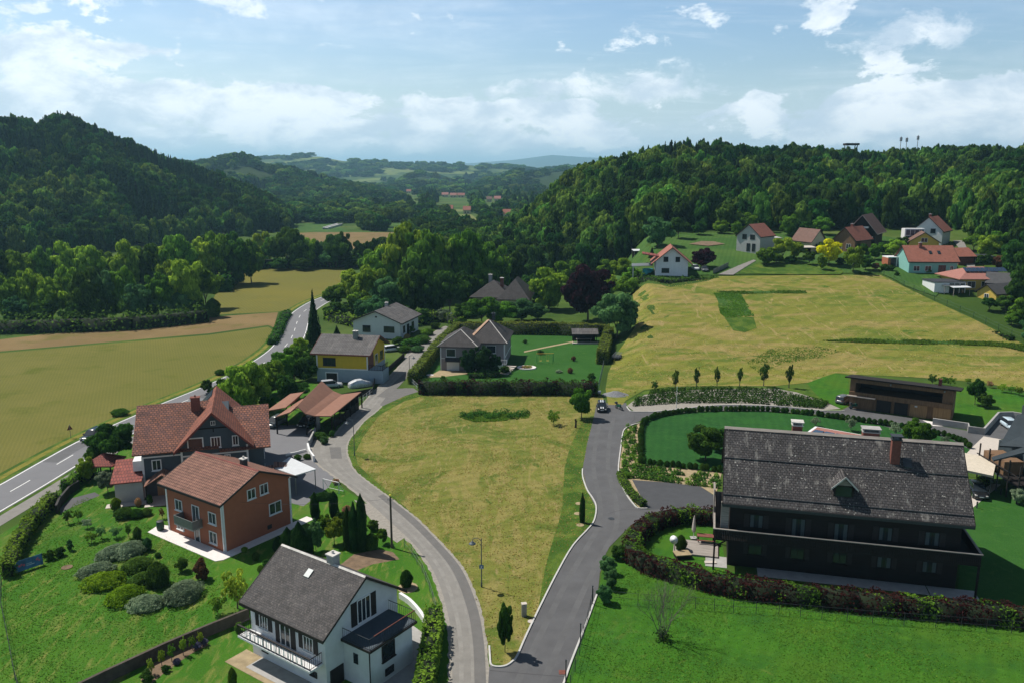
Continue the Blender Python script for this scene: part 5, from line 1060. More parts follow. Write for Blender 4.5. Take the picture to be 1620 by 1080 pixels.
# retaining wall and court at the right
wall_line('retaining_wall', px2([(1475,671),(1531,679),(1532,684),(1556,687),(1579,661),(1601,660.5),(1640,667)]), .3, -.1, 1.1, 'concrete', 'pale concrete retaining wall round the court at the right edge', 'wall')
patch('court_paving', px2([(1556,689.6),(1584,694.5),(1577,728),(1526,720),(1540,705)]), 'paving', .034)
patch('court_paving', px2([(1459,664),(1478,667),(1508,671),(1512,675),(1476,673)]), 'paving_white', .034)
def right_carport():
    z = 3.2; P = [at(1526.5, 716, z), at(1577, 725.6, z), at(1571, 752, z), at(1528.4, 743, z)]; e = empty('flat_carport', (P[0].x, P[0].y, 0), 0, 'flat gravel roofed carport with a dark car below, right of the chalet', 'carport')
    m = MB(); m.prism([tuple(p-e.location-Vector((0, 0, .25))) for p in P], (0, 0, .25)); m.build('flat_roof', M['metal_grey'], e); m = MB(); m.prism([tuple(p-e.location+Vector((0, 0, .003))) for p in P], (0, 0, .03)); m.build('gravel_cover', M['stone_roof'], e)
    m = MB()
    for p in P: q = (p-e.location)*.96+(P[2]+P[0])/2*0; m.box(q.x-.06, q.y-.06, 0, q.x+.06, q.y+.06, 2.95)
    m.each('post', M['metal_dark'], e)
right_carport()
def modern_house():
    e = empty('dark_modern_house', at(1620, 800), 0, 'dark modern house with blue black roofs cut off by the right edge', 'house'); b = e.location
    r = lambda *a: tuple(at(*a)-b)
    m = MB(); slab(m, [r(1581, 704, 5.6), r(1629, 707, 5.6), r(1700, 650, 7.6), r(1609, 655, 7.6)], .2); m.build('upper_roof', M['slate_roof'], e)
    m = MB(); slab(m, [r(1569, 722, 5.2), r(1572, 727, 5.0), r(1720, 690, 7.2), r(1690, 684, 7.4)], .2); m.build('lower_roof', M['slate_roof'], e)
    c = at(1612, 790); m = MB(); x0, y0 = c.x-b.x, c.y-b.y; m.box(x0+2.2, y0-2, 0, x0+14, y0+9, 4.9); m.box(x0+8.0, y0+6, 5.2, x0+18, y0+14, 8.3); m.build('wall', M['slate_roof'], e)
    m = MB(); m.box(x0-1.2, y0-1.4, 2.3, x0+1.49, y0+8, 2.45); bo = m.build('balcony', M['timber_dark'], e); m = MB(); m.box(x0-1.0, y0+2.2, 2.46, x0+1.48, y0+6.8, 4.2); m.build('timber_screen', M['timber_wall'], bo)
    m = MB()
    for k in range(5): m.box(x0-1.2, y0-1.4+k*2.2, 0, x0-1.06, y0-1.26+k*2.2, 4.9)
    m.box(x0-1.2, y0-1.4, 3.3, x0-1.1, y0+8, 3.42); m.each('post', M['dark_trim'], e)
    m = MB(); m.box(x0+1.45, y0-2.05, .2, x0+1.499, y0+1, 2.2); m.build('window', M['metal_grey'], e)
modern_house()
# ------------------------------------------------------------------ street furniture and small things
def street_lamp(px, py, top, label, flip=-1, ang=0):
    p = at(px, py); dep = p.y*CB-(p.z-CH)*SB; h = (py-top)*dep/F/CB
    e = empty('street_lamp', p, ang, label, 'lamp', 'curved arm street lamps along the lanes')
    m = MB(); m.tube((0, 0, 0), (0, 0, .5), .09, .08); m.tube((0, 0, .5), (0, 0, h), .055, .045); m.build('pole', M['lamp_post'], e)
    m = MB(); pts = [(0, 0, h-.25), (flip*.3, 0, h+.02), (flip*.65, 0, h+.05), (flip*.85, 0, h-.1), (flip*.88, 0, h-.28)]
    for a, b in zip(pts, pts[1:]): m.tube(a, b, .028, n=6)
    m.tube((flip*.02, 0, h-.8), (flip*.45, 0, h-.05), .015, n=5); m.build('arm', M['lamp_post'], e)
    m = MB(); m.lathe([(.06, 0), (.10, -.08), (.22, -.18), (.34, -.26), (.36, -.30), (.30, -.30)][::-1], (flip*.88, 0, h-.26), 14); s = m.build('lamp_shade', M['lamp_post'], e, True)
    m = MB(); m.lathe([(.02, -.16), (.16, -.1), (.2, 0)], (flip*.88, 0, h-.57), 12); m.build('bulb_glass', M['ridge_white'], s, True)
    return e, h
lp, h = street_lamp(762, 928, 847, 'tall dark street lamp with a small blue sign on its pole in the middle meadow')
m = MB(); m.box(-.22, -.09, 2.0, .22, -.055, 2.4); sg = m.build('sign_plate', mat('sign_blue', (.05, .13, .24), .5), lp); m = MB(); m.box(-.07, -.095, 2.12, .07, -.091, 2.30); m.box(-.18, -.094, 2.03, .18, -.091, 2.07); m.each('sign_mark', M['white_trim'], sg)
street_lamp(561, 720, 662, 'grey curved arm street lamp at the inside bend of the lane by the courtyard')
street_lamp(648, 592, 562, 'grey street lamp beside the neighbour hedge and the small white gate', 1)
street_lamp(709, 528, 493, 'farthest grey street lamp at the upper end of the lane', 1)
def utility_pole():
    p = at(620, 866); e = empty('utility_pole', p, 0, 'dark wooden utility pole with a yellow cap beside the lane', 'pole'); m = MB(); m.tube((0, 0, 0), (0, 0, 6.0), .13, .10); m.build('pole', M['bark'], e)
    m = MB(); m.lathe([(.13, 0), (.14, .16), (.03, .26)], (0, 0, 6.0), 10); m.build('cap', mat('cap_yellow', (.6, .55, .06), .6), e); m = MB(); m.tube((-.35, 0, 5.6), (.35, 0, 5.6), .04, n=6); m.build('cross_bar', M['metal_grey'], e)
    a = p+Vector((0, 0, 5.75)); b = at(345, 790, 5.2); m = MB(); n = 14
    for i in range(n):
        f = lambda t: a.lerp(b, t)-Vector((0, 0, 1.2*4*t*(1-t)*.5)); m.tube(f(i/n), f((i+1)/n), .012, n=4, caps=False)
    tag(m.build('overhead_cable', M['metal_dark']), 'thin dark cable strung from the wooden pole to the terracotta house', 'cable')
utility_pole()
def thin_pole():
    e = empty('marker_pole', at(1069.8, 647), 0, 'thin white pole standing at the edge of the terraced planting', 'pole'); m = MB(); m.tube((0, 0, 0), (0, 0, 4.2), .045, .035); m.build('pole', M['metal_white'], e); m = MB(); m.box(-.15, -.15, 0, .15, .15, .12); m.build('foot', M['concrete'], e)
thin_pole()
def post_box():
    e = empty('stone_pillar', at(829, 974), .2, 'grey stone pillar with a pale cap in the grass left of the dark drive', 'pillar'); m = MB(); m.box(-.22, -.18, 0, .22, .18, 1.25); m.build('pillar', M['metal_grey'], e); m = MB(); m.box(-.25, -.21, 1.25, .25, .21, 1.32); m.build('cap', M['paving'], e)
post_box()
def flat_disc(px, py, r, mt, label, cat, h=.05, z=.03, name='manhole_cover'):
    p = at(px, py); m = MB(); m.lathe([(r, 0), (r, h), (r*.96, h+.01)], (0, 0, 0), 20); o = m.build(name, mt); o.location = (p.x, p.y, z if p.y < 140 else p.z+z); return tag(o, label, cat)
flat_disc(967, 820, .38, M['metal_dark'], 'round dark manhole cover in the dark asphalt drive', 'manhole', .012)
flat_disc(840, 983, .3, M['paving'], 'pale stone disc in the grass beside the kerb of the dark drive', 'stone')
flat_disc(106, 897, .55, M['soil'], 'round bare patch cover on the left lawn behind the flower banner', 'lid', .03)
flat_disc(680.5, 593, .75, M['paving_white'], 'small round white rimmed bed by the mauve house gate', 'bed')
# information column details: garden banner with flowers
def banner():
    a = at(24, 908); b = at(69, 893); d = (b-a); L = d.length; e = empty('flower_banner', a, atan2(d.y, d.x), 'blue printed banner with red blossoms stretched low over the left lawn', 'banner')
    m = MB(); m.prism([(0, 0, .15), (L, 0, .15), (L, .18, 1.25), (0, .18, 1.25)], (0, .02, 0)); bm_ = m.build('cloth', mat('banner_blue', (.04, .13, .24), .6, .5, 1.5), e)
    m = MB(); m.tube((0, .1, 0), (0, .1, 1.35), .03); m.tube((L, .1, 0), (L, .1, 1.35), .03); m.each('stake', M['metal_dark'], e)
    m = MB()
    for x, z, r in ((.18, .55, .16), (.26, .62, .14), (.34, .52, .15), (.80, .68, .13), (.88, .55, .14), (.84, .8, .1)):
        c = Vector((x*L, .18*z/1.0-.03, .15+z)); 
        m.prism([c+Vector((r*(1 if k % 2 else .5)*cos(k*pi/5), .16*r*(1 if k % 2 else .5)*sin(k*pi/5), r*(1 if k % 2 else .5)*sin(k*pi/5))) for k in range(10)], (0, -.01, 0))
    m.build('blossom_print', mat('blossom_red', (.50, .10, .13), .7), bm_); m = MB(); m.box(.42*L, .03, .5, .70*L, .05, .58); m.box(.42*L, .05, .66, .62*L, .06, .74); m.build('pale_print', mat('print_pale', (.35, .45, .5), .7), bm_)
banner()
def goal():
    e = empty('football_goal', at(524, 777), -.5, 'small white football goal at the edge of the yard by the lane', 'goal'); w2, h, d = 1.3, 1.5, .9
    m = MB(); m.tube((-w2, 0, 0), (-w2, 0, h), .05); m.tube((w2, 0, 0), (w2, 0, h), .05); m.tube((-w2, 0, h), (w2, 0, h), .05); m.tube((-w2, d, 0), (w2, d, 0), .03); m.tube((-w2, 0, h), (-w2, d, 0), .03); m.tube((w2, 0, h), (w2, d, 0), .03); m.build('frame', M['metal_white'], e)
    m = MB()
    for k in range(9): x = -w2+2*w2*k/8; m.tube((x, 0, h), (x, d, 0), .008, n=3, caps=False)
    for k in range(5): y = d*k/5; m.tube((-w2, y, h*(1-k/5)), (w2, y, h*(1-k/5)), .008, n=3, caps=False)
    m.build('net', M['metal_white'], e)
goal()
def white_canopy():
    z = 2.7; P = [at(433, 739, z), at(458, 722, z), at(500, 741, z), at(467, 751, z)]; e = empty('sheet_metal_canopy', (P[0].x, P[0].y, 0), 0, 'white ribbed sheet metal carport roof behind the terracotta house', 'canopy'); b = e.location
    m = MB(); m.prism([tuple(p-b-Vector((0, 0, .12))) for p in P], (0, 0, .12)); n = 14
    for k in range(n): a = P[0].lerp(P[1], k/n)-b; c = P[3].lerp(P[2], k/n)-b; m.tube(a+Vector((0, 0, .01)), c+Vector((0, 0, .01)), .03, n=4)
    m.build('sheet_roof', M['sheet_white'], e)
    P2 = [at(407, 742, 2.5), at(426, 736, 2.5), at(463, 752, 2.5), at(452, 757, 2.5)]; m = MB(); m.prism([tuple(p-b-Vector((0, 0, .12))) for p in P2], (0, 0, .12)); m.build('lower_roof', M['paving'], e)
    m = MB()
    for p in P+P2[:1]: q = p-b; c = (P[0]+P[2])/2-b; q = q.lerp(c, .06); m.box(q.x-.05, q.y-.05, 0, q.x+.05, q.y+.05, p.z-.13)
    m.each('post', M['metal_grey'], e)
white_canopy()
# boundary walls, gates and fences
def fence(name, pts, h, label, sp=2.2, rails=2, mt='metal_dark', mesh=True, r=.03, group=None, z0=0, cat='fence', solid=None):
    e = empty(name, (pts[0][0], pts[0][1], 0), 0, label, cat, group); b = Vector((pts[0][0], pts[0][1], 0)); P = []
    acc = 0
    for a, c in zip(pts, pts[1:]):
        a = Vector((*a, 0)); c = Vector((*c, 0)); n = max(1, round((c-a).length/sp))
        for k in range(n): q = a.lerp(c, k/n); P.append(q)
    P.append(Vector((*pts[-1], 0)))
    P = [Vector((q.x, q.y, (G(q.x, q.y) if q.y > 140 else 0)+z0)) for q in P]
    m = MB()
    for q in P[:99]: m.tube(q-b, q-b+Vector((0, 0, h)), r, n=5)
    m.each('post', M[mt], e)
    m = MB()
    for a, c in zip(P, P[1:]):
        for k in range(rails): z = h*(.97 if k == 0 else (.08+.9*(1-k/rails))*.95); m.tube(a-b+Vector((0, 0, z)), c-b+Vector((0, 0, z)), r*.45, n=4, caps=False)
        if mesh:
            L = (c-a).length; n = int(L/.35)
            for k in range(n): q = a.lerp(c, (k+.5)/n)-b; m.tube(q+Vector((0, 0, .05)), q+Vector((0, 0, h*.97)), .007, n=3, caps=False)
        if solid: d = (c-a).normalized(); v = Vector((-d.y, d.x, 0))*.02; m.prism([a-b-v, c-b-v, c-b+v, a-b+v], (0, 0, h*.9))
    m.build('wire_mesh' if mesh else ('board' if solid else 'rail'), M[solid or mt], e); return e
fence('wire_fence', px2([(965,953),(1009,957),(1050,960),(1100,963),(1160,968),(1232,972),(1300,978),(1380,985),(1480,992),(1560,998),(1640,1004)]), 1.25, 'thin dark wire fence crossing the lower right lawn below the red hedge')
fence('wire_fence', px2([(938,950),(930,985),(917,1036),(902,1090)]), 1.3, 'thin wire fence running along the right kerb of the dark drive')
fence('wire_fence', px2([(640,866),(652,880),(668,905),(680,935),(690,968)]), 1.1, 'pale wire fence round the small lawn inside the lane bend', mt='metal_grey')
fence('wire_fence', px2([(3,925),(2,960),(12,1010),(24,1075),(40,1130)]), 1.1, 'dark wire fence at the far left end of the garden lawn')
M['fence_green'] = mat('fence_green', (.02, .06, .03), .6)
fence('meadow_fence', px2([(1398,437),(1430,453),(1478,476),(1540,503),(1600,532),(1660,556)]), 1.5, 'long green mesh fence between the hay meadow and the houses', sp=4, mt='fence_green', r=.05)
fence('board_fence', px2([(535,633),(565,627),(590,622),(593,605),(612,590),(640,565)]), 1.2, 'dark board fence round the yard of the yellow house', sp=2.5, mesh=False, rails=3, mt='dark_trim', solid='timber_dark')
fence('white_railing', px2([(560,640),(575,634),(590,622)]), 1.1, 'white metal railing at the corner of the yellow house yard', mt='metal_white', sp=1.6)
fence('mesh_fence', px2([(955,580),(951,598),(947,616)]), 1.5, 'pale mesh fence closing the right side of the hedged garden', mt='metal_grey', sp=1.8)
fence('white_gate', px2([(648,603),(655,611),(662.5,618)]), 1.2, 'white lattice gate in front of the hedged garden', mt='metal_white', sp=2.0, cat='gate')
wall_line('boundary_wall', px2([(502,678),(497,690),(489,706)]), .25, -.05, 1.0, 'concrete', 'grey rendered wall between courtyard and lane, farther piece', 'wall')
wall_line('boundary_wall', px2([(487,709),(490,720),(497,730)]), .25, -.05, .9, 'white_trim', 'short white rendered wall at the courtyard gate by the lane', 'wall')
wall_line('white_edging', px2([(452,721),(470,717),(484,713)]), .15, -.05, .35, 'white_trim', 'low white edging across the courtyard behind the canopy', 'edging')
wall_line('curved_wall', smooth(px2([(633,945),(648,955),(662,970),(672,985),(677,998)]), 3), .3, -.05, .55, 'white_trim', 'white curved garden wall right of the white house', 'wall')
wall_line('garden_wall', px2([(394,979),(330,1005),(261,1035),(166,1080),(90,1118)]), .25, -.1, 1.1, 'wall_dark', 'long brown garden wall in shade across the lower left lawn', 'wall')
wall_line('roadside_wall', px2([(125,772),(110,782),(95,800),(90,812)]), .25, -.05, 1.1, 'dark_trim', 'dark low wall beside the main road between two hedges', 'wall')
patch('garden_path', px2([(95,803),(112,788),(150,778),(158,783),(130,795),(105,806),(96,812)]), 'asphalt', .022)
patch('yard_paving', px2([(636,985),(655,990),(668,1000),(660,1040),(655,1085),(600,1085),(640,1040)]), 'concrete', .024)
# ------------------------------------------------------------------ vehicles
def car(px, py, ang, paint, label, L=4.3, wd=1.78, h=1.45, z=None, kind='car', stripes=None, pos=None, wagon=True):
    p = at(px, py) if pos is None else Vector(pos)
    if p.y < 140: p = Vector((p.x, p.y, .03))
    e = empty('parked_car' if kind == 'car' else kind, p, ang, label, 'car')
    # lower body: stations along the length with rounded section
    st = [(-.5, .36, .62), (-.47, .44, .78), (-.40, .485, .86), (-.18, .5, .90), (.12, .5, .90), (.32, .49, .84), (.44, .46, .74), (.49, .40, .62), (.5, .34, .52)]
    m = MB(); rings = []
    for x, hw, zt in st:
        zt *= h*.68; W2 = hw*wd; rings.append([(x*L, -W2*.96, .25), (x*L, -W2, .42), (x*L, -W2, zt*.78), (x*L, -W2*.9, zt*.96), (x*L, -W2*.5, zt), (x*L, W2*.5, zt), (x*L, W2*.9, zt*.96), (x*L, W2, zt*.78), (x*L, W2, .42), (x*L, W2*.96, .25)])
    def loft(m, rings):
        i = len(m.v); n = len(rings[0]); [m.v.extend(r) for r in rings]
        for j in range(len(rings)-1):
            for k in range(n): m.f.append((i+j*n+k, i+j*n+(k+1) % n, i+(j+1)*n+(k+1) % n, i+(j+1)*n+k)); m.mi.append(0)
        m.f.append(tuple(i+k for k in reversed(range(n)))); m.f.append(tuple(i+(len(rings)-1)*n+k for k in range(n))); m.mi += [0, 0]
    loft(m, rings); m.build('body', paint, e, True)
    zb = h*.60; back = -.47 if wagon else -.36
    cab = [(back, .40, zb), (back+.04, .385, h*.93), (back+.09, .37, h*.985), (-.02, .375, h), (.10, .37, h*.97), (.27, .43, zb)]
    m = MB(); loft(m, [[(x*L, -hw*wd*1.08, zb-.03), (x*L, -hw*wd, zt), (x*L, hw*wd, zt), (x*L, hw*wd*1.08, zb-.03)] for x, hw, zt in cab]); m.build('windows', M['glass'], e)
    m = MB(); loft(m, [[(x*L, -hw*wd*1.0, zt-.02), (x*L, -hw*wd*.9, zt+.03), (x*L, hw*wd*.9, zt+.03), (x*L, hw*wd*1.0, zt-.02)] for x, hw, zt in cab[1:5]]); rf = m.build('roof', paint, e, True)
    for sx in (-.31, .31):
        for sy in (-1, 1):
            y = sy*wd*.47; m = MB(); m.tube((sx*L, y-.11*sy, .32), (sx*L, y+.03*sy, .32), .32, n=16); wl = m.build('wheel', M['metal_dark'], e); m = MB(); m.tube((sx*L, y+.031*sy, .32), (sx*L, y+.045*sy, .32), .19, n=10); m.build('rim', M['metal_grey'], wl)
    for sy in (-1, 1):
        m = MB(); m.box(L*.465, sy*wd*.27, .55, L*.497, sy*wd*.41, .68); m.build('headlight', M['ridge_white'], e); m = MB(); m.box(-L*.5-.01, sy*wd*.25, .66, -L*.475, sy*wd*.37, .8); m.build('tail_light', M['brick_red'], e)
        m = MB(); m.box(L*.17, sy*wd*.5, zb, L*.22, sy*wd*.58, zb+.14); m.build('mirror', paint, e)
    m = MB(); m.box(L*.5-.005, -.25, .42, L*.5+.01, .25, .53); m.build('number_plate', M['white_trim'], e)
    if stripes:
        zt = h*.68
        for sy in (-1, 1):
            m = MB(); m.prism([(L*.28, sy*.10, .88*zt), (L*.28, sy*.26, .88*zt), (L*.46, sy*.26, .76*zt), (L*.46, sy*.10, .76*zt)], (0, 0, .03)); m.build('bonnet_stripe', stripes, e)
            m = MB(); m.prism([(-.36*L, sy*.10, h+.0), (-.36*L, sy*.26, h+.0), (.08*L, sy*.26, h+.025), (.08*L, sy*.10, h+.025)], (0, 0, .02)); m.build('roof_stripe', stripes, rf)
    return e
P_ = {k: mat('car_paint_'+k, c, .25, .04, 1, spec=.6) for k, c in dict(navy=(.008, .018, .04), black=(.012, .013, .015), white=(.62, .64, .66), silver=(.40, .42, .45), grey=(.10, .11, .12), pale_blue=(.45, .55, .62), red=(.22, .02, .02)).items()}
def along(a, b): p, q = at(*a), at(*b); return atan2(q.y-p.y, q.x-p.x)
car(148, 693, along((175, 672), (120, 700)), P_['navy'], 'dark navy estate car driving on the main road', 4.6)
car(952, 648, -pi/2-.08, P_['black'], 'black small hatchback with two white stripes parked at the top of the dark drive', 3.8, 1.75, 1.42, stripes=P_['white'])
car(1598, 677, -pi/2-.15, P_['pale_blue'], 'pale blue silver car parked in the walled court at the right edge', 4.3)
car(621, 555, along((615, 556), (640, 553)), P_['white'], 'white car parked between the yellow house and the white bungalow', 4.4)
car(437, 672, -pi/2-.3, P_['grey'], 'dark grey car in shade under the copper brown carport, left of the pair', 4.3)
car(487, 672, -pi/2-.3, P_['black'], 'black car in shade under the copper brown carport, right of the pair', 4.3)
car(524, 612, along((520, 613), (545, 611)), P_['silver'], 'silver car parked in front of the garage of the yellow house', 4.2)
car(1336, 636, along((1328, 638), (1345, 632)), P_['grey'], 'grey car standing behind the left end of the timber garage', 4.2)
car(1546, 782, -pi/2-.3, P_['black'], 'dark car in the shade below the flat gravel roofed carport', 4.3)
car(1100, 427, -pi/2, P_['white'], 'white car parked beside the white gabled house on the far meadow edge', 4.2)
car(1114, 429, -pi/2, P_['grey'], 'dark grey car parked beside the white car at the far gabled house', 4.2)

def covered_car():
    e = empty('covered_car', at(570, 611)+Vector((0, 0, .0)), along((550, 613), (590, 608)), 'car wrapped in a silvery white cover in the yard of the yellow house', 'car'); rings = []; m = MB()
    for x, hw, zt in ((-2.3, .55, .75), (-2.1, .85, 1.0), (-1.5, .95, 1.25), (-.8, .95, 1.5), (.2, .95, 1.52), (.9, .95, 1.15), (1.7, .93, .95), (2.2, .8, .75), (2.35, .5, .5)):
        rings.append([(x, -hw, .08), (x, -hw*.98, zt*.55), (x, -hw*.72, zt*.95), (x, 0, zt*1.0+.02*sin(x*9)), (x, hw*.72, zt*.95), (x, hw*.98, zt*.55), (x, hw, .08)])
    n = 7
    for r in rings: m.v += r
    for j in range(len(rings)-1):
        for k in range(n-1): m.f.append((j*n+k, (j+1)*n+k, (j+1)*n+k+1, j*n+k+1)); m.mi.append(0)
    m.f.append(tuple(range(n))); m.f.append(tuple((len(rings)-1)*n+k for k in reversed(range(n)))); m.mi += [0, 0]
    m.build('cover', mat('car_cover', (.55, .57, .60), .35, .25, 1.5, bump=.8, metal=.3), e)
    m = MB()
    for k in range(9): x = -1.6+k*.35; m.prism([(x, -.96, .3), (x+.08, -.96, .3), (x+.14, -.72, 1.2), (x+.06, -.72, 1.2)], (0, -.02, 0))
    m.build('dark_stripes', M['metal_grey'], e)
covered_car()
def two_wheeler(px, py, ang, label):
    e = empty('motorcycle', at(px, py)+Vector((0, 0, .03)), ang, label, 'motorcycle')
    for x in (-.72, .72): m = MB(); m.tube((x, -.07, .32), (x, .07, .32), .32, n=16); w2 = m.build('wheel', M['metal_dark'], e); m = MB(); m.tube((x, -.075, .32), (x, .075, .32), .2, n=10); m.build('rim', M['metal_grey'], w2)
    m = MB(); m.prism([(-.55, -.14, .45), (.35, -.14, .45), (.5, -.14, .85), (.1, -.14, .95), (-.2, -.14, .78), (-.6, -.14, .8)], (0, .28, 0)); m.build('body', mat('motorcycle_green', (.02, .10, .06), .3), e)
    m = MB(); m.box(-.75, -.14, .8, -.05, .14, .9); m.build('seat', M['metal_dark'], e); m = MB(); m.tube((.72, 0, .35), (.5, 0, 1.05), .04); m.tube((.48, -.35, 1.08), (.48, .35, 1.08), .025); m.build('handlebar', M['metal_dark'], e); m = MB(); m.box(-1.0, -.2, .85, -.65, .2, 1.15); m.build('top_box', M['metal_dark'], e)
two_wheeler(979, 647, -pi/2+.5, 'dark green motorcycle parked beside the striped black hatchback')
two_wheeler(1352, 646, .2, 'motorcycle leaning at the left door of the timber garage')
def farm_trailer():
    e = empty('farm_trailer', at(976, 568), 1.2, 'grey implement trailer with a ladder frame in the shade of the garden hedge', 'trailer')
    m = MB(); m.box(-1.6, -.75, .55, 1.6, .75, .7); m.build('bed', M['metal_dark'], e); m = MB()
    for y in (-.7, 0, .7): m.tube((-1.6, y, 1.0), (1.8, y, 1.25), .05)
    for k in range(5): x = -1.4+k*.7; m.tube((x, -.7, 1.05+.05*k), (x, .7, 1.05+.05*k), .04)
    m.build('frame', M['metal_grey'], e)
    for y in (-.85, .85): m = MB(); m.tube((0, y-.1, .35), (0, y+.1, .35), .35, n=14); m.build('wheel', M['metal_dark'], e)
    m = MB(); m.tube((1.6, 0, .6), (2.7, 0, .45), .05); m.build('drawbar', M['metal_grey'], e)
farm_trailer()
def gravel_heap():
    p = at(974, 624); m = MB(); n = 28; m.v.append((0, 0, .75)); 
    for j, (r, z) in enumerate(((.5, .62), (1.1, .32), (1.6, .10), (1.9, -.02))):
        for k in range(n): a = 2*pi*k/n; q = 1+.12*nse(cos(a)*3, sin(a)*3, 1, j); m.v.append((r*q*cos(a)*1.35, r*q*sin(a), z*(1+.2*nse(cos(a)*2, sin(a)*5, 1, 4+j))))
    for k in range(n): m.f.append((0, 1+k, 1+(k+1) % n))
    for j in range(3):
        for k in range(n): m.f.append((1+j*n+k, 1+(j+1)*n+k, 1+(j+1)*n+(k+1) % n, 1+j*n+(k+1) % n))
    m.mi = [0]*len(m.f); o = m.build('gravel_heap', mat('heap_gravel', (.17, .175, .185), .95, .3, 6, .6)); o.location = p; tag(o, 'low heap of grey gravel at the upper end of the dark drive', 'heap')
gravel_heap()
# steel pipe barrel by the fence, figure of the carved post in the meadow
def water_tub():
    e = empty('water_butt', at(945.5, 624), .3, 'blue grey round tub at the foot of the mesh fence', 'tub'); m = MB(); m.lathe([(.5, 0), (.62, .35), (.66, .7), (.60, .7), (.55, .4)], n=18); m.build('tub', M['metal_grey'], e, True); m = MB(); m.lathe([(.60, .66), (.58, .68)], n=18); m.build('water', M['solar'], e)
water_tub()
def carved_post():
    e = empty('carved_post', at(910.7, 676), 0, 'dark brown gnarled stump standing in the meadow edge left of the drive', 'stump'); m = MB(); m.tube((0, 0, 0), (.03, 0, .9), .17, .13); m.tube((.03, 0, .9), (-.02, 0, 1.5), .16, .10); m.build('trunk', M['timber_dark'], e); m = MB(); m.tube((0, 0, .8), (.28, 0, 1.25), .06, .03); m.tube((0, 0, 1.0), (-.22, 0, 1.4), .06, .03); m.each('branch_stub', M['timber_dark'], e)
carved_post()
# garden shelter with tiled roof in the hedged garden
def shelter():
    e = empty('garden_shelter', at(907, 543), .0, 'open garden shelter with a pale corrugated roof at the back of the hedged garden', 'shelter'); L, D = 5.6, 3.6
    m = MB(); slab(m, [(-.4, -.5, 2.3), (L+.4, -.5, 2.3), (L+.4, D/2, 3.3), (-.4, D/2, 3.3)], .1); slab(m, [(-.4, D/2, 3.302), (L+.4, D/2, 3.302), (L+.4, D+.5, 2.3), (-.4, D+.5, 2.3)], .1); m.build('roof', M['fibre_cement'], e)
    m = MB(); m.box(0, D-.1, 0, L, D, 2.4); m.build('rear_wall', M['timber_dark'], e); m = MB()
    for x in (.05, L-.05): m.box(x-.08, 0, 0, x+.08, .16, 2.3)
    m.each('post', M['timber_dark'], e); m = MB(); m.box(-.3, -1.0, .03, L+.3, -.1, .3); m.build('bench_sill', M['paving'], e)
    m = MB(); m.box(.8, 1.2, .7, 4.6, 2.2, .78); m.box(1, 1.3, 0, 1.1, 2.1, .7); m.box(4.3, 1.3, 0, 4.4, 2.1, .7); m.build('table', M['timber_grey'], e)
shelter()
def swing():
    e = empty('climbing_frame', at(862, 574), .1, 'green and yellow swing frame on the lawn of the hedged garden', 'swing'); m = MB()
    for x in (-1.8, 1.8): m.tube((x-.2, -.8, 0), (x, 0, 2.1), .06); m.tube((x+.2, .8, 0), (x, 0, 2.1), .06)
    m.each('leg', mat('frame_green', (.10, .30, .08), .5), e); m = MB(); m.tube((-1.9, 0, 2.1), (1.9, 0, 2.1), .07); m.build('beam', M['ochre_wall'], e); m = MB()
    for x in (-.9, .6): m.box(x-.25, -.12, .5, x+.25, .12, .55); m.tube((x-.22, 0, .55), (x-.22, 0, 2.08), .015, n=4); m.tube((x+.22, 0, .55), (x+.22, 0, 2.08), .015, n=4)
    m.build('swing_seat', M['ochre_wall'], e)
swing()
def round_bed():
    p = at(833, 582); e = empty('flower_bed', p+Vector((0, 0, .02)), 0, 'round white rimmed flower bed on the lawn of the hedged garden', 'flower bed'); m = MB(); n = 28; i = 0
    m.lathe([(1.75, 0), (1.75, .22), (1.45, .22), (1.4, .1)], n=28, sx=1.15); m.build('rim', M['paving_white'], e)
    C = rng.normal(0, .55, (700, 3)); C[:, 2] = rng.uniform(.1, .45, 700); k = np.hypot(C[:, 0]/1.3, C[:, 1]) < 1; me = leaf_mesh('flowers', C[k], np.tile([0, 0, 1.0], (k.sum(), 1)), .12); me.materials.append(M['l_hedge_olive']); me.materials.append(M['l_flower']); me.polygons.foreach_set('material_index', [1 if random.random() < .3 else 0 for _ in range(len(me.polygons))]); o = bpy.data.objects.new('planting', me); COL.objects.link(o); o.parent = e
round_bed()
strip('stepping_path', px2([(829,555.5),(860,549),(885,544),(908,539.5)]), px2([(829,557.5),(860,551),(885,546),(908,541.5)]), 'sand', .035)
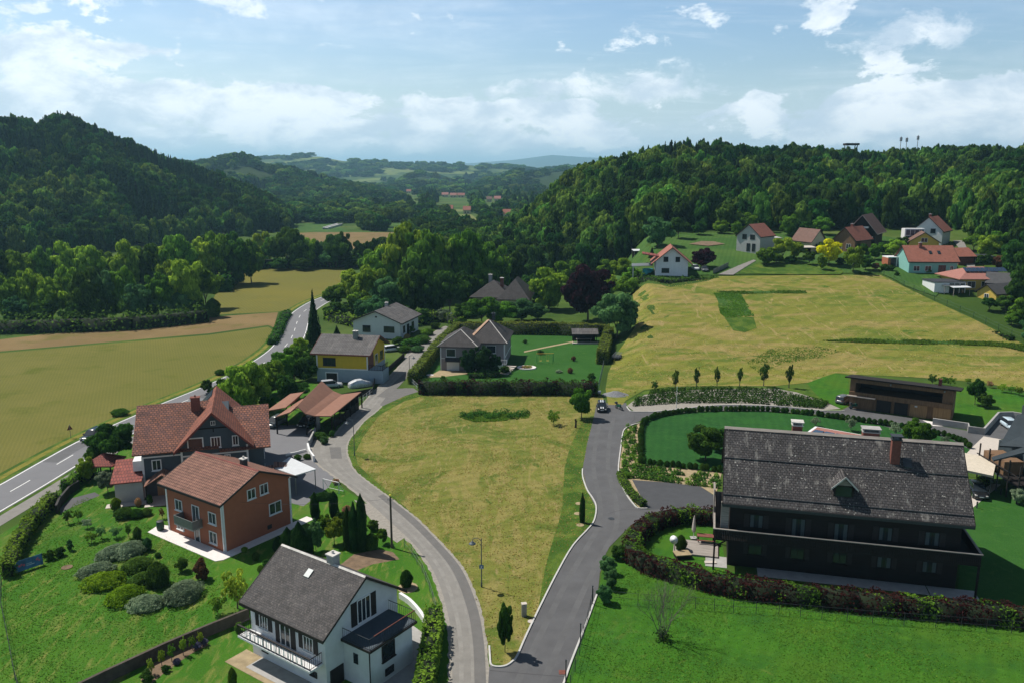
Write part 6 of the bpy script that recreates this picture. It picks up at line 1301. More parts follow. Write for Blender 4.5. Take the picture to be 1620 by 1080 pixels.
# terrace by the chalet
def chalet_garden():
    p = at(1097, 853); e = empty('closed_parasol', p+Vector((0, 0, .2)), 0, 'closed pale parasol standing on the timber deck left of the chalet', 'parasol'); m = MB(); m.tube((0, 0, 0), (0, 0, 2.6), .035); m.build('pole', M['metal_white'], e); m = MB(); m.lathe([(.05, 2.65), (.12, 2.3), (.20, 1.6), (.24, 1.0), (.17, .75)][::-1], n=9); m.build('folded_cloth', M['paving'], e); m = MB(); m.box(-.35, -.35, 0, .35, .35, .08); m.build('base', M['concrete'], e)
    e = empty('garden_table', at(1117, 856, .2), -.2, 'brown wooden garden table with benches on the chalet deck', 'table'); m = MB(); m.box(-1, -.45, .7, 1, .45, .76); m.build('table_top', M['brick_red'], e)
    m = MB()
    for x in (-.85, .85): m.box(x-.05, -.4, 0, x+.05, -.3, .7); m.box(x-.05, .3, 0, x+.05, .4, .7)
    m.each('leg', M['timber_dark'], e); m = MB()
    for y in (-.8, .65): m.box(-1, y, .4, 1, y+.2, .45); 
    m.each('bench', M['brick_red'], e)
    e = empty('satellite_dish', at(1067, 874), 0, 'white satellite dish on a pole behind the red and green hedge', 'dish'); m = MB(); m.tube((0, 0, 0), (0, 0, 1.5), .04); m.build('pole', M['metal_dark'], e); m = MB(); m.lathe([(.02, 0), (.25, .03), (.42, .10), (.46, .14)], n=18); d = m.build('dish', M['metal_white'], e, True); d.rotation_euler = (R_(75), 0, R_(-35)); d.location = (-.1, -.1, 1.6); m = MB(); m.tube((-.1, -.1, 1.6), (-.35, -.5, 1.75), .015, n=5); m.build('feed_arm', M['metal_grey'], e)
    e = empty('stone_bench', at(1079, 881), .15, 'low square stone slab on a dark base by the round bush', 'slab'); m = MB(); m.box(-.75, -.5, 0, .75, .5, .45); m.build('base', M['timber_dark'], e); m = MB(); m.box(-.85, -.6, .45, .85, .6, .55); m.build('top', M['sand'], e)
    m = MB(); m.box(-.6, -.25, 0, .6, .25, .15); o = m.build('stone_slab', M['paving']); o.location = at(1124, 890); tag(o, 'small pale stone slab in the grass at the chalet corner', 'slab')
chalet_garden()
patch('side_path', px2([(1527,790),(1570,764),(1583,766),(1535,806),(1527,808)]), 'paving', .030)
for x, y, lb in ((1545, 803, 'short black path light on the right lawn, nearer the dark chalet'), (1583, 782, 'short black path light on the right lawn, nearer the modern house')):
    e = empty('bollard_light', at(x, y), 0, lb, 'lamp'); m = MB(); m.box(-.06, -.06, 0, .06, .06, .8); m.build('post', M['metal_dark'], e); m = MB(); m.box(-.06, -.2, .8, .06, .06, .86); m.build('lamp_head', M['metal_dark'], e)
for x, y in ((937, 956), (918, 1018), (895, 1078)):
    e = empty('fence_lamp', at(x, y), 0, {937: 'slim dark post by the right kerb, farthest of three up the drive', 918: 'slim dark post by the right kerb, middle one of three', 895: 'slim dark post by the right kerb, nearest the photo bottom'}[x], 'post'); m = MB(); m.tube((0, 0, 0), (0, 0, 1.9), .05, .045); m.build('post', M['metal_dark'], e); m = MB(); m.box(-.07, -.07, 1.9, .07, .07, 1.97); m.build('cap', M['metal_dark'], e)
def drain():
    p = at(890, 1063); m = MB(); m.box(-.3, -.3, 0, .3, .3, .012); [m.box(-.26+.1*k, -.28, .013, -.22+.1*k, .28, .03) for k in range(6)]; o = m.build('drain_grate', M['brick_red']); o.location = (p.x, p.y, .026); tag(o, 'rusty square drain grate beside the right kerb at the bottom of the drive', 'drain')
drain()
def road_sign():
    e = empty('road_sign', at(112, 692), .9, 'small brown triangular road sign seen from behind at the field edge', 'sign'); m = MB(); m.tube((0, 0, 0), (0, 0, 2.2), .04); m.build('pole', M['metal_grey'], e); m = MB(); m.prism([(-.45, 0, 1.3), (.45, 0, 1.3), (0, 0, 2.1)], (0, .03, 0)); m.build('sign_plate', M['brick_red'], e)
road_sign()
def gazebo():
    e = empty('tiled_pavilion', at(168, 752), 0, 'small pavilion with a dark red pyramid roof beside the main road', 'pavilion'); m = MB(); hip(m, -1.6, -1.6, 1.6, 1.6, 2.1, 3.3, .4, inset=1.99); m.build('roof', M['tile_annex'], e); m = MB()
    for x in (-1.4, 1.4):
        for y in (-1.4, 1.4): m.box(x-.07, y-.07, 0, x+.07, y+.07, 2.0)
    m.each('post', M['timber_dark'], e)
gazebo()
# ------------------------------------------------------------------ far houses
def house2(A, B, D, he, hr, wall, roof, label, ridge_v=False, ang=None, oe=.5, og=.5, wins=(), ch=None, name='far_house', lift=0, fas='dark_trim', cat='house', base=-2.5):
    a, b = at(*A), at(*B)
    if ang is not None: c_, s_ = cos(R_(ang)), sin(R_(ang)); t_ = (B[0]-810)/F; l_ = (t_*a.y-a.x)/(c_-s_*t_); b = Vector((a.x+l_*c_, a.y+l_*s_, a.z))
    d = b-a; L = hypot(d.x, d.y); th = atan2(d.y, d.x); z = min(a.z, b.z)+lift
    if ridge_v:
        e, wo, ro = gable(name, label, b.x, b.y, th+pi/2, D, L, he, hr, oe, og, wall, roof, z0=z, base=base, fascia=fas, cat=cat); f, LL, DD = 'l', D, L
        for (a0, a1, z0, z1, *k) in wins: window(e, 'l', D, L, L-a1*L, L-a0*L, z0, z1, frame=(k[0] if k else 'dark_trim'), sill=False, fw=.08)
    else:
        e, wo, ro = gable(name, label, a.x, a.y, th, L, D, he, hr, oe, og, wall, roof, z0=z, base=base, fascia=fas, cat=cat)
        for (a0, a1, z0, z1, *k) in wins: window(e, 'f', L, D, a0*L, a1*L, z0, z1, frame=(k[0] if k else 'dark_trim'), sill=False, fw=.08)
    if ch: (chimney(ro, D*ch[0], L/2+ch[1], hr-.5, hr+1.0, .4, .4, ch[2] if len(ch) > 2 else 'brick_red', 'concrete') if ridge_v else chimney(ro, L*ch[0], D/2+ch[1], hr-.5, hr+1.0, .4, .4, ch[2] if len(ch) > 2 else 'brick_red', 'concrete'))
    return e, wo, ro
e, wo, ro = house2((1036.5, 436), (1089, 431), 11, 4.0, 7.7, 'white_wall', 'tile_far', 'white gabled house with orange roof edge at the left end of the hay meadow', True, ang=-8, wins=((.25, .38, 3.9, 5.2), (.62, .74, 3.9, 5.2), (.2, .42, .8, 2.0)), oe=1.2, og=.8, fas='tile_annex')
m = MB(); slab(m, [(2, 8.0, 5.2), (8, 8.0, 5.2), (8, 12.6, 5.9), (2, 12.6, 5.9)], .25); m.build('shed_dormer', M['tile_annex'], ro); m = MB(); slab(m, [(1, 9.6, 2.7), (8, 9.6, 2.7), (8, 15.5, 2.4), (1, 15.5, 2.4)], .15); m.build('lean_to_roof', M['metal_grey'], e)
m = MB()
for x in (1.2, 7.8): m.box(x-.1, 15.0, -1, x+.1, 15.2, 2.3)
m.each('lean_to_post', M['white_trim'], e)
house2((1164.5, 397.5), (1201, 398.5), 9, 4.9, 8.4, 'grey_wall', 'tile_far', 'grey unfinished gabled house with a bright red roof alone on the upper meadow', True, ang=-45, wins=((.25, .42, 4.0, 5.4), (.58, .76, 4.0, 5.4), (.45, .58, .3, 2.6), (.68, .8, .3, 2.6)), oe=.3, og=.4)
m = MB(); m.box(0, 0, -1, 5, 8, 3.0); m.box(-.2, -.2, 3.0, 5.2, 8.2, 3.2); o = m.build('house_annex', M['grey_wall']); p = at(1211, 392); o.location = p; tag(o, 'low flat roofed grey annex right of the red roofed grey house', 'annex')
house2((1283, 399), (1305, 397), 9, 3.4, 6.8, 'cream_wall', 'tile_far_brown', 'cream house with a brown red gable behind the bright yellow tree', True, wins=((.3, .6, 1, 2.4),))
house2((1318, 396), (1351, 396), 11, 3.6, 7.2, 'timber_wall', 'tile_far', 'brown boarded house with white ground floor right of the bright yellow tree', True, ang=-48, wins=((.2, .4, .8, 2.2, 'white_trim'), (.6, .8, .8, 2.2, 'white_trim')), ch=(.5, .5))
e, wo, ro = house2((1341, 388), (1381, 388), 13, 5.0, 9.8, 'timber_dark', 'tile_far_brown', 'tall dark brown timber house with white balconies below the forest', True, ang=-34, oe=1.0, og=1.5, fas='timber_grey', wins=((.3, .7, 3.4, 4.6),))
m = MB(); m.box(-1.5, .5, 2.6, -.01, 8.5, 3.1); m.box(-1.4, 2, 5.8, -.01, 7, 6.3); m.each('balcony_front', M['white_trim'], e)
house2((1443, 385), (1487, 389), 11, 4.4, 8.6, 'white_wall', 'tile_far', 'white upper house with a steep orange gable near the forest road', True, ang=-40, wins=((.6, .75, 3.6, 5.0),), ch=(.3, .5))
e, wo, ro = house2((1437, 398), (1484, 401), 9, 3.4, 6.2, 'ochre_wall', 'tile_far_brown', 'ochre gabled house with brown roof just behind the long teal house', True, wins=((.4, .6, 3.4, 4.6, 'white_trim'),))
m = MB(); m.box(0, 0, 0, 6.5, 2.5, 6.6); o = m.build('roof_block', M['white_trim']); p = at(1443, 397); o.location = p+Vector((0, 6, 0)); tag(o, 'white block with a row of upright solar panels among the upper houses', 'building')
m = MB()
for k in range(4):
    for j in range(2): m.box(.4+k*1.45, -.06, 2.6+j*1.9, 1.7+k*1.45, -.005, 4.3+j*1.9)
for q in m.each('solar_panel', M['solar'], o): pass
e, wo, ro = house2((1437, 433), (1513, 434), 10, 3.6, 7.4, 'teal_wall', 'tile_far', 'long teal rendered house with a broad orange red roof beside the meadow fence', False, wins=((.10, .22, .9, 2.2, 'white_trim'), (.34, .46, .9, 2.2, 'white_trim'), (.62, .76, .2, 2.4, 'brick_red'), (.86, .92, 1.2, 2.2, 'white_trim')), ch=(.33, -.6))
m = MB(); L_ = 13; 
for x in (6.2, 8.6): m.prism([(x, 2.0, 5.3), (x+.8, 2.0, 5.3), (x+.8, 3.0, 6.05), (x, 3.0, 6.05)], (0, 0, .25))
m.each('roof_window', M['glass'], ro)
house2((1516, 420), (1540, 419), 7, 2.6, 4.6, 'brick_red', 'tile_far', 'low garage with orange roof attached to the right of the teal house', False, name='garage', cat='garage')
def pavilion():
    e = empty('white_pavilion', at(1404, 423), 0, 'white flat roofed pavilion with a brick red side left of the teal house', 'pavilion'); m = MB(); m.box(0, 0, 2.7, 7, 4, 3.0); m.build('flat_roof', M['white_trim'], e); m = MB(); m.box(0, 0, -1, .8, 4, 2.7); m.build('brick_side', M['orange_wall'], e); m = MB()
    for x in (2.5, 4.6, 6.7): m.box(x, .1, -1, x+.25, .35, 2.7)
    m.each('pillar', M['white_trim'], e); m = MB(); m.box(1, 3.7, -1, 6.8, 3.9, 2.7); m.build('rear_wall', M['grey_wall'], e)
pavilion()
def solar_house():
    a, b = at(1519, 459), at(1600, 459); th = 0.0; L = (b-a).length; e = empty('yellow_bungalow', a, atan2(b.y-a.y, b.x-a.x), 'yellow bungalow with a pink hipped roof carrying a long row of solar panels', 'house')
    m = MB(); m.box(0, 0, -2, L, 11, 3.0); m.build('wall', M['ochre_wall'], e); m = MB(); hip(m, 0, 0, L, 11, 3.0, 5.6, 1.0, ridge_y=False, inset=6); ro = m.build('roof', M['tile_far_pink'], e)
    for k in range(10): m = MB(); x = 2.2+k*1.12; m.prism([(x, 2.2, 4.6), (x+1.0, 2.2, 4.6), (x+1.0, 4.0, 5.45), (x, 4.0, 5.45)], (0, 0, .1)); m.build('solar_panel', M['solar'], ro)
    window(e, 'f', L, 11, 1.8, 3.8, .6, 2.2, frame='white_trim', sill=False); window(e, 'f', L, 11, 5.5, 7, .6, 2.2, frame='white_trim', sill=False)
    m = MB(); m.box(-8.2, -2.5, -2, -.01, 4, 2.3); c = m.build('conservatory', M['metal_white'], e); m = MB(); m.box(-8.4, -2.7, 2.301, .2, 4.2, 2.5); m.build('conservatory_roof', M['metal_dark'], c)
    for k in range(3): m = MB(); m.box(-4.3+k*1.4, -2.56, -.6, -3.1+k*1.4, -2.505, 2.1); m.build('glazing', M['glass'], c)
solar_house()
house2((1545, 470), (1575, 480), 9, 2.4, 4.3, 'ochre_wall', 'tile_far_grey', 'small ochre cottage with a dark grey roof at the meadow fence', True, wins=((.4, .6, 1, 2, 'white_trim'),))
house2((1560, 462), (1602, 468), 8, 3.0, 5.2, 'white_wall', 'tile_far_grey', 'dark roofed outbuilding behind the ochre cottage near the right edge', False, name='outbuilding', cat='outbuilding')
def lean(px, py, w_, d, h, mt, label, name='garden_shed', cat='shed'):
    e = empty(name, at(px, py), .1, label, cat); m = MB(); slab(m, [(-.2, -.2, h), (w_+.2, -.2, h), (w_+.2, d+.2, h+.3), (-.2, d+.2, h+.3)], .12); m.build('roof', M[mt], e); m = MB()
    for x in (0, w_-.12):
        for y in (0, d-.12): m.box(x, y, -1, x+.12, y+.12, h-.12)
    m.each('post', M['timber_grey'], e); m = MB(); m.box(0, d-.05, -1, w_, d, h-.1); m.build('rear_wall', M['timber_dark'], e)
lean(1494, 466, 4, 3, 2.3, 'metal_grey', 'grey roofed open shed at the meadow fence beside the pink roofed bungalow'); lean(1508, 469, 4.5, 3, 2.3, 'sheet_white', 'white roofed open shed at the meadow fence beside the ochre cottage'); lean(1542, 419, 6, 4, 2.4, 'metal_dark', 'dark roofed open shelter with firewood by the forest road'); lean(1003, 408, 5, 3, 2.4, 'sheet_white', 'white roofed small shelter on the upper meadow above the white gabled house')
lean(1270, 403, 4, 3, 2.2, 'paving', 'pale roofed garden shed left of the bright yellow tree')
def pool():
    e = empty('paddling_pool', at(1025, 431), 0, 'round turquoise pool beside the lean-to of the white gabled house', 'pool'); m = MB(); m.lathe([(1.6, -1), (1.6, 1.0), (1.5, 1.0), (1.48, .8)], n=20); m.build('pool_wall', mat('pool_turquoise', (.05, .40, .45), .4), e); m = MB(); m.lathe([(1.48, .78), (1.47, .8)], n=20); m.build('water', mat('pool_water', (.15, .45, .5), .1), e)
pool()
fence('board_fence', px2([(1128,434.5),(1140,429),(1152,423)]), 1.6, 'grey board fence along the far side road', sp=3, mesh=False, rails=2, solid='metal_grey')
# farmhouse in the trees
def farmhouse():
    a = at(748, 492); e = empty('farmhouse', a, -.12, 'old farmhouse with a steep dark hipped roof half hidden among the trees', 'house'); m = MB(); m.box(0, 0, -1, 9, 12, 4.2); m.box(9.0, -3.5, -1, 16.5, 12, 4.2); m.build('wall', M['cream_wall'], e)
    m = MB(); hip(m, 0, 0, 11, 12, 4.2, 8.6, .9); hip(m, 8.5, -3.5, 16.5, 13, 4.21, 9.6, .9, inset=6); ro = m.build('roof', M['fibre_dark'], e); chimney(ro, 4.3, 7, 7.5, 10, .5, .5, 'concrete', 'ridge_white'); chimney(ro, 8.2, 4, 6.5, 9.4, .5, .5, 'brick_red', 'ridge_white')
    m = MB(); m.box(-.05, -1.4, 1.4, 7.5, -.01, 1.6); m.box(-.05, -1.4, 1.6, 7.5, -1.3, 2.6); m.build('balcony', M['timber_dark'], e); window(e, 'f', 16.5, 12, 10.8, 12.2, .6, 2.4, off=3.5, frame='timber_dark')
    m = MB(); m.prism([(13.5, -.8, 6.4), (14.1, -.8, 6.4), (14.1, .2, 7.0), (13.5, .2, 7.0)], (0, 0, .35)); m.build('skylight', M['ridge_white'], ro)
farmhouse()
# valley village and hamlets
k_ = 0
for (x0, x1, y, roof, lb) in [(614,632,308,'tile_far','long red roofed farm in the valley village, leftmost'), (634,641,304.5,'tile_far_pink','pink roofed house in the valley village beside the red farm'), (643,650,306,'tile_far','red roofed house in the valley village, right end of the first cluster'),
        (699,709,312,'tile_far_pink','pink roofed house at the left of the middle village row'), (712,722,313,'tile_far_pink','pale pink roofed house in the centre of the middle village row'), (724,735,313,'tile_far','red roofed house at the right of the middle village row'),
        (770,778,320,'tile_far_brown','brown roofed far house left of the poplar row'), (782,792,319,'tile_far_pink','pink roofed far house beside the brown one'), (733,744,339,'tile_far','bright red roofed barn by the distant pasture'), (796,811,345,'tile_far','red roofed cottage at the foot of the wooded hill on the right'), (706,716,337,'tile_far','orange red roofed shed in the distant pasture')]:
    house2((x0, y), (x1, y), 9, 4, 7.5, 'cream_wall', roof, lb, False, wins=((.2, .35, 1, 2.4), (.6, .75, 1, 2.4)), base=-3)
patch('valley_road', px2([(786,352),(790,349),(806,361),(800,362)]), 'concrete', .12)
def river_bridge():
    a, b = at(520, 363), at(551, 354); e = empty('ramp_wall', a, atan2(b.y-a.y, b.x-a.x), 'low white bridge parapet in the distant pasture', 'bridge'); L = (b-a).length
    L *= .7; m = MB(); m.box(0, 0, 0, L, .5, 1.5); m.box(0, 4, 0, L, 4.5, 1.5); m.each('parapet', M['white_trim'], e); m = MB(); m.box(0, .6, .6, L, 4, 1.0); m.build('deck', M['concrete'], e)
river_bridge()
# look-out tower and masts on the wooded ridge
def tower():
    px = 1332; Y = 462; X = (px-810)/F*Y; zt = CH+Y*(HZ-229)/F; zg = G(X, Y); e = empty('lookout_tower', (X, Y, zg), 0, 'wooden look-out tower with a broad flat top rising over the ridge forest', 'tower'); h = zt-zg
    m = MB(); m.prism([(-3.6, -2.5, h-1.2), (3.6, -2.5, h-1.2), (3.6, 2.5, h-1.2), (-3.6, 2.5, h-1.2)], (0, 0, 1.1)); m.build('top_deck', M['timber_dark'], e)
    m = MB(); m.prism([(-2.8, -2, h-4.2), (2.0, -2, h-4.2), (2.0, 2, h-4.2), (-2.8, 2, h-4.2)], (0, 0, 1.0)); m.build('cabin', M['timber_wall'], e); m = MB()
    for x in (-2.2, 2.2):
        for y in (-1.6, 1.6): m.tube((x*.6, y, 0), (x*1.3, y, h-1.2), .25, .22, 6)
    m.tube((-1.8, -1.6, h-8), (2.4, -1.6, h-2), .14, n=5); m.tube((1.8, -1.6, h-8), (-2.4, -1.6, h-2), .14, n=5); m.each('leg', M['timber_dark'], e)
tower()
for px, top, lb in ((1408, 219, 'left of three antenna masts on the ridge, thin with a drum on top'), (1417, 220, 'middle one of three antenna masts on the ridge'), (1434, 217, 'right of three antenna masts on the ridge, lattice one')):
    Y = 470; X = (px-810)/F*Y; zg = G(X, Y); h = CH+Y*(HZ-top)/F-zg; e = empty('antenna_mast', (X, Y, zg), 0, lb, 'mast', 'antenna masts on the wooded ridge'); m = MB(); m.tube((0, 0, 0), (0, 0, h), .28, .15, 6); m.build('mast', M['metal_grey'], e); m = MB(); m.lathe([(.7, 0), (.7, 2.0), (.5, 2.1)], (0, 0, h-2.6), 8); m.build('antenna', M['metal_grey'], e)
# ------------------------------------------------------------------ hedges and garden planting
hedge('clipped_hedge', px2([(14,912),(24,880),(46,842),(68,814),(86,797)]), 1.3, 1.7, 'hedge', 'long yellow green clipped hedge between main road and the left lawn', wob=.2)
hedge('clipped_hedge', px2([(104,779),(118,768),(132,757),(146,752)]), 1.3, 1.6, 'hedge', 'short yellow green hedge beside the main road near the tiled pavilion', wob=.2)
hedge('clipped_hedge', px2([(687,988),(684,1020),(678,1060),(668,1120),(655,1200)]), 1.5, 1.9, 'hedge', 'tall straight clipped hedge between the white house yard and the lane', wob=.15)
hedge('mixed_hedge', smooth(px2([(1131,828),(1090,824),(1055,829),(1025,841),(1005,860),(999,880),(1012,896),(1041,908),(1085,920),(1127,932),(1180,942),(1293,955),(1421,969),(1520,978),(1660,993)]), 2), 1.8, 1.65, 'hedge_red', 'long wavy hedge of dark red and green bushes in front of the timber chalet', leaf=.13, wob=.32, tone2='broad')
hedge('clipped_hedge', px2([(664,622),(740,622.5),(800,623),(880,623),(944,625)]), 1.9, 2.5, 'hedge_dark', 'dark hedge with reddish tops along the front of the neighbour garden', leaf=.2, wob=.3, tone2='hedge_red')
hedge('clipped_hedge', px2([(653,607),(672,583),(699,548),(724,524)]), 2.0, 2.4, 'hedge_olive', 'olive green hedge rising beside the lane to the left of the mauve house', leaf=.2)
hedge('clipped_hedge', px2([(726,529),(800,528),(880,529),(962,530)]), 2.2, 3.0, 'hedge_olive', 'tall olive green hedge closing the back of the neighbour garden', leaf=.22)
hedge('clipped_hedge', px2([(963,533),(958,555),(952,576)]), 2.4, 2.9, 'hedge_olive', 'tall olive green hedge on the right side of the neighbour garden', leaf=.22)
hedge('low_hedge', px2([(742,597),(770,597),(790,595)]), 1.2, 1.0, 'hedge_dark', 'low dark hedge below the pines of the mauve house', leaf=.18)
hedge('low_hedge', px2([(981,752),(985,763),(996,780),(1012,797),(1018,801)]), .9, .8, 'hedge', 'low bright green hedge on the tip of the planted wedge beside the parking court', leaf=.14)
hedge('low_hedge', px2([(1529,777),(1545,771),(1560,760)]), 1.2, .8, 'hedge', 'low bright green hedge by the flat gravel roofed carport', leaf=.14)
hedge('dark_hedge', px2([(1009,449),(1050,447),(1090,443),(1133,439)]), 2.2, 2.6, 'dark', 'dark hedge along the meadow edge in front of the white gabled house', leaf=.3, wob=.4)
hedge('green_hedge', px2([(957,393),(985,388),(1020,379)]), 5, 3.0, 'hedge_dark', 'broad pale green hedge row on the upper meadow, left part', leaf=.35, wob=.3)
hedge('meadow_hedge', px2([(1400,442),(1432,457),(1480,481),(1545,512),(1600,539)]), 1.6, 1.0, 'dark', 'ragged low hedge along the lower side of the green mesh fence', leaf=.3, wob=.6)
hedge('road_hedge', px2([(430,545),(440,528),(448,508),(455,498)]), 2.0, 1.3, 'dark', 'low dark roadside scrub at the field corner of the main road', leaf=.25, wob=.5)
def bush_row(name, label, group, line, sp, r, h, tone, jit=.12):
    P = [Vector((*p, 0)) for p in smooth(px2(line), 6)]; me = None; acc = 0; out = []; first = None
    for a, b in zip(P, P[1:]):
        d = (b-a).length; s = (sp-acc) if acc else 0
        while s < d:
            p = a.lerp(b, s/d); z = G(p.x, p.y) if p.y > 140 else .02
            if first is None:
                first = bpy.data.objects.new(name, leafed('r', tone, 0)); COL.objects.link(first); o = first; tag(o, label, 'shrub', group)
            else: o = first.copy(); COL.objects.link(o)
            k = random.uniform(.85, 1.15); o.location = (p.x+random.uniform(-jit, jit), p.y+random.uniform(-jit, jit), z); o.scale = (r*k, r*k, h*random.uniform(.85, 1.15)); o.rotation_euler = (0, 0, random.uniform(0, 6)); s += sp
        acc = d-(s-sp)
bush_row('edging_shrub', 'small dark shrub in the row edging the dark enclosed lawn', 'small shrubs edging the enclosed lawn', [(1014,733),(1013.5,700),(1016,674),(1030,663),(1061,655.5),(1113,650.5),(1191,649.5),(1250,653),(1300,658.5),(1369,668),(1440,679),(1505,693),(1535,709)], .80, .42, .95, 'dark')
bush_row('edging_shrub', 'small dark shrub in the straight row above the planted bank of the parking court', 'small shrubs above the parking bank', [(1018,733),(1060,738),(1100,742),(1143,747)], .80, .40, .9, 'dark')
def planting(name, label, cells, tone, r, h, n, seed, tone2=None):
    """loose planting as one mass: cells = list of outline corners; plants in rows"""
    global rng; rng = np.random.default_rng(seed); C = []; Nn = []
    for (x, y) in cells:
        p = at(x, y); k = n; d = sph(k); d[:, 2] = np.abs(d[:, 2]); q = d*np.array([r, r, h])*rng.uniform(.7, 1.1, k)[:, None]*rng.uniform(.8, 1.2)+np.array([p.x, p.y, p.z+.05]); C.append(q); Nn.append(d)
    me = leaf_mesh(name, np.vstack(C), np.vstack(Nn), .13, .5); me.materials.append(M['l_'+tone])
    if tone2: me.materials.append(M['l_'+tone2]); t = [1 if random.random() < .25 else 0 for _ in range(len(cells))]; me.polygons.foreach_set('material_index', np.repeat(t, n).tolist())
    o = bpy.data.objects.new(name, me); COL.objects.link(o); return tag(o, label, 'ground cover', None, 'stuff')
cells = []
for j in range(7):
    for i in range(64):
        t = i/63; x = 1012+296*t; top = 620+(-6.5*sin(pi*min(1, t*1.15))) + (16*max(0, t-.72)/.28); bot = 643-5*min(1, t*4)+11*max(0, t-.6)/.4*.8
        y = top+1.5+(bot-top-3)*j/6
        if y < 648 and (t > .05 or j > 2) and random.random() < .93: cells.append((x+random.uniform(-1, 1)-j*1.5, y))
planting('bank_planting', 'rows of small dark shrubs on the curved gravel bank above the dark drive', cells, 'dark', .42, .6, 46, 3, 'hedge_dark')
cells = [(986+random.uniform(0, 22)*(1-.0*k), 676+k*1.3+random.uniform(-1, 1)) for k in range(50)]+[(984+random.uniform(0, 14), 742+random.uniform(0, 14)) for k in range(16)]
planting('bed_planting', 'loose yellow green planting in the sandy wedge beside the dark drive', cells, 'hedge', .35, .6, 60, 5, 'hedge_dark')
cells = [(1000+i*4.6+j*1.2, 737+i*.55+j*4.6) for i in range(30) for j in range(5) if random.random() < (.95 if i < 12 else .55) and 737+i*.55+j*4.6 < 757+i*.7]
planting('bed_planting', 'rows of small green shrubs on the sandy bank above the parking court', cells, 'hedge_dark', .32, .45, 46, 6, 'hedge')
cells = [(730+i*3.0+random.uniform(-2, 2), 657+3*sin(i*.5)+random.uniform(-3, 3)) for i in range(36)]
planting('tall_grass', 'dark green clump of uncut grass on the middle meadow', cells, 'hedge_dark', .7, .8, 60, 8)
def mound(px, py, rx, ry, h, rot, tone, label, name='mounded_shrub', leaf=None):
    p = at(px, py); o = bpy.data.objects.new(name, leafed('r', tone, 0)); COL.objects.link(o); o.location = (p.x, p.y, -h*.25); o.scale = (rx*.76, ry*.74, h*1.15); o.rotation_euler = (0, 0, rot); tag(o, label, 'shrub', 'mounded shrubs of the topiary bed')
for a in [(178,880,1.6,2.6,1.3,-.5,'grey','grey green domed shrub at the back left of the topiary bed'),(205,876,2.0,2.6,1.4,-.6,'grey','broad grey green domed shrub at the back of the topiary bed'),(152,906,1.6,2.5,1.1,-.9,'grey','flat grey green shrub at the left rim of the topiary bed'),
          (166,925,2.7,2.3,1.3,.4,'lime','bright yellow green rounded shrub, left in the topiary bed'),(216,899,1.7,2.3,1.2,-.4,'hedge_dark','dark green low shrub in the middle of the topiary bed'),(197,948,2.0,2.6,1.3,-.4,'lime','bright green rounded shrub at the front of the topiary bed'),
          (222,925,1.4,2.1,1.3,-.4,'hedge_dark','dark green shrub between the two bright ones and the ball of the topiary bed'),(231,960,2.1,1.9,1.2,.2,'grey','grey green domed shrub, front centre of the topiary bed'),(290,945,2.1,2.9,1.6,-.3,'grey','largest grey green domed shrub, right end of the topiary bed'),
          (250,925,1.5,1.5,2.7,0,'dark','big dark green ball shaped shrub towering over the topiary bed')]: mound(*a)
T = tree
for a in [(289,903,878,9,'r','dark'),(318,915,883,11,'r','brownleaf'),(218,853,832,7,'r','dark'),(234,870,849,7,'r','cool'),(79,885,869,8,'r','dark'),(95,879,865,8,'r','dark'),(378,998,983,7,'r','hedge_dark'),(112,870,852,5,'r','cool'),(250,881,873,5,'r','dark')]:
    T(*a, where='on the left garden lawn', cat='shrub', group='shrubs on the left garden lawn')
for a in [(108,828,803,9,'a','dark'),(124,824,802,9,'a','broad'),(139,835,817,10,'a','grey'),(160,852,828,10,'a','cool'),(184,850,829,11,'a','cool'),(145,858,838,12,'a','broad'),(204,850,824,6,'a','dark')]:
    T(*a, where='by the left lawn trellis', cat='tree')
T(376,962,893,28,'a','light', label='gnarled loose tree with sparse light leaves left of the white house'); T(345,972,935,16,'a','broad', label='low sparse branches over the garden wall left of the white house')
T(171,779,742,16,'b','grey', label='silvery olive like tree in front of the low annex of the slate blue house'); T(138,760,722,15,'b','light', label='light green shrub like tree beside the main road near the pavilion'); T(182,740,672,32,'b','dark', label='big dark tree between main road and the slate blue house')
T(156,745,700,18,'b','dark', label='smaller dark tree left of the big dark one beside the main road'); T(257,820,800,5,'a','brownleaf', label='tiny red leaved tree beside the terracotta house lawn')
for a in [(196,818,803,15,'r','hedge_dark'),(184,806,786,8,'r','lime'),(215,817,805,12,'r','dark'),(232,814,803,9,'r','dark'),(219,800,786,5,'r','flower'),(205,790,774,5,'r','hedge_dark'),(238,797,781,5,'r','dark')]:
    T(*a, where='by the slate blue house entrance', cat='shrub', group='shrubs before the slate blue house')
# garden between the terracotta and the white house
for a in [(573,870,779,9,'k','thuja'),(561,870,791,9,'k','thuja'),(551,868,799,9,'k','thuja'),(474,876,823,13,'k','thuja'),(456,873,832,12,'k','thuja'),(488,874,835,9,'k','thuja'),(441,870,846,9,'k','thuja')]:
    T(*a, where='in the garden behind the white house', noun='columnar thuja', group='columnar thujas behind the white house', trunk=False)
for a in [(500,871,818,12,'b','cool'),(529,860,814,15,'b','light'),(515,842,812,11,'b','broad'),(540,835,806,9,'b','hedge_dark'),(606,860,834,9,'b','broad')]:
    T(*a, where='in the garden behind the white house', group='small trees behind the white house')
for a in [(588,868,842,11,'r','dark'),(591,838,822,10,'r','dark'),(566,836,818,9,'r','hedge_dark'),(553,826,808,9,'r','hedge_dark'),(505,790,781,8,'r','thuja'),(548,812,798,8,'r','flower'),(405,886,872,6,'r','hedge_dark'),(422,896,884,7,'r','dark'),(413,905,893,6,'r','hedge_dark'),(387,872,864,5,'r','hedge')]:
    T(*a, where='in the beds behind the white house', cat='shrub', group='shrubs behind the white house')
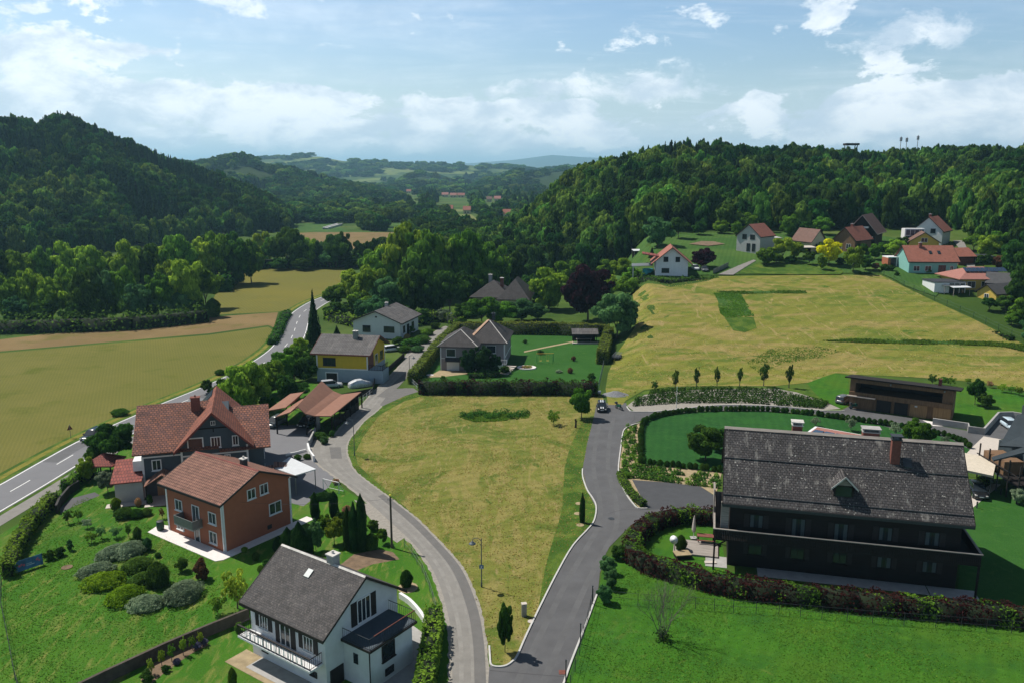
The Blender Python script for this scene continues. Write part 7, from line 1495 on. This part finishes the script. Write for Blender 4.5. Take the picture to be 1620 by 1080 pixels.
def thuja_arch():
    e = empty('hedge_arch', at(499, 819), .15, 'clipped evergreen arch over the garden entrance behind the white house', 'arch')
    for x in (0, 2.2): c = bpy.data.objects.new('arch_pillar', leafed('k', 'thuja', 1)); COL.objects.link(c); c.parent = e; c.location = (x, 0, 0); c.scale = (.55, .55, 3.2)
    c = bpy.data.objects.new('arch_top', leafed('r', 'thuja', 0)); COL.objects.link(c); c.parent = e; c.location = (1.1, 0, 2.1); c.scale = (1.5, .5, 1.1)
thuja_arch()
T(643,928,900,10,'r','dark', label='dark ball shaped bush in a round bed on the lawn inside the lane bend', cat='shrub', name='ball_bush')
patch('round_bed', [(at(645,929).x+1.0*cos(k*.4), at(645,929).y+1.1*sin(k*.4)) for k in range(16)], 'sand', .022)
patch('vegetable_bed', px2([(538,893),(560,876),(600,868),(622,873),(632,884),(590,892),(556,905)]), 'soil', .018)
patch('flower_border', px2([(222,1075),(240,1050),(290,1022),(325,1012),(330,1020),(300,1035),(262,1062),(235,1085)]), 'soil', .018)
for a in [(240,1066,1036,7,'a','light'),(256,1052,1020,7,'a','light'),(272,1046,1012,7,'a','broad'),(290,1036,1002,7,'a','light'),(305,1028,1000,7,'a','broad'),(318,1020,992,6,'a','light'),(232,1078,1058,10,'r','hedge_dark'),(280,1050,1040,6,'r','lavender'),(312,1026,1014,6,'r','lavender'),(324,1019,1008,6,'r','lavender'),(262,1062,1050,6,'r','dark')]:
    T(*a, where='in the border below the garden wall', cat='shrub', noun='staked shrub', group='shrubs in the border below the wall')
T(369,1092,1052,8,'k','hedge', label='small golden green cone shaped thuja at the bottom edge left of the white house', trunk=False)
# carport and roadside planting
for a in [(520,680,668,8,'r','hedge_dark'),(507,694,682,9,'r','hedge_dark'),(525,690,680,5,'r','dark'),(470,727,718,7,'r','hedge_dark'),(486,725,717,6,'r','dark'),(512,702,690,6,'r','cool'),(532,765,757,6,'r','flower')]:
    T(*a, where='beside the courtyard and carport', cat='shrub', group='shrubs beside the courtyard')
for a in [(392,650,566,46,'b','light'),(362,640,600,22,'b','dark'),(328,622,600,9,'b','dark'),(428,624,572,27,'b','broad'),(448,606,556,24,'b','broad'),(468,590,548,20,'b','broad'),(486,600,556,20,'b','dark'),(455,632,590,18,'b','dark'),(476,562,532,13,'b','light'),(458,580,556,14,'b','dark'),(478,630,606,14,'b','dark'),(392,606,582,14,'b','dark'),(492,578,548,14,'b','dark'),(425,652,625,14,'b','dark')]:
    T(*a, where='between main road and yellow house', group='trees between main road and yellow house', trunk=a[3] > 24)
T(498,550,462,18,'c','conifer', label='tall dark pointed spruce standing alone beside the main road'); T(533,530,515,7,'c','conifer', label='tiny spruce on the grass behind the yellow house')
T(460,604,590,8,'r','flower', label='flowering reddish shrub left of the yellow house', cat='shrub')
for a in [(652,548,534,14,'r','dark'),(668,542,530,13,'r','hedge_dark'),(640,556,546,12,'r','dark'),(630,545,532,9,'r','dark'),(676,530,520,11,'r','broad'),(660,556,547,10,'r','cool'),(688,520,510,9,'r','hedge_dark'),(648,528,516,10,'r','hedge_dark'),(644,536,528,5,'r','flower')]:
    T(*a, where='in front of the white bungalow', cat='shrub', group='shrubs in front of the white bungalow')
for a in [(742,592,552,15,'b','conifer'),(762,592,545,17,'b','conifer'),(781,592,558,12,'b','conifer')]:
    T(*a, where='in front of the mauve house', noun='spreading pine', group='pines before the mauve house', trunk=False)
for a in [(935,605,590,7,'r','dark'),(952,572,560,8,'r','grey'),(701,601,593,4,'r','dark'),(830,543,537,4,'r','dark'),(855,560,553,6,'r','dark'),(907,571,563,4,'r','brownleaf'),(902,590,581,4,'r','brownleaf'),(884,589,584,5,'r','grey'),(795,575,560,8,'r','dark'),(800,590,578,9,'r','dark')]:
    T(*a, where='in the neighbour garden', cat='shrub', group='shrubs in the neighbour garden')
# trees in and around the meadows
T(920,662,612,20,'b','fresh', label='bright green round tree at the upper right corner of the middle meadow'); T(876,672,646,14,'a','broad', label='loose green bush in the middle meadow beside the bright tree', cat='shrub')
T(799,1031,945,14,'b','dark', label='slim staked young tree near the bottom tip of the middle meadow', squash=1)
T(921,826,777,5,'k','thuja', label='slender dark young tree with a sandy ring by the kerb of the dark drive', trunk=True)
for i, (x, y) in enumerate(((918,830),(914,812),(916,796))): flat_disc(x, y, .45, M['sand'], ['sandy round tree ring by the drive kerb, nearest of three', 'sandy round tree ring by the drive kerb, middle of three', 'sandy round tree ring by the drive kerb, farthest of three'][i], 'tree ring', .02, .02, 'tree_ring')
for a in [(1035.6,619,599,6.5,'a','dark'),(1068,615.5,579,6.5,'a','dark'),(1101.7,613,575.5,5.8,'a','dark'),(1134,612,576,5.8,'a','dark'),(1170,610.5,575.5,5.0,'a','dark'),(1208,610,568,8.6,'a','dark'),(1248,613,570,7.2,'a','dark')]:
    T(*a, where='in the row above the planted bank', group='young trees above the planted bank')
for a in [(1475,608,590,9,'a','dark'),(1490,609,592,8,'a','broad'),(1503,611,593,9,'a','broad'),(1542,640,600,12,'b','dark'),(1557,644,620,12,'b','dark'),(1531,606,596,6,'a','light'),(1566,613,600,6,'a','flower'),(1585,620,604,9,'a','light'),(1600,622,608,7,'a','broad'),(1612,625,608,8,'a','broad')]:
    T(*a, where='behind the timber garage', group='trees behind the timber garage')
for a in [(1289,674,657,9,'a','grey'),(1346,681,656,10,'a','grey'),(1416,689,665,11,'a','grey'),(1495,704,686,8,'a','grey')]:
    T(*a, where='on the lawn behind the chalet', noun='small olive tree', group='olive trees behind the chalet')
T(1449,712,662,25,'b','fresh', label='bright lime green round tree behind the chalet ridge'); T(1116,728,672,30,'b','dark', label='dark spreading tree on the enclosed lawn left of the chalet'); T(1138,712,675,22,'b','dark', label='dark tree close to the left end of the chalet roof')
T(1611,797,770,13,'b','grey', label='small silvery olive tree on the right lawn by the modern house')
T(1077,871,845,10,'r','dark', label='dark egg shaped bush on the lawn between satellite dish and deck', cat='shrub')
for a in [(962,906,878,14,'b','cool'),(968,930,898,13,'b','cool'),(956,954,924,14,'b','cool'),(978,884,862,12,'b','dark')]:
    T(*a, where='at the long red hedge end', cat='shrub', noun='loose bush', group='bushes at the end of the long hedge', trunk=False)
T(348,592,584,9,'r','dark', label='low dark bush on the crop field edge beside the main road, farther one', cat='shrub'); T(190,656,646,13,'r','dark', label='low dark bush on the crop field edge beside the main road, nearer one', cat='shrub')
T(338,502,473,11,'r','dark', label='round solitary bush between the two crop fields', cat='shrub')
hedge('scrub_belt', px2([(-60,528),(0,526),(60,525),(130,523),(210,520),(270,514),(325,508)]), 5, 3.2, 'dark', 'dense dark scrub along the foot of the left tree belt', leaf=.42, dens=20, wob=1.0)
hedge('scrub_belt', px2([(350,462),(372,430),(420,424),(500,423),(590,421),(640,420)]), 6, 4.0, 'dark', 'dense dark scrub along the far side of the upper crop field', leaf=.6, dens=20, wob=1.0)
hedge('scrub_belt', px2([(520,506),(560,516),(600,520),(650,516),(700,506),(730,515)]), 3, 2.2, 'broad', 'green scrub behind the white bungalow at the foot of the grove', leaf=.35, dens=20, wob=.8)
# bare many-stemmed tree on the front lawn
def bare_tree():
    p = at(1048, 1012); e = empty('bare_tree', p, 0, 'bare many stemmed tree with thin twigs on the front lawn right of the drive', 'tree'); rd = random.Random(5); m = MB(); tw = MB()
    def grow(a, d, L, r, lv):
        b = a+d*L; (m if lv < 2 else tw).tube(a, b, r, r*.62, 5 if lv < 2 else 3, caps=False)
        if lv >= 4: return
        for k in range(3 if lv < 3 else 2):
            nd = (d+Vector((rd.gauss(0, .28), rd.gauss(0, .28), rd.gauss(.12, .12)))).normalized(); grow(b, nd, L*rd.uniform(.55, .8), r*.55, lv+1)
    for k in range(9):
        an = k*.7; grow(Vector((.12*cos(an), .12*sin(an), 0)), Vector((cos(an)*rd.uniform(.1, .45), sin(an)*rd.uniform(.1, .45), 1)).normalized(), rd.uniform(1.5, 2.3), .045, 0)
    m.build('stem', M['bark_pale'], e); tw.build('twigs', M['bark_pale'], e); 
    global rng; rng = np.random.default_rng(4); C = rng.normal(0, .28, (260, 3))+np.array([0, 0, .45]); me = leaf_mesh('base_shoots', C, sph(260), .12); me.materials.append(M['l_hedge_dark']); o = bpy.data.objects.new('base_shoots', me); COL.objects.link(o); o.parent = e
bare_tree()
# ------------------------------------------------------------------ larger trees
def rows(spec, where, group, base=None):
    for a in spec: T(*a, where=where, group=group)
rows([(-20,508,440,30,'b','light'),(14,512,432,28,'b','broad'),(48,508,424,26,'b','light'),(84,510,438,26,'b','light'),(112,505,415,24,'b','broad'),(140,512,428,26,'b','dark'),(168,508,432,22,'b','cool'),(196,505,420,24,'b','broad'),(222,510,452,26,'b','cool'),(252,505,430,22,'b','broad'),(272,490,414,24,'b','light'),(300,500,410,30,'b','light'),(326,488,424,24,'b','broad'),(30,518,470,20,'b','cool'),(66,516,478,20,'b','dark'),(118,516,478,22,'b','dark'),(154,514,470,18,'b','dark'),(206,511,468,18,'b','dark'),(240,508,470,20,'b','dark'),(282,504,466,20,'b','cool'),(312,500,474,16,'b','dark')], 'in the front row of the left belt', 'trees in the belt beyond the crop fields')
rows([(0,470,400,28,'b','dark'),(40,468,395,28,'b','broad'),(76,465,388,22,'b','broad'),(110,462,386,24,'b','light'),(150,462,392,26,'b','light'),(178,460,395,24,'b','broad'),(205,462,384,26,'b','light'),(238,458,386,24,'b','dark'),(262,456,382,24,'b','light'),(290,458,376,26,'b','broad'),(318,455,376,24,'b','light'),(345,452,372,26,'b','broad'),(372,450,370,26,'b','dark'),(398,448,378,22,'b','broad'),(330,425,372,22,'b','dark')], 'in the back row of the left belt', 'trees in the belt beyond the crop fields')
rows([(415,420,370,20,'b','light'),(436,424,378,18,'b','broad'),(455,424,364,24,'b','dark'),(472,425,372,18,'b','dark'),(490,424,376,16,'b','light'),(508,422,380,18,'b','cool'),(532,424,374,20,'b','dark'),(546,422,366,14,'b','dark'),(571,420,382,14,'b','dark'),(590,420,378,15,'b','dark'),(522,425,398,14,'b','cool'),(560,424,404,14,'b','dark'),(480,428,408,16,'b','dark'),(440,428,408,14,'b','dark')], 'beyond the upper crop field', 'trees along the far edge of the upper crop field')
rows([(560,478,428,26,'b','light'),(588,496,420,32,'b','light'),(612,470,392,30,'b','broad'),(640,468,350,40,'b','light'),(668,476,362,36,'b','broad'),(700,474,372,36,'b','broad'),(730,472,366,34,'b','broad'),(758,470,374,32,'b','broad'),(784,470,382,32,'b','broad'),(808,466,400,26,'b','dark'),(620,500,436,30,'b','cool'),(652,500,420,32,'b','dark'),(684,500,426,30,'b','dark'),(712,498,432,28,'b','dark'),(740,486,430,24,'b','dark'),(530,484,450,20,'b','broad'),(535,506,479,22,'b','dark'),(565,502,462,24,'b','broad'),(600,512,468,26,'b','cool'),(700,508,488,16,'b','grey'),(636,512,484,18,'b','dark'),(560,462,432,18,'b','dark'),(590,450,398,22,'b','broad'),(575,506,476,16,'b','cool'),(668,512,488,16,'b','dark')], 'in the grove behind the white bungalow', 'trees of the central grove')
rows([(735,512,478,24,'b','dark'),(762,514,472,28,'b','broad'),(792,512,478,24,'b','broad'),(826,508,472,26,'b','cool'),(850,506,480,18,'b','cool'),(868,490,426,34,'b','light'),(838,478,436,22,'b','dark'),(900,462,414,24,'b','broad'),(872,440,404,22,'b','cool'),(846,444,410,20,'b','dark'),(905,440,402,24,'b','broad'),(820,424,378,26,'b','dark'),(850,412,372,24,'b','dark'),(880,410,372,22,'b','dark'),(935,430,400,20,'b','light'),(960,445,412,22,'b','broad'),(985,440,408,20,'b','light'),(1000,452,424,16,'b','broad'),(960,470,432,22,'b','light'),(990,475,440,18,'b','broad')], 'around the old farmhouse', 'trees around the old farmhouse')
T(930,508,420,38,'b','purple', label='large dark purple copper beech at the left edge of the hay meadow'); T(976,536,466,34,'b','cool', label='big rounded dark bluish green tree beside the corner of the neighbour hedge')
rows([(950,392,352,20,'b','dark'),(975,386,345,20,'b','broad'),(1000,380,350,18,'b','dark'),(1040,390,346,25,'b','cool'),(1073,378,346,14,'b','dark'),(1105,372,350,12,'b','dark'),(1140,370,350,12,'b','broad'),(1164,371,350,10,'b','broad'),(1184,366,338,15,'b','broad'),(1215,368,344,12,'b','dark'),(1249,374,340,17,'b','broad'),(1275,376,352,12,'b','dark'),(925,400,362,18,'b','dark'),(1300,372,345,16,'b','broad')], 'at the foot of the right forest', 'trees at the foot of the right forest')
T(1111,424,393,20,'b','purple', label='dark purple leaved tree behind the parked cars of the white gabled house'); T(1031,409,391,7,'c','conifer', label='small dark spruce left of the white gabled house')
rows([(1211,420,392,17,'b','broad'),(1238,414,378,17,'b','light'),(1260,410,384,13,'b','light'),(1228,418,400,12,'b','dark'),(1250,418,404,10,'b','dark'),(1280,420,400,9,'b','dark'),(1299,428,404,9,'b','broad'),(1300,400,384,8,'b','broad'),(1349,432,392,18,'b','light'),(1369,428,404,13,'b','dark'),(1384,412,386,12,'b','broad'),(1413,410,378,17,'b','light'),(1396,404,384,10,'b','dark'),(1330,420,408,8,'b','dark'),(1385,428,416,8,'b','brownleaf'),(1362,402,385,9,'b','dark'),(1425,395,376,12,'b','dark')], 'in the gardens of the upper houses', 'garden trees of the upper houses')
T(1311,420,380,21,'b','golden', label='bright golden yellow tree in the gardens of the upper houses')
rows([(1562,408,372,20,'b','light'),(1578,402,366,18,'b','broad'),(1600,440,380,26,'b','dark'),(1625,470,400,30,'b','dark'),(1555,425,404,12,'b','dark'),(1580,425,404,12,'b','brownleaf'),(1608,485,440,20,'b','dark'),(1590,492,468,16,'b','dark'),(1618,512,472,20,'b','broad'),(1565,492,472,12,'b','dark'),(1600,515,492,12,'b','broad'),(1632,540,498,20,'b','cool'),(1540,398,372,14,'b','broad')], 'around the pink roofed bungalow', 'trees near the right edge')
for a in [(1400,428,418,8,'r','dark'),(1409,429,420,6,'r','dark'),(1501,430,418,12,'r','hedge'),(1469,433,425,5,'r','hedge'),(1519,408,400,5,'r','dark'),(1419,437,430,4,'r','dark')]:
    T(*a, where='beside the teal house', cat='shrub', group='shrubs beside the teal house')
finish_labels()
# ------------------------------------------------------------------ woods too dense to count
def wood_tree(key, me_fn, mt):
    me = me_fn; c = me.copy(); c.materials.clear(); c.materials.append(M[mt]); c.materials.append(M['core']); o = bpy.data.objects.new('wood_'+key, c); return o
FB = [crown_mesh('wood_crown', 2600, .105, 24, 41, base=.05, clr=(.16, .36)), crown_mesh('wood_crown', 2600, .105, 30, 42, base=.0, clr=(.15, .32)), crown_mesh('wood_crown', 2600, .105, 20, 43, 'oval', base=.0, clr=(.18, .38))]
FC = [conifer_mesh('wood_conifer', 1500, .085, 44, 11, 0)]
FK = [column_mesh('wood_poplar', 900, .12, 45, ((0, .6), (.3, 1), (.7, .8), (1, .1)))]
WP = [wood_tree('a', FB[0], 'l_forest'), wood_tree('b', FB[1], 'l_forest'), wood_tree('c', FB[2], 'l_forest_light'), wood_tree('d', FC[0], 'l_forest_conifer'), wood_tree('e', FB[1], 'l_forest_light'), wood_tree('f', FK[0], 'l_forest')]
def wood(name, label, pts):
    """pts: (x, y, z, radius, height, kind)"""
    me = bpy.data.meshes.new(name); me.from_pydata([p[:3] for p in pts], [], [])
    a = me.attributes.new('size', 'FLOAT_VECTOR', 'POINT'); a.data.foreach_set('vector', [v for p in pts for v in (p[3], p[3], p[4])])
    a = me.attributes.new('pick', 'INT', 'POINT'); a.data.foreach_set('value', [p[5] for p in pts])
    a = me.attributes.new('turn', 'FLOAT_VECTOR', 'POINT'); a.data.foreach_set('vector', [v for p in pts for v in (0, 0, random.uniform(0, 6.28))])
    o = bpy.data.objects.new(name, me); COL.objects.link(o); tag(o, label, 'wood', None, 'stuff')
    ng = bpy.data.node_groups.new(name, 'GeometryNodeTree'); ng.interface.new_socket('Geometry', in_out='INPUT', socket_type='NodeSocketGeometry'); ng.interface.new_socket('Geometry', in_out='OUTPUT', socket_type='NodeSocketGeometry')
    N = ng.nodes; L = ng.links; gi = N.new('NodeGroupInput'); go = N.new('NodeGroupOutput'); ip = N.new('GeometryNodeInstanceOnPoints'); gj = N.new('GeometryNodeGeometryToInstance')
    for w_ in reversed(WP): oi = N.new('GeometryNodeObjectInfo'); oi.inputs[0].default_value = w_; L.new(oi.outputs['Geometry'], gj.inputs[0])
    def na(nm, ty): n = N.new('GeometryNodeInputNamedAttribute'); n.data_type = ty; n.inputs[0].default_value = nm; return [s for s in n.outputs if s.enabled][0]
    ip.inputs['Pick Instance'].default_value = True
    L.new(gi.outputs[0], ip.inputs['Points']); L.new(gj.outputs[0], ip.inputs['Instance']); L.new(na('pick', 'INT'), ip.inputs['Instance Index']); L.new(na('size', 'FLOAT_VECTOR'), ip.inputs['Scale'])
    er = N.new('FunctionNodeEulerToRotation'); L.new(na('turn', 'FLOAT_VECTOR'), er.inputs[0]); L.new(er.outputs[0], ip.inputs['Rotation'])
    L.new(ip.outputs[0], go.inputs[0]); md = o.modifiers.new('woods', 'NODES'); md.node_group = ng; return o
def scatter(Y0, Y1, px0, px1, sp, test, kind, r, h, grow=0):
    out = []; Y = Y0
    while Y < Y1:
        s = sp*(1+grow*(Y-Y0)/(Y1-Y0)); X = (px0-810)/F*Y; X1 = (px1-810)/F*Y
        while X < X1:
            x = X+random.uniform(-.4, .4)*s; y = Y+random.uniform(-.4, .4)*s; px = 810+F*x/y
            if test(x, y, px):
                k = random.uniform(.62, 1.3); f = s/sp; kd = kind(x, y, px)
                rr = r*k*f; hh = h*random.uniform(.8, 1.2)*f**.3
                if kd == 3: rr *= .85; hh *= .92
                if kd == 5: rr *= .4; hh *= 1.3
                out.append((x, y, G(x, y)-hh*.12, rr, hh, kd))
            X += s
        Y += s*.87
    return out
def hill_h(i):
    nm, sky, ft, rd, th, zf = HILLS[i]
    return lambda x, y, px: sky[0][0] <= px <= sky[-1][0] and interp(px, ft)+2 < y < interp(px, rd)*1.10
def conif(bias, px_c=None):
    def k(x, y, px):
        v = nse(x, y, 60, 5)+bias+(0.5*math.exp(-((px-px_c[0])/px_c[1])**2) if px_c else 0)
        if v > .42: return 3
        u = nse(x, y, 35, 8)+random.uniform(-.35, .35); return 0 if u < -.05 else (1 if u < .18 else (2 if u < .35 else 4))
    return k
A_ = hill_h(0); wl = scatter(350, 760, -120, 470, 7.4, A_, conif(-.12, (265, 75)), 4.9, 15)
wood('wooded_hill_left', 'dense dark mixed forest covering the steep hill on the left', wl)
A_ = hill_h(6); tt = lambda x, y, px: A_(x, y, px) and G(x, y) > right_base(px, x, y)+.3
wr = scatter(178, 520, 790, 1760, 7.4, tt, conif(-.22), 4.9, 15)
wood('wooded_hill_right', 'dense dark broadleaf forest covering the long ridge on the right', wr)
A_ = hill_h(1); w2 = scatter(1000, 1560, 200, 640, 15, lambda x, y, px: A_(x, y, px) and nse(x, y, 90, 2) > -.45, conif(0), 9.5, 16)
wood('wooded_hill_middle', 'dark forest on the second hill in the middle distance', w2)
def in_field(px, y):
    py = HZ+CH*F/y
    for (x0, x1, a, b) in [(395,646,364,400),(438,575,351.5,368),(718,765,336,366),(685,745,329,339),(610,665,350,368),(784,812,343,366),(330,560,408,500),(690,820,343,349),(606,668,300,334),(692,748,306,330),(762,798,313,336),(725,750,334,350),(790,818,338,352)]:
        if x0 < px < x1 and a < py < b: return True
    return False
wv = scatter(330, 640, 395, 840, 8.5, lambda x, y, px: not in_field(px, y) and (px > 600 or y > 520) and G(x, y) < 6 and (y > 372 or px > 640), conif(-.1), 5.6, 13)
wv += scatter(640, 1500, 380, 1000, 15, lambda x, y, px: not in_field(px, y) and G(x, y) < 12 and nse(x, y, 110, 4) > (-.30 if y < 1000 else -.12), lambda x, y, px: 5 if (px > 640 and y > 850 and nse(x, y, 50, 9) > .1) else conif(-.1)(x, y, px), 8, 13, .4)
wood('valley_woods', 'bands of trees and poplars filling the valley floor in the distance', wv)
wf = scatter(1500, 3600, 180, 1000, 26, lambda x, y, px: nse(x, y, 170, 6)+.5*nse(x, y, 60, 7) > (.12 if y > 2300 else .0) and not (690 < px < 800 and 2300 < y < 2500), conif(-.05), 15, 17, .5)
wood('far_woods', 'patches of woodland on the far rolling hills beyond the valley', wf)
print('wood points', len(wl), len(wr), len(w2), len(wv), len(wf))
# ------------------------------------------------------------------ grass standing on the sheets
def tufts(name, label, poly, n, size, mats, dz=0, drape=False, seed=1):
    global rng; rng = np.random.default_rng(seed); P = px2(poly); xs = [p[0] for p in P]; ys = [p[1] for p in P]
    X = rng.uniform(min(xs), max(xs), n*3); Y = rng.uniform(min(ys), max(ys), n*3); ins = np.zeros(n*3, bool); m_ = len(P)
    for i in range(m_):
        (x1, y1), (x2, y2) = P[i], P[(i+1) % m_]; c = ((y1 > Y) != (y2 > Y)); t = (x2-x1)*(Y-y1)/((y2-y1) if abs(y2-y1) > 1e-9 else 1e-9)+x1; ins ^= c & (X < t)
    X = X[ins][:n]; Y = Y[ins][:n]; k = np.sin(X*.35+1.2*np.sin(Y*.21))*np.sin(Y*.28+1.5*np.sin(X*.17))+rng.normal(0, .45, len(X)); keep = k > -.25; X = X[keep]; Y = Y[keep]; k = k[keep]
    Z = np.array([G(x, y) for x, y in zip(X, Y)]) if drape else np.zeros(len(X)); C = np.stack([X, Y, Z+dz+size*.35*rng.uniform(.2, 1, len(X))], 1)
    Nn = np.stack([rng.normal(0, .5, len(X)), rng.normal(0, .5, len(X)), np.full(len(X), .8)], 1); me = leaf_mesh(name, C, Nn, size, .35, None, 1.3)
    for t in mats: me.materials.append(M['l_'+t])
    if len(mats) > 1: me.polygons.foreach_set('material_index', np.where(k > .55, 1, 0).tolist())
    o = bpy.data.objects.new(name, me); COL.objects.link(o); return tag(o, label, 'grass', None, 'stuff')
mid = [(777,1045),(769,1020),(759,966),(741,915),(723,886),(694,853),(658,817),(618,786),(587,763),(562,742),(552,721),(551,704),(560,688),(582,662),(606,643),(640,627),(665,621),(800,619),(946,622),(955,640),(941,656),(930,700),(921.5,741),(929,775),(942,801),(943,815),(934,832),(907,862),(884,901),(860,948),(833,1004),(818,1035),(800,1048)]
tufts('meadow_grass', 'mown yellow green grass stubble over the middle meadow', mid, 26000, .085, ['straw'], .012, seed=21)
tufts('lawn_grass', 'bright green grass blades over the front lawn right of the drive', [(905,1085),(928,1000),(950,945),(985,900),(1030,905),(1180,945),(1421,975),(1640,1000),(1640,1120),(900,1120)], 26000, .07, ['turf', 'turf_light'], .014, seed=22)
tufts('lawn_grass', 'bright green grass blades over the left garden lawn', [(0,1080),(4,925),(60,850),(130,785),(190,800),(260,845),(360,900),(385,960),(260,1015),(120,1080),(0,1110)], 22000, .07, ['turf'], .014, seed=23)
tufts('hay_stubble', 'dry mown stubble and loose hay over the sloping right meadow', [(975,640),(962,600),(985,560),(1010,510),(1005,466),(1138,441),(1390,438),(1478,480),(1600,537),(1680,575),(1640,605),(1440,590),(1322,588),(1278,602),(1120,607),(1020,614)], 16000, .13, ['straw'], .12, True, 24)
tufts('tall_grass', 'taller dark green grass left standing in a block on the right meadow', [(1129,465),(1170,464.5),(1193,501),(1170,504),(1148,504),(1140,498)], 5200, .24, ['turf'], .2, True, 25)
tufts('tall_grass', 'thin line of taller green grass along the top of the right meadow', [(1132,462.6),(1274,461.4),(1276,465.8),(1166,466.8)], 2600, .24, ['turf'], .2, True, 26)
tufts('tall_grass', 'thin line of taller green grass crossing the lower right meadow', [(1300,540),(1354,537.4),(1480,539.4),(1570,541.8),(1640,547),(1640,562),(1590,550),(1560,547.5),(1440,545),(1354,543)], 7000, .22, ['turf'], .2, True, 27)
tufts('tall_grass', 'patches of greener regrowth on the lower part of the right meadow', [(1180,575),(1220,552),(1290,548),(1330,556),(1300,566),(1240,575),(1200,590)], 2600, .14, ['turf'], .12, True, 28)
tufts('tall_grass', 'dark green block of standing grass at the far end of the middle meadow', [(728,660),(745,652),(800,653),(838,654),(836,661),(790,666),(750,667)], 3600, .2, ['turf'], .02, False, 29)
# ------------------------------------------------------------------ air
def haze():
    m = MB(); m.box(-9000, -300, -3, 9000, 16800, 330); hm = bpy.data.materials.new('haze'); hm.use_nodes = True; nt = hm.node_tree; nt.nodes.clear(); o = nt.nodes.new('ShaderNodeOutputMaterial'); v = nt.nodes.new('ShaderNodeVolumePrincipled')
    v.inputs['Color'].default_value = (.42, .78, 1.0, 1); v.inputs['Density'].default_value = .00011; v.inputs['Anisotropy'].default_value = .25; nt.links.new(v.outputs[0], o.inputs['Volume'])
    ob = m.build('haze', hm); tag(ob, kind='stuff', label='pale blue summer haze lying in the valley air', cat='haze'); ob.display_type = 'WIRE'
haze()
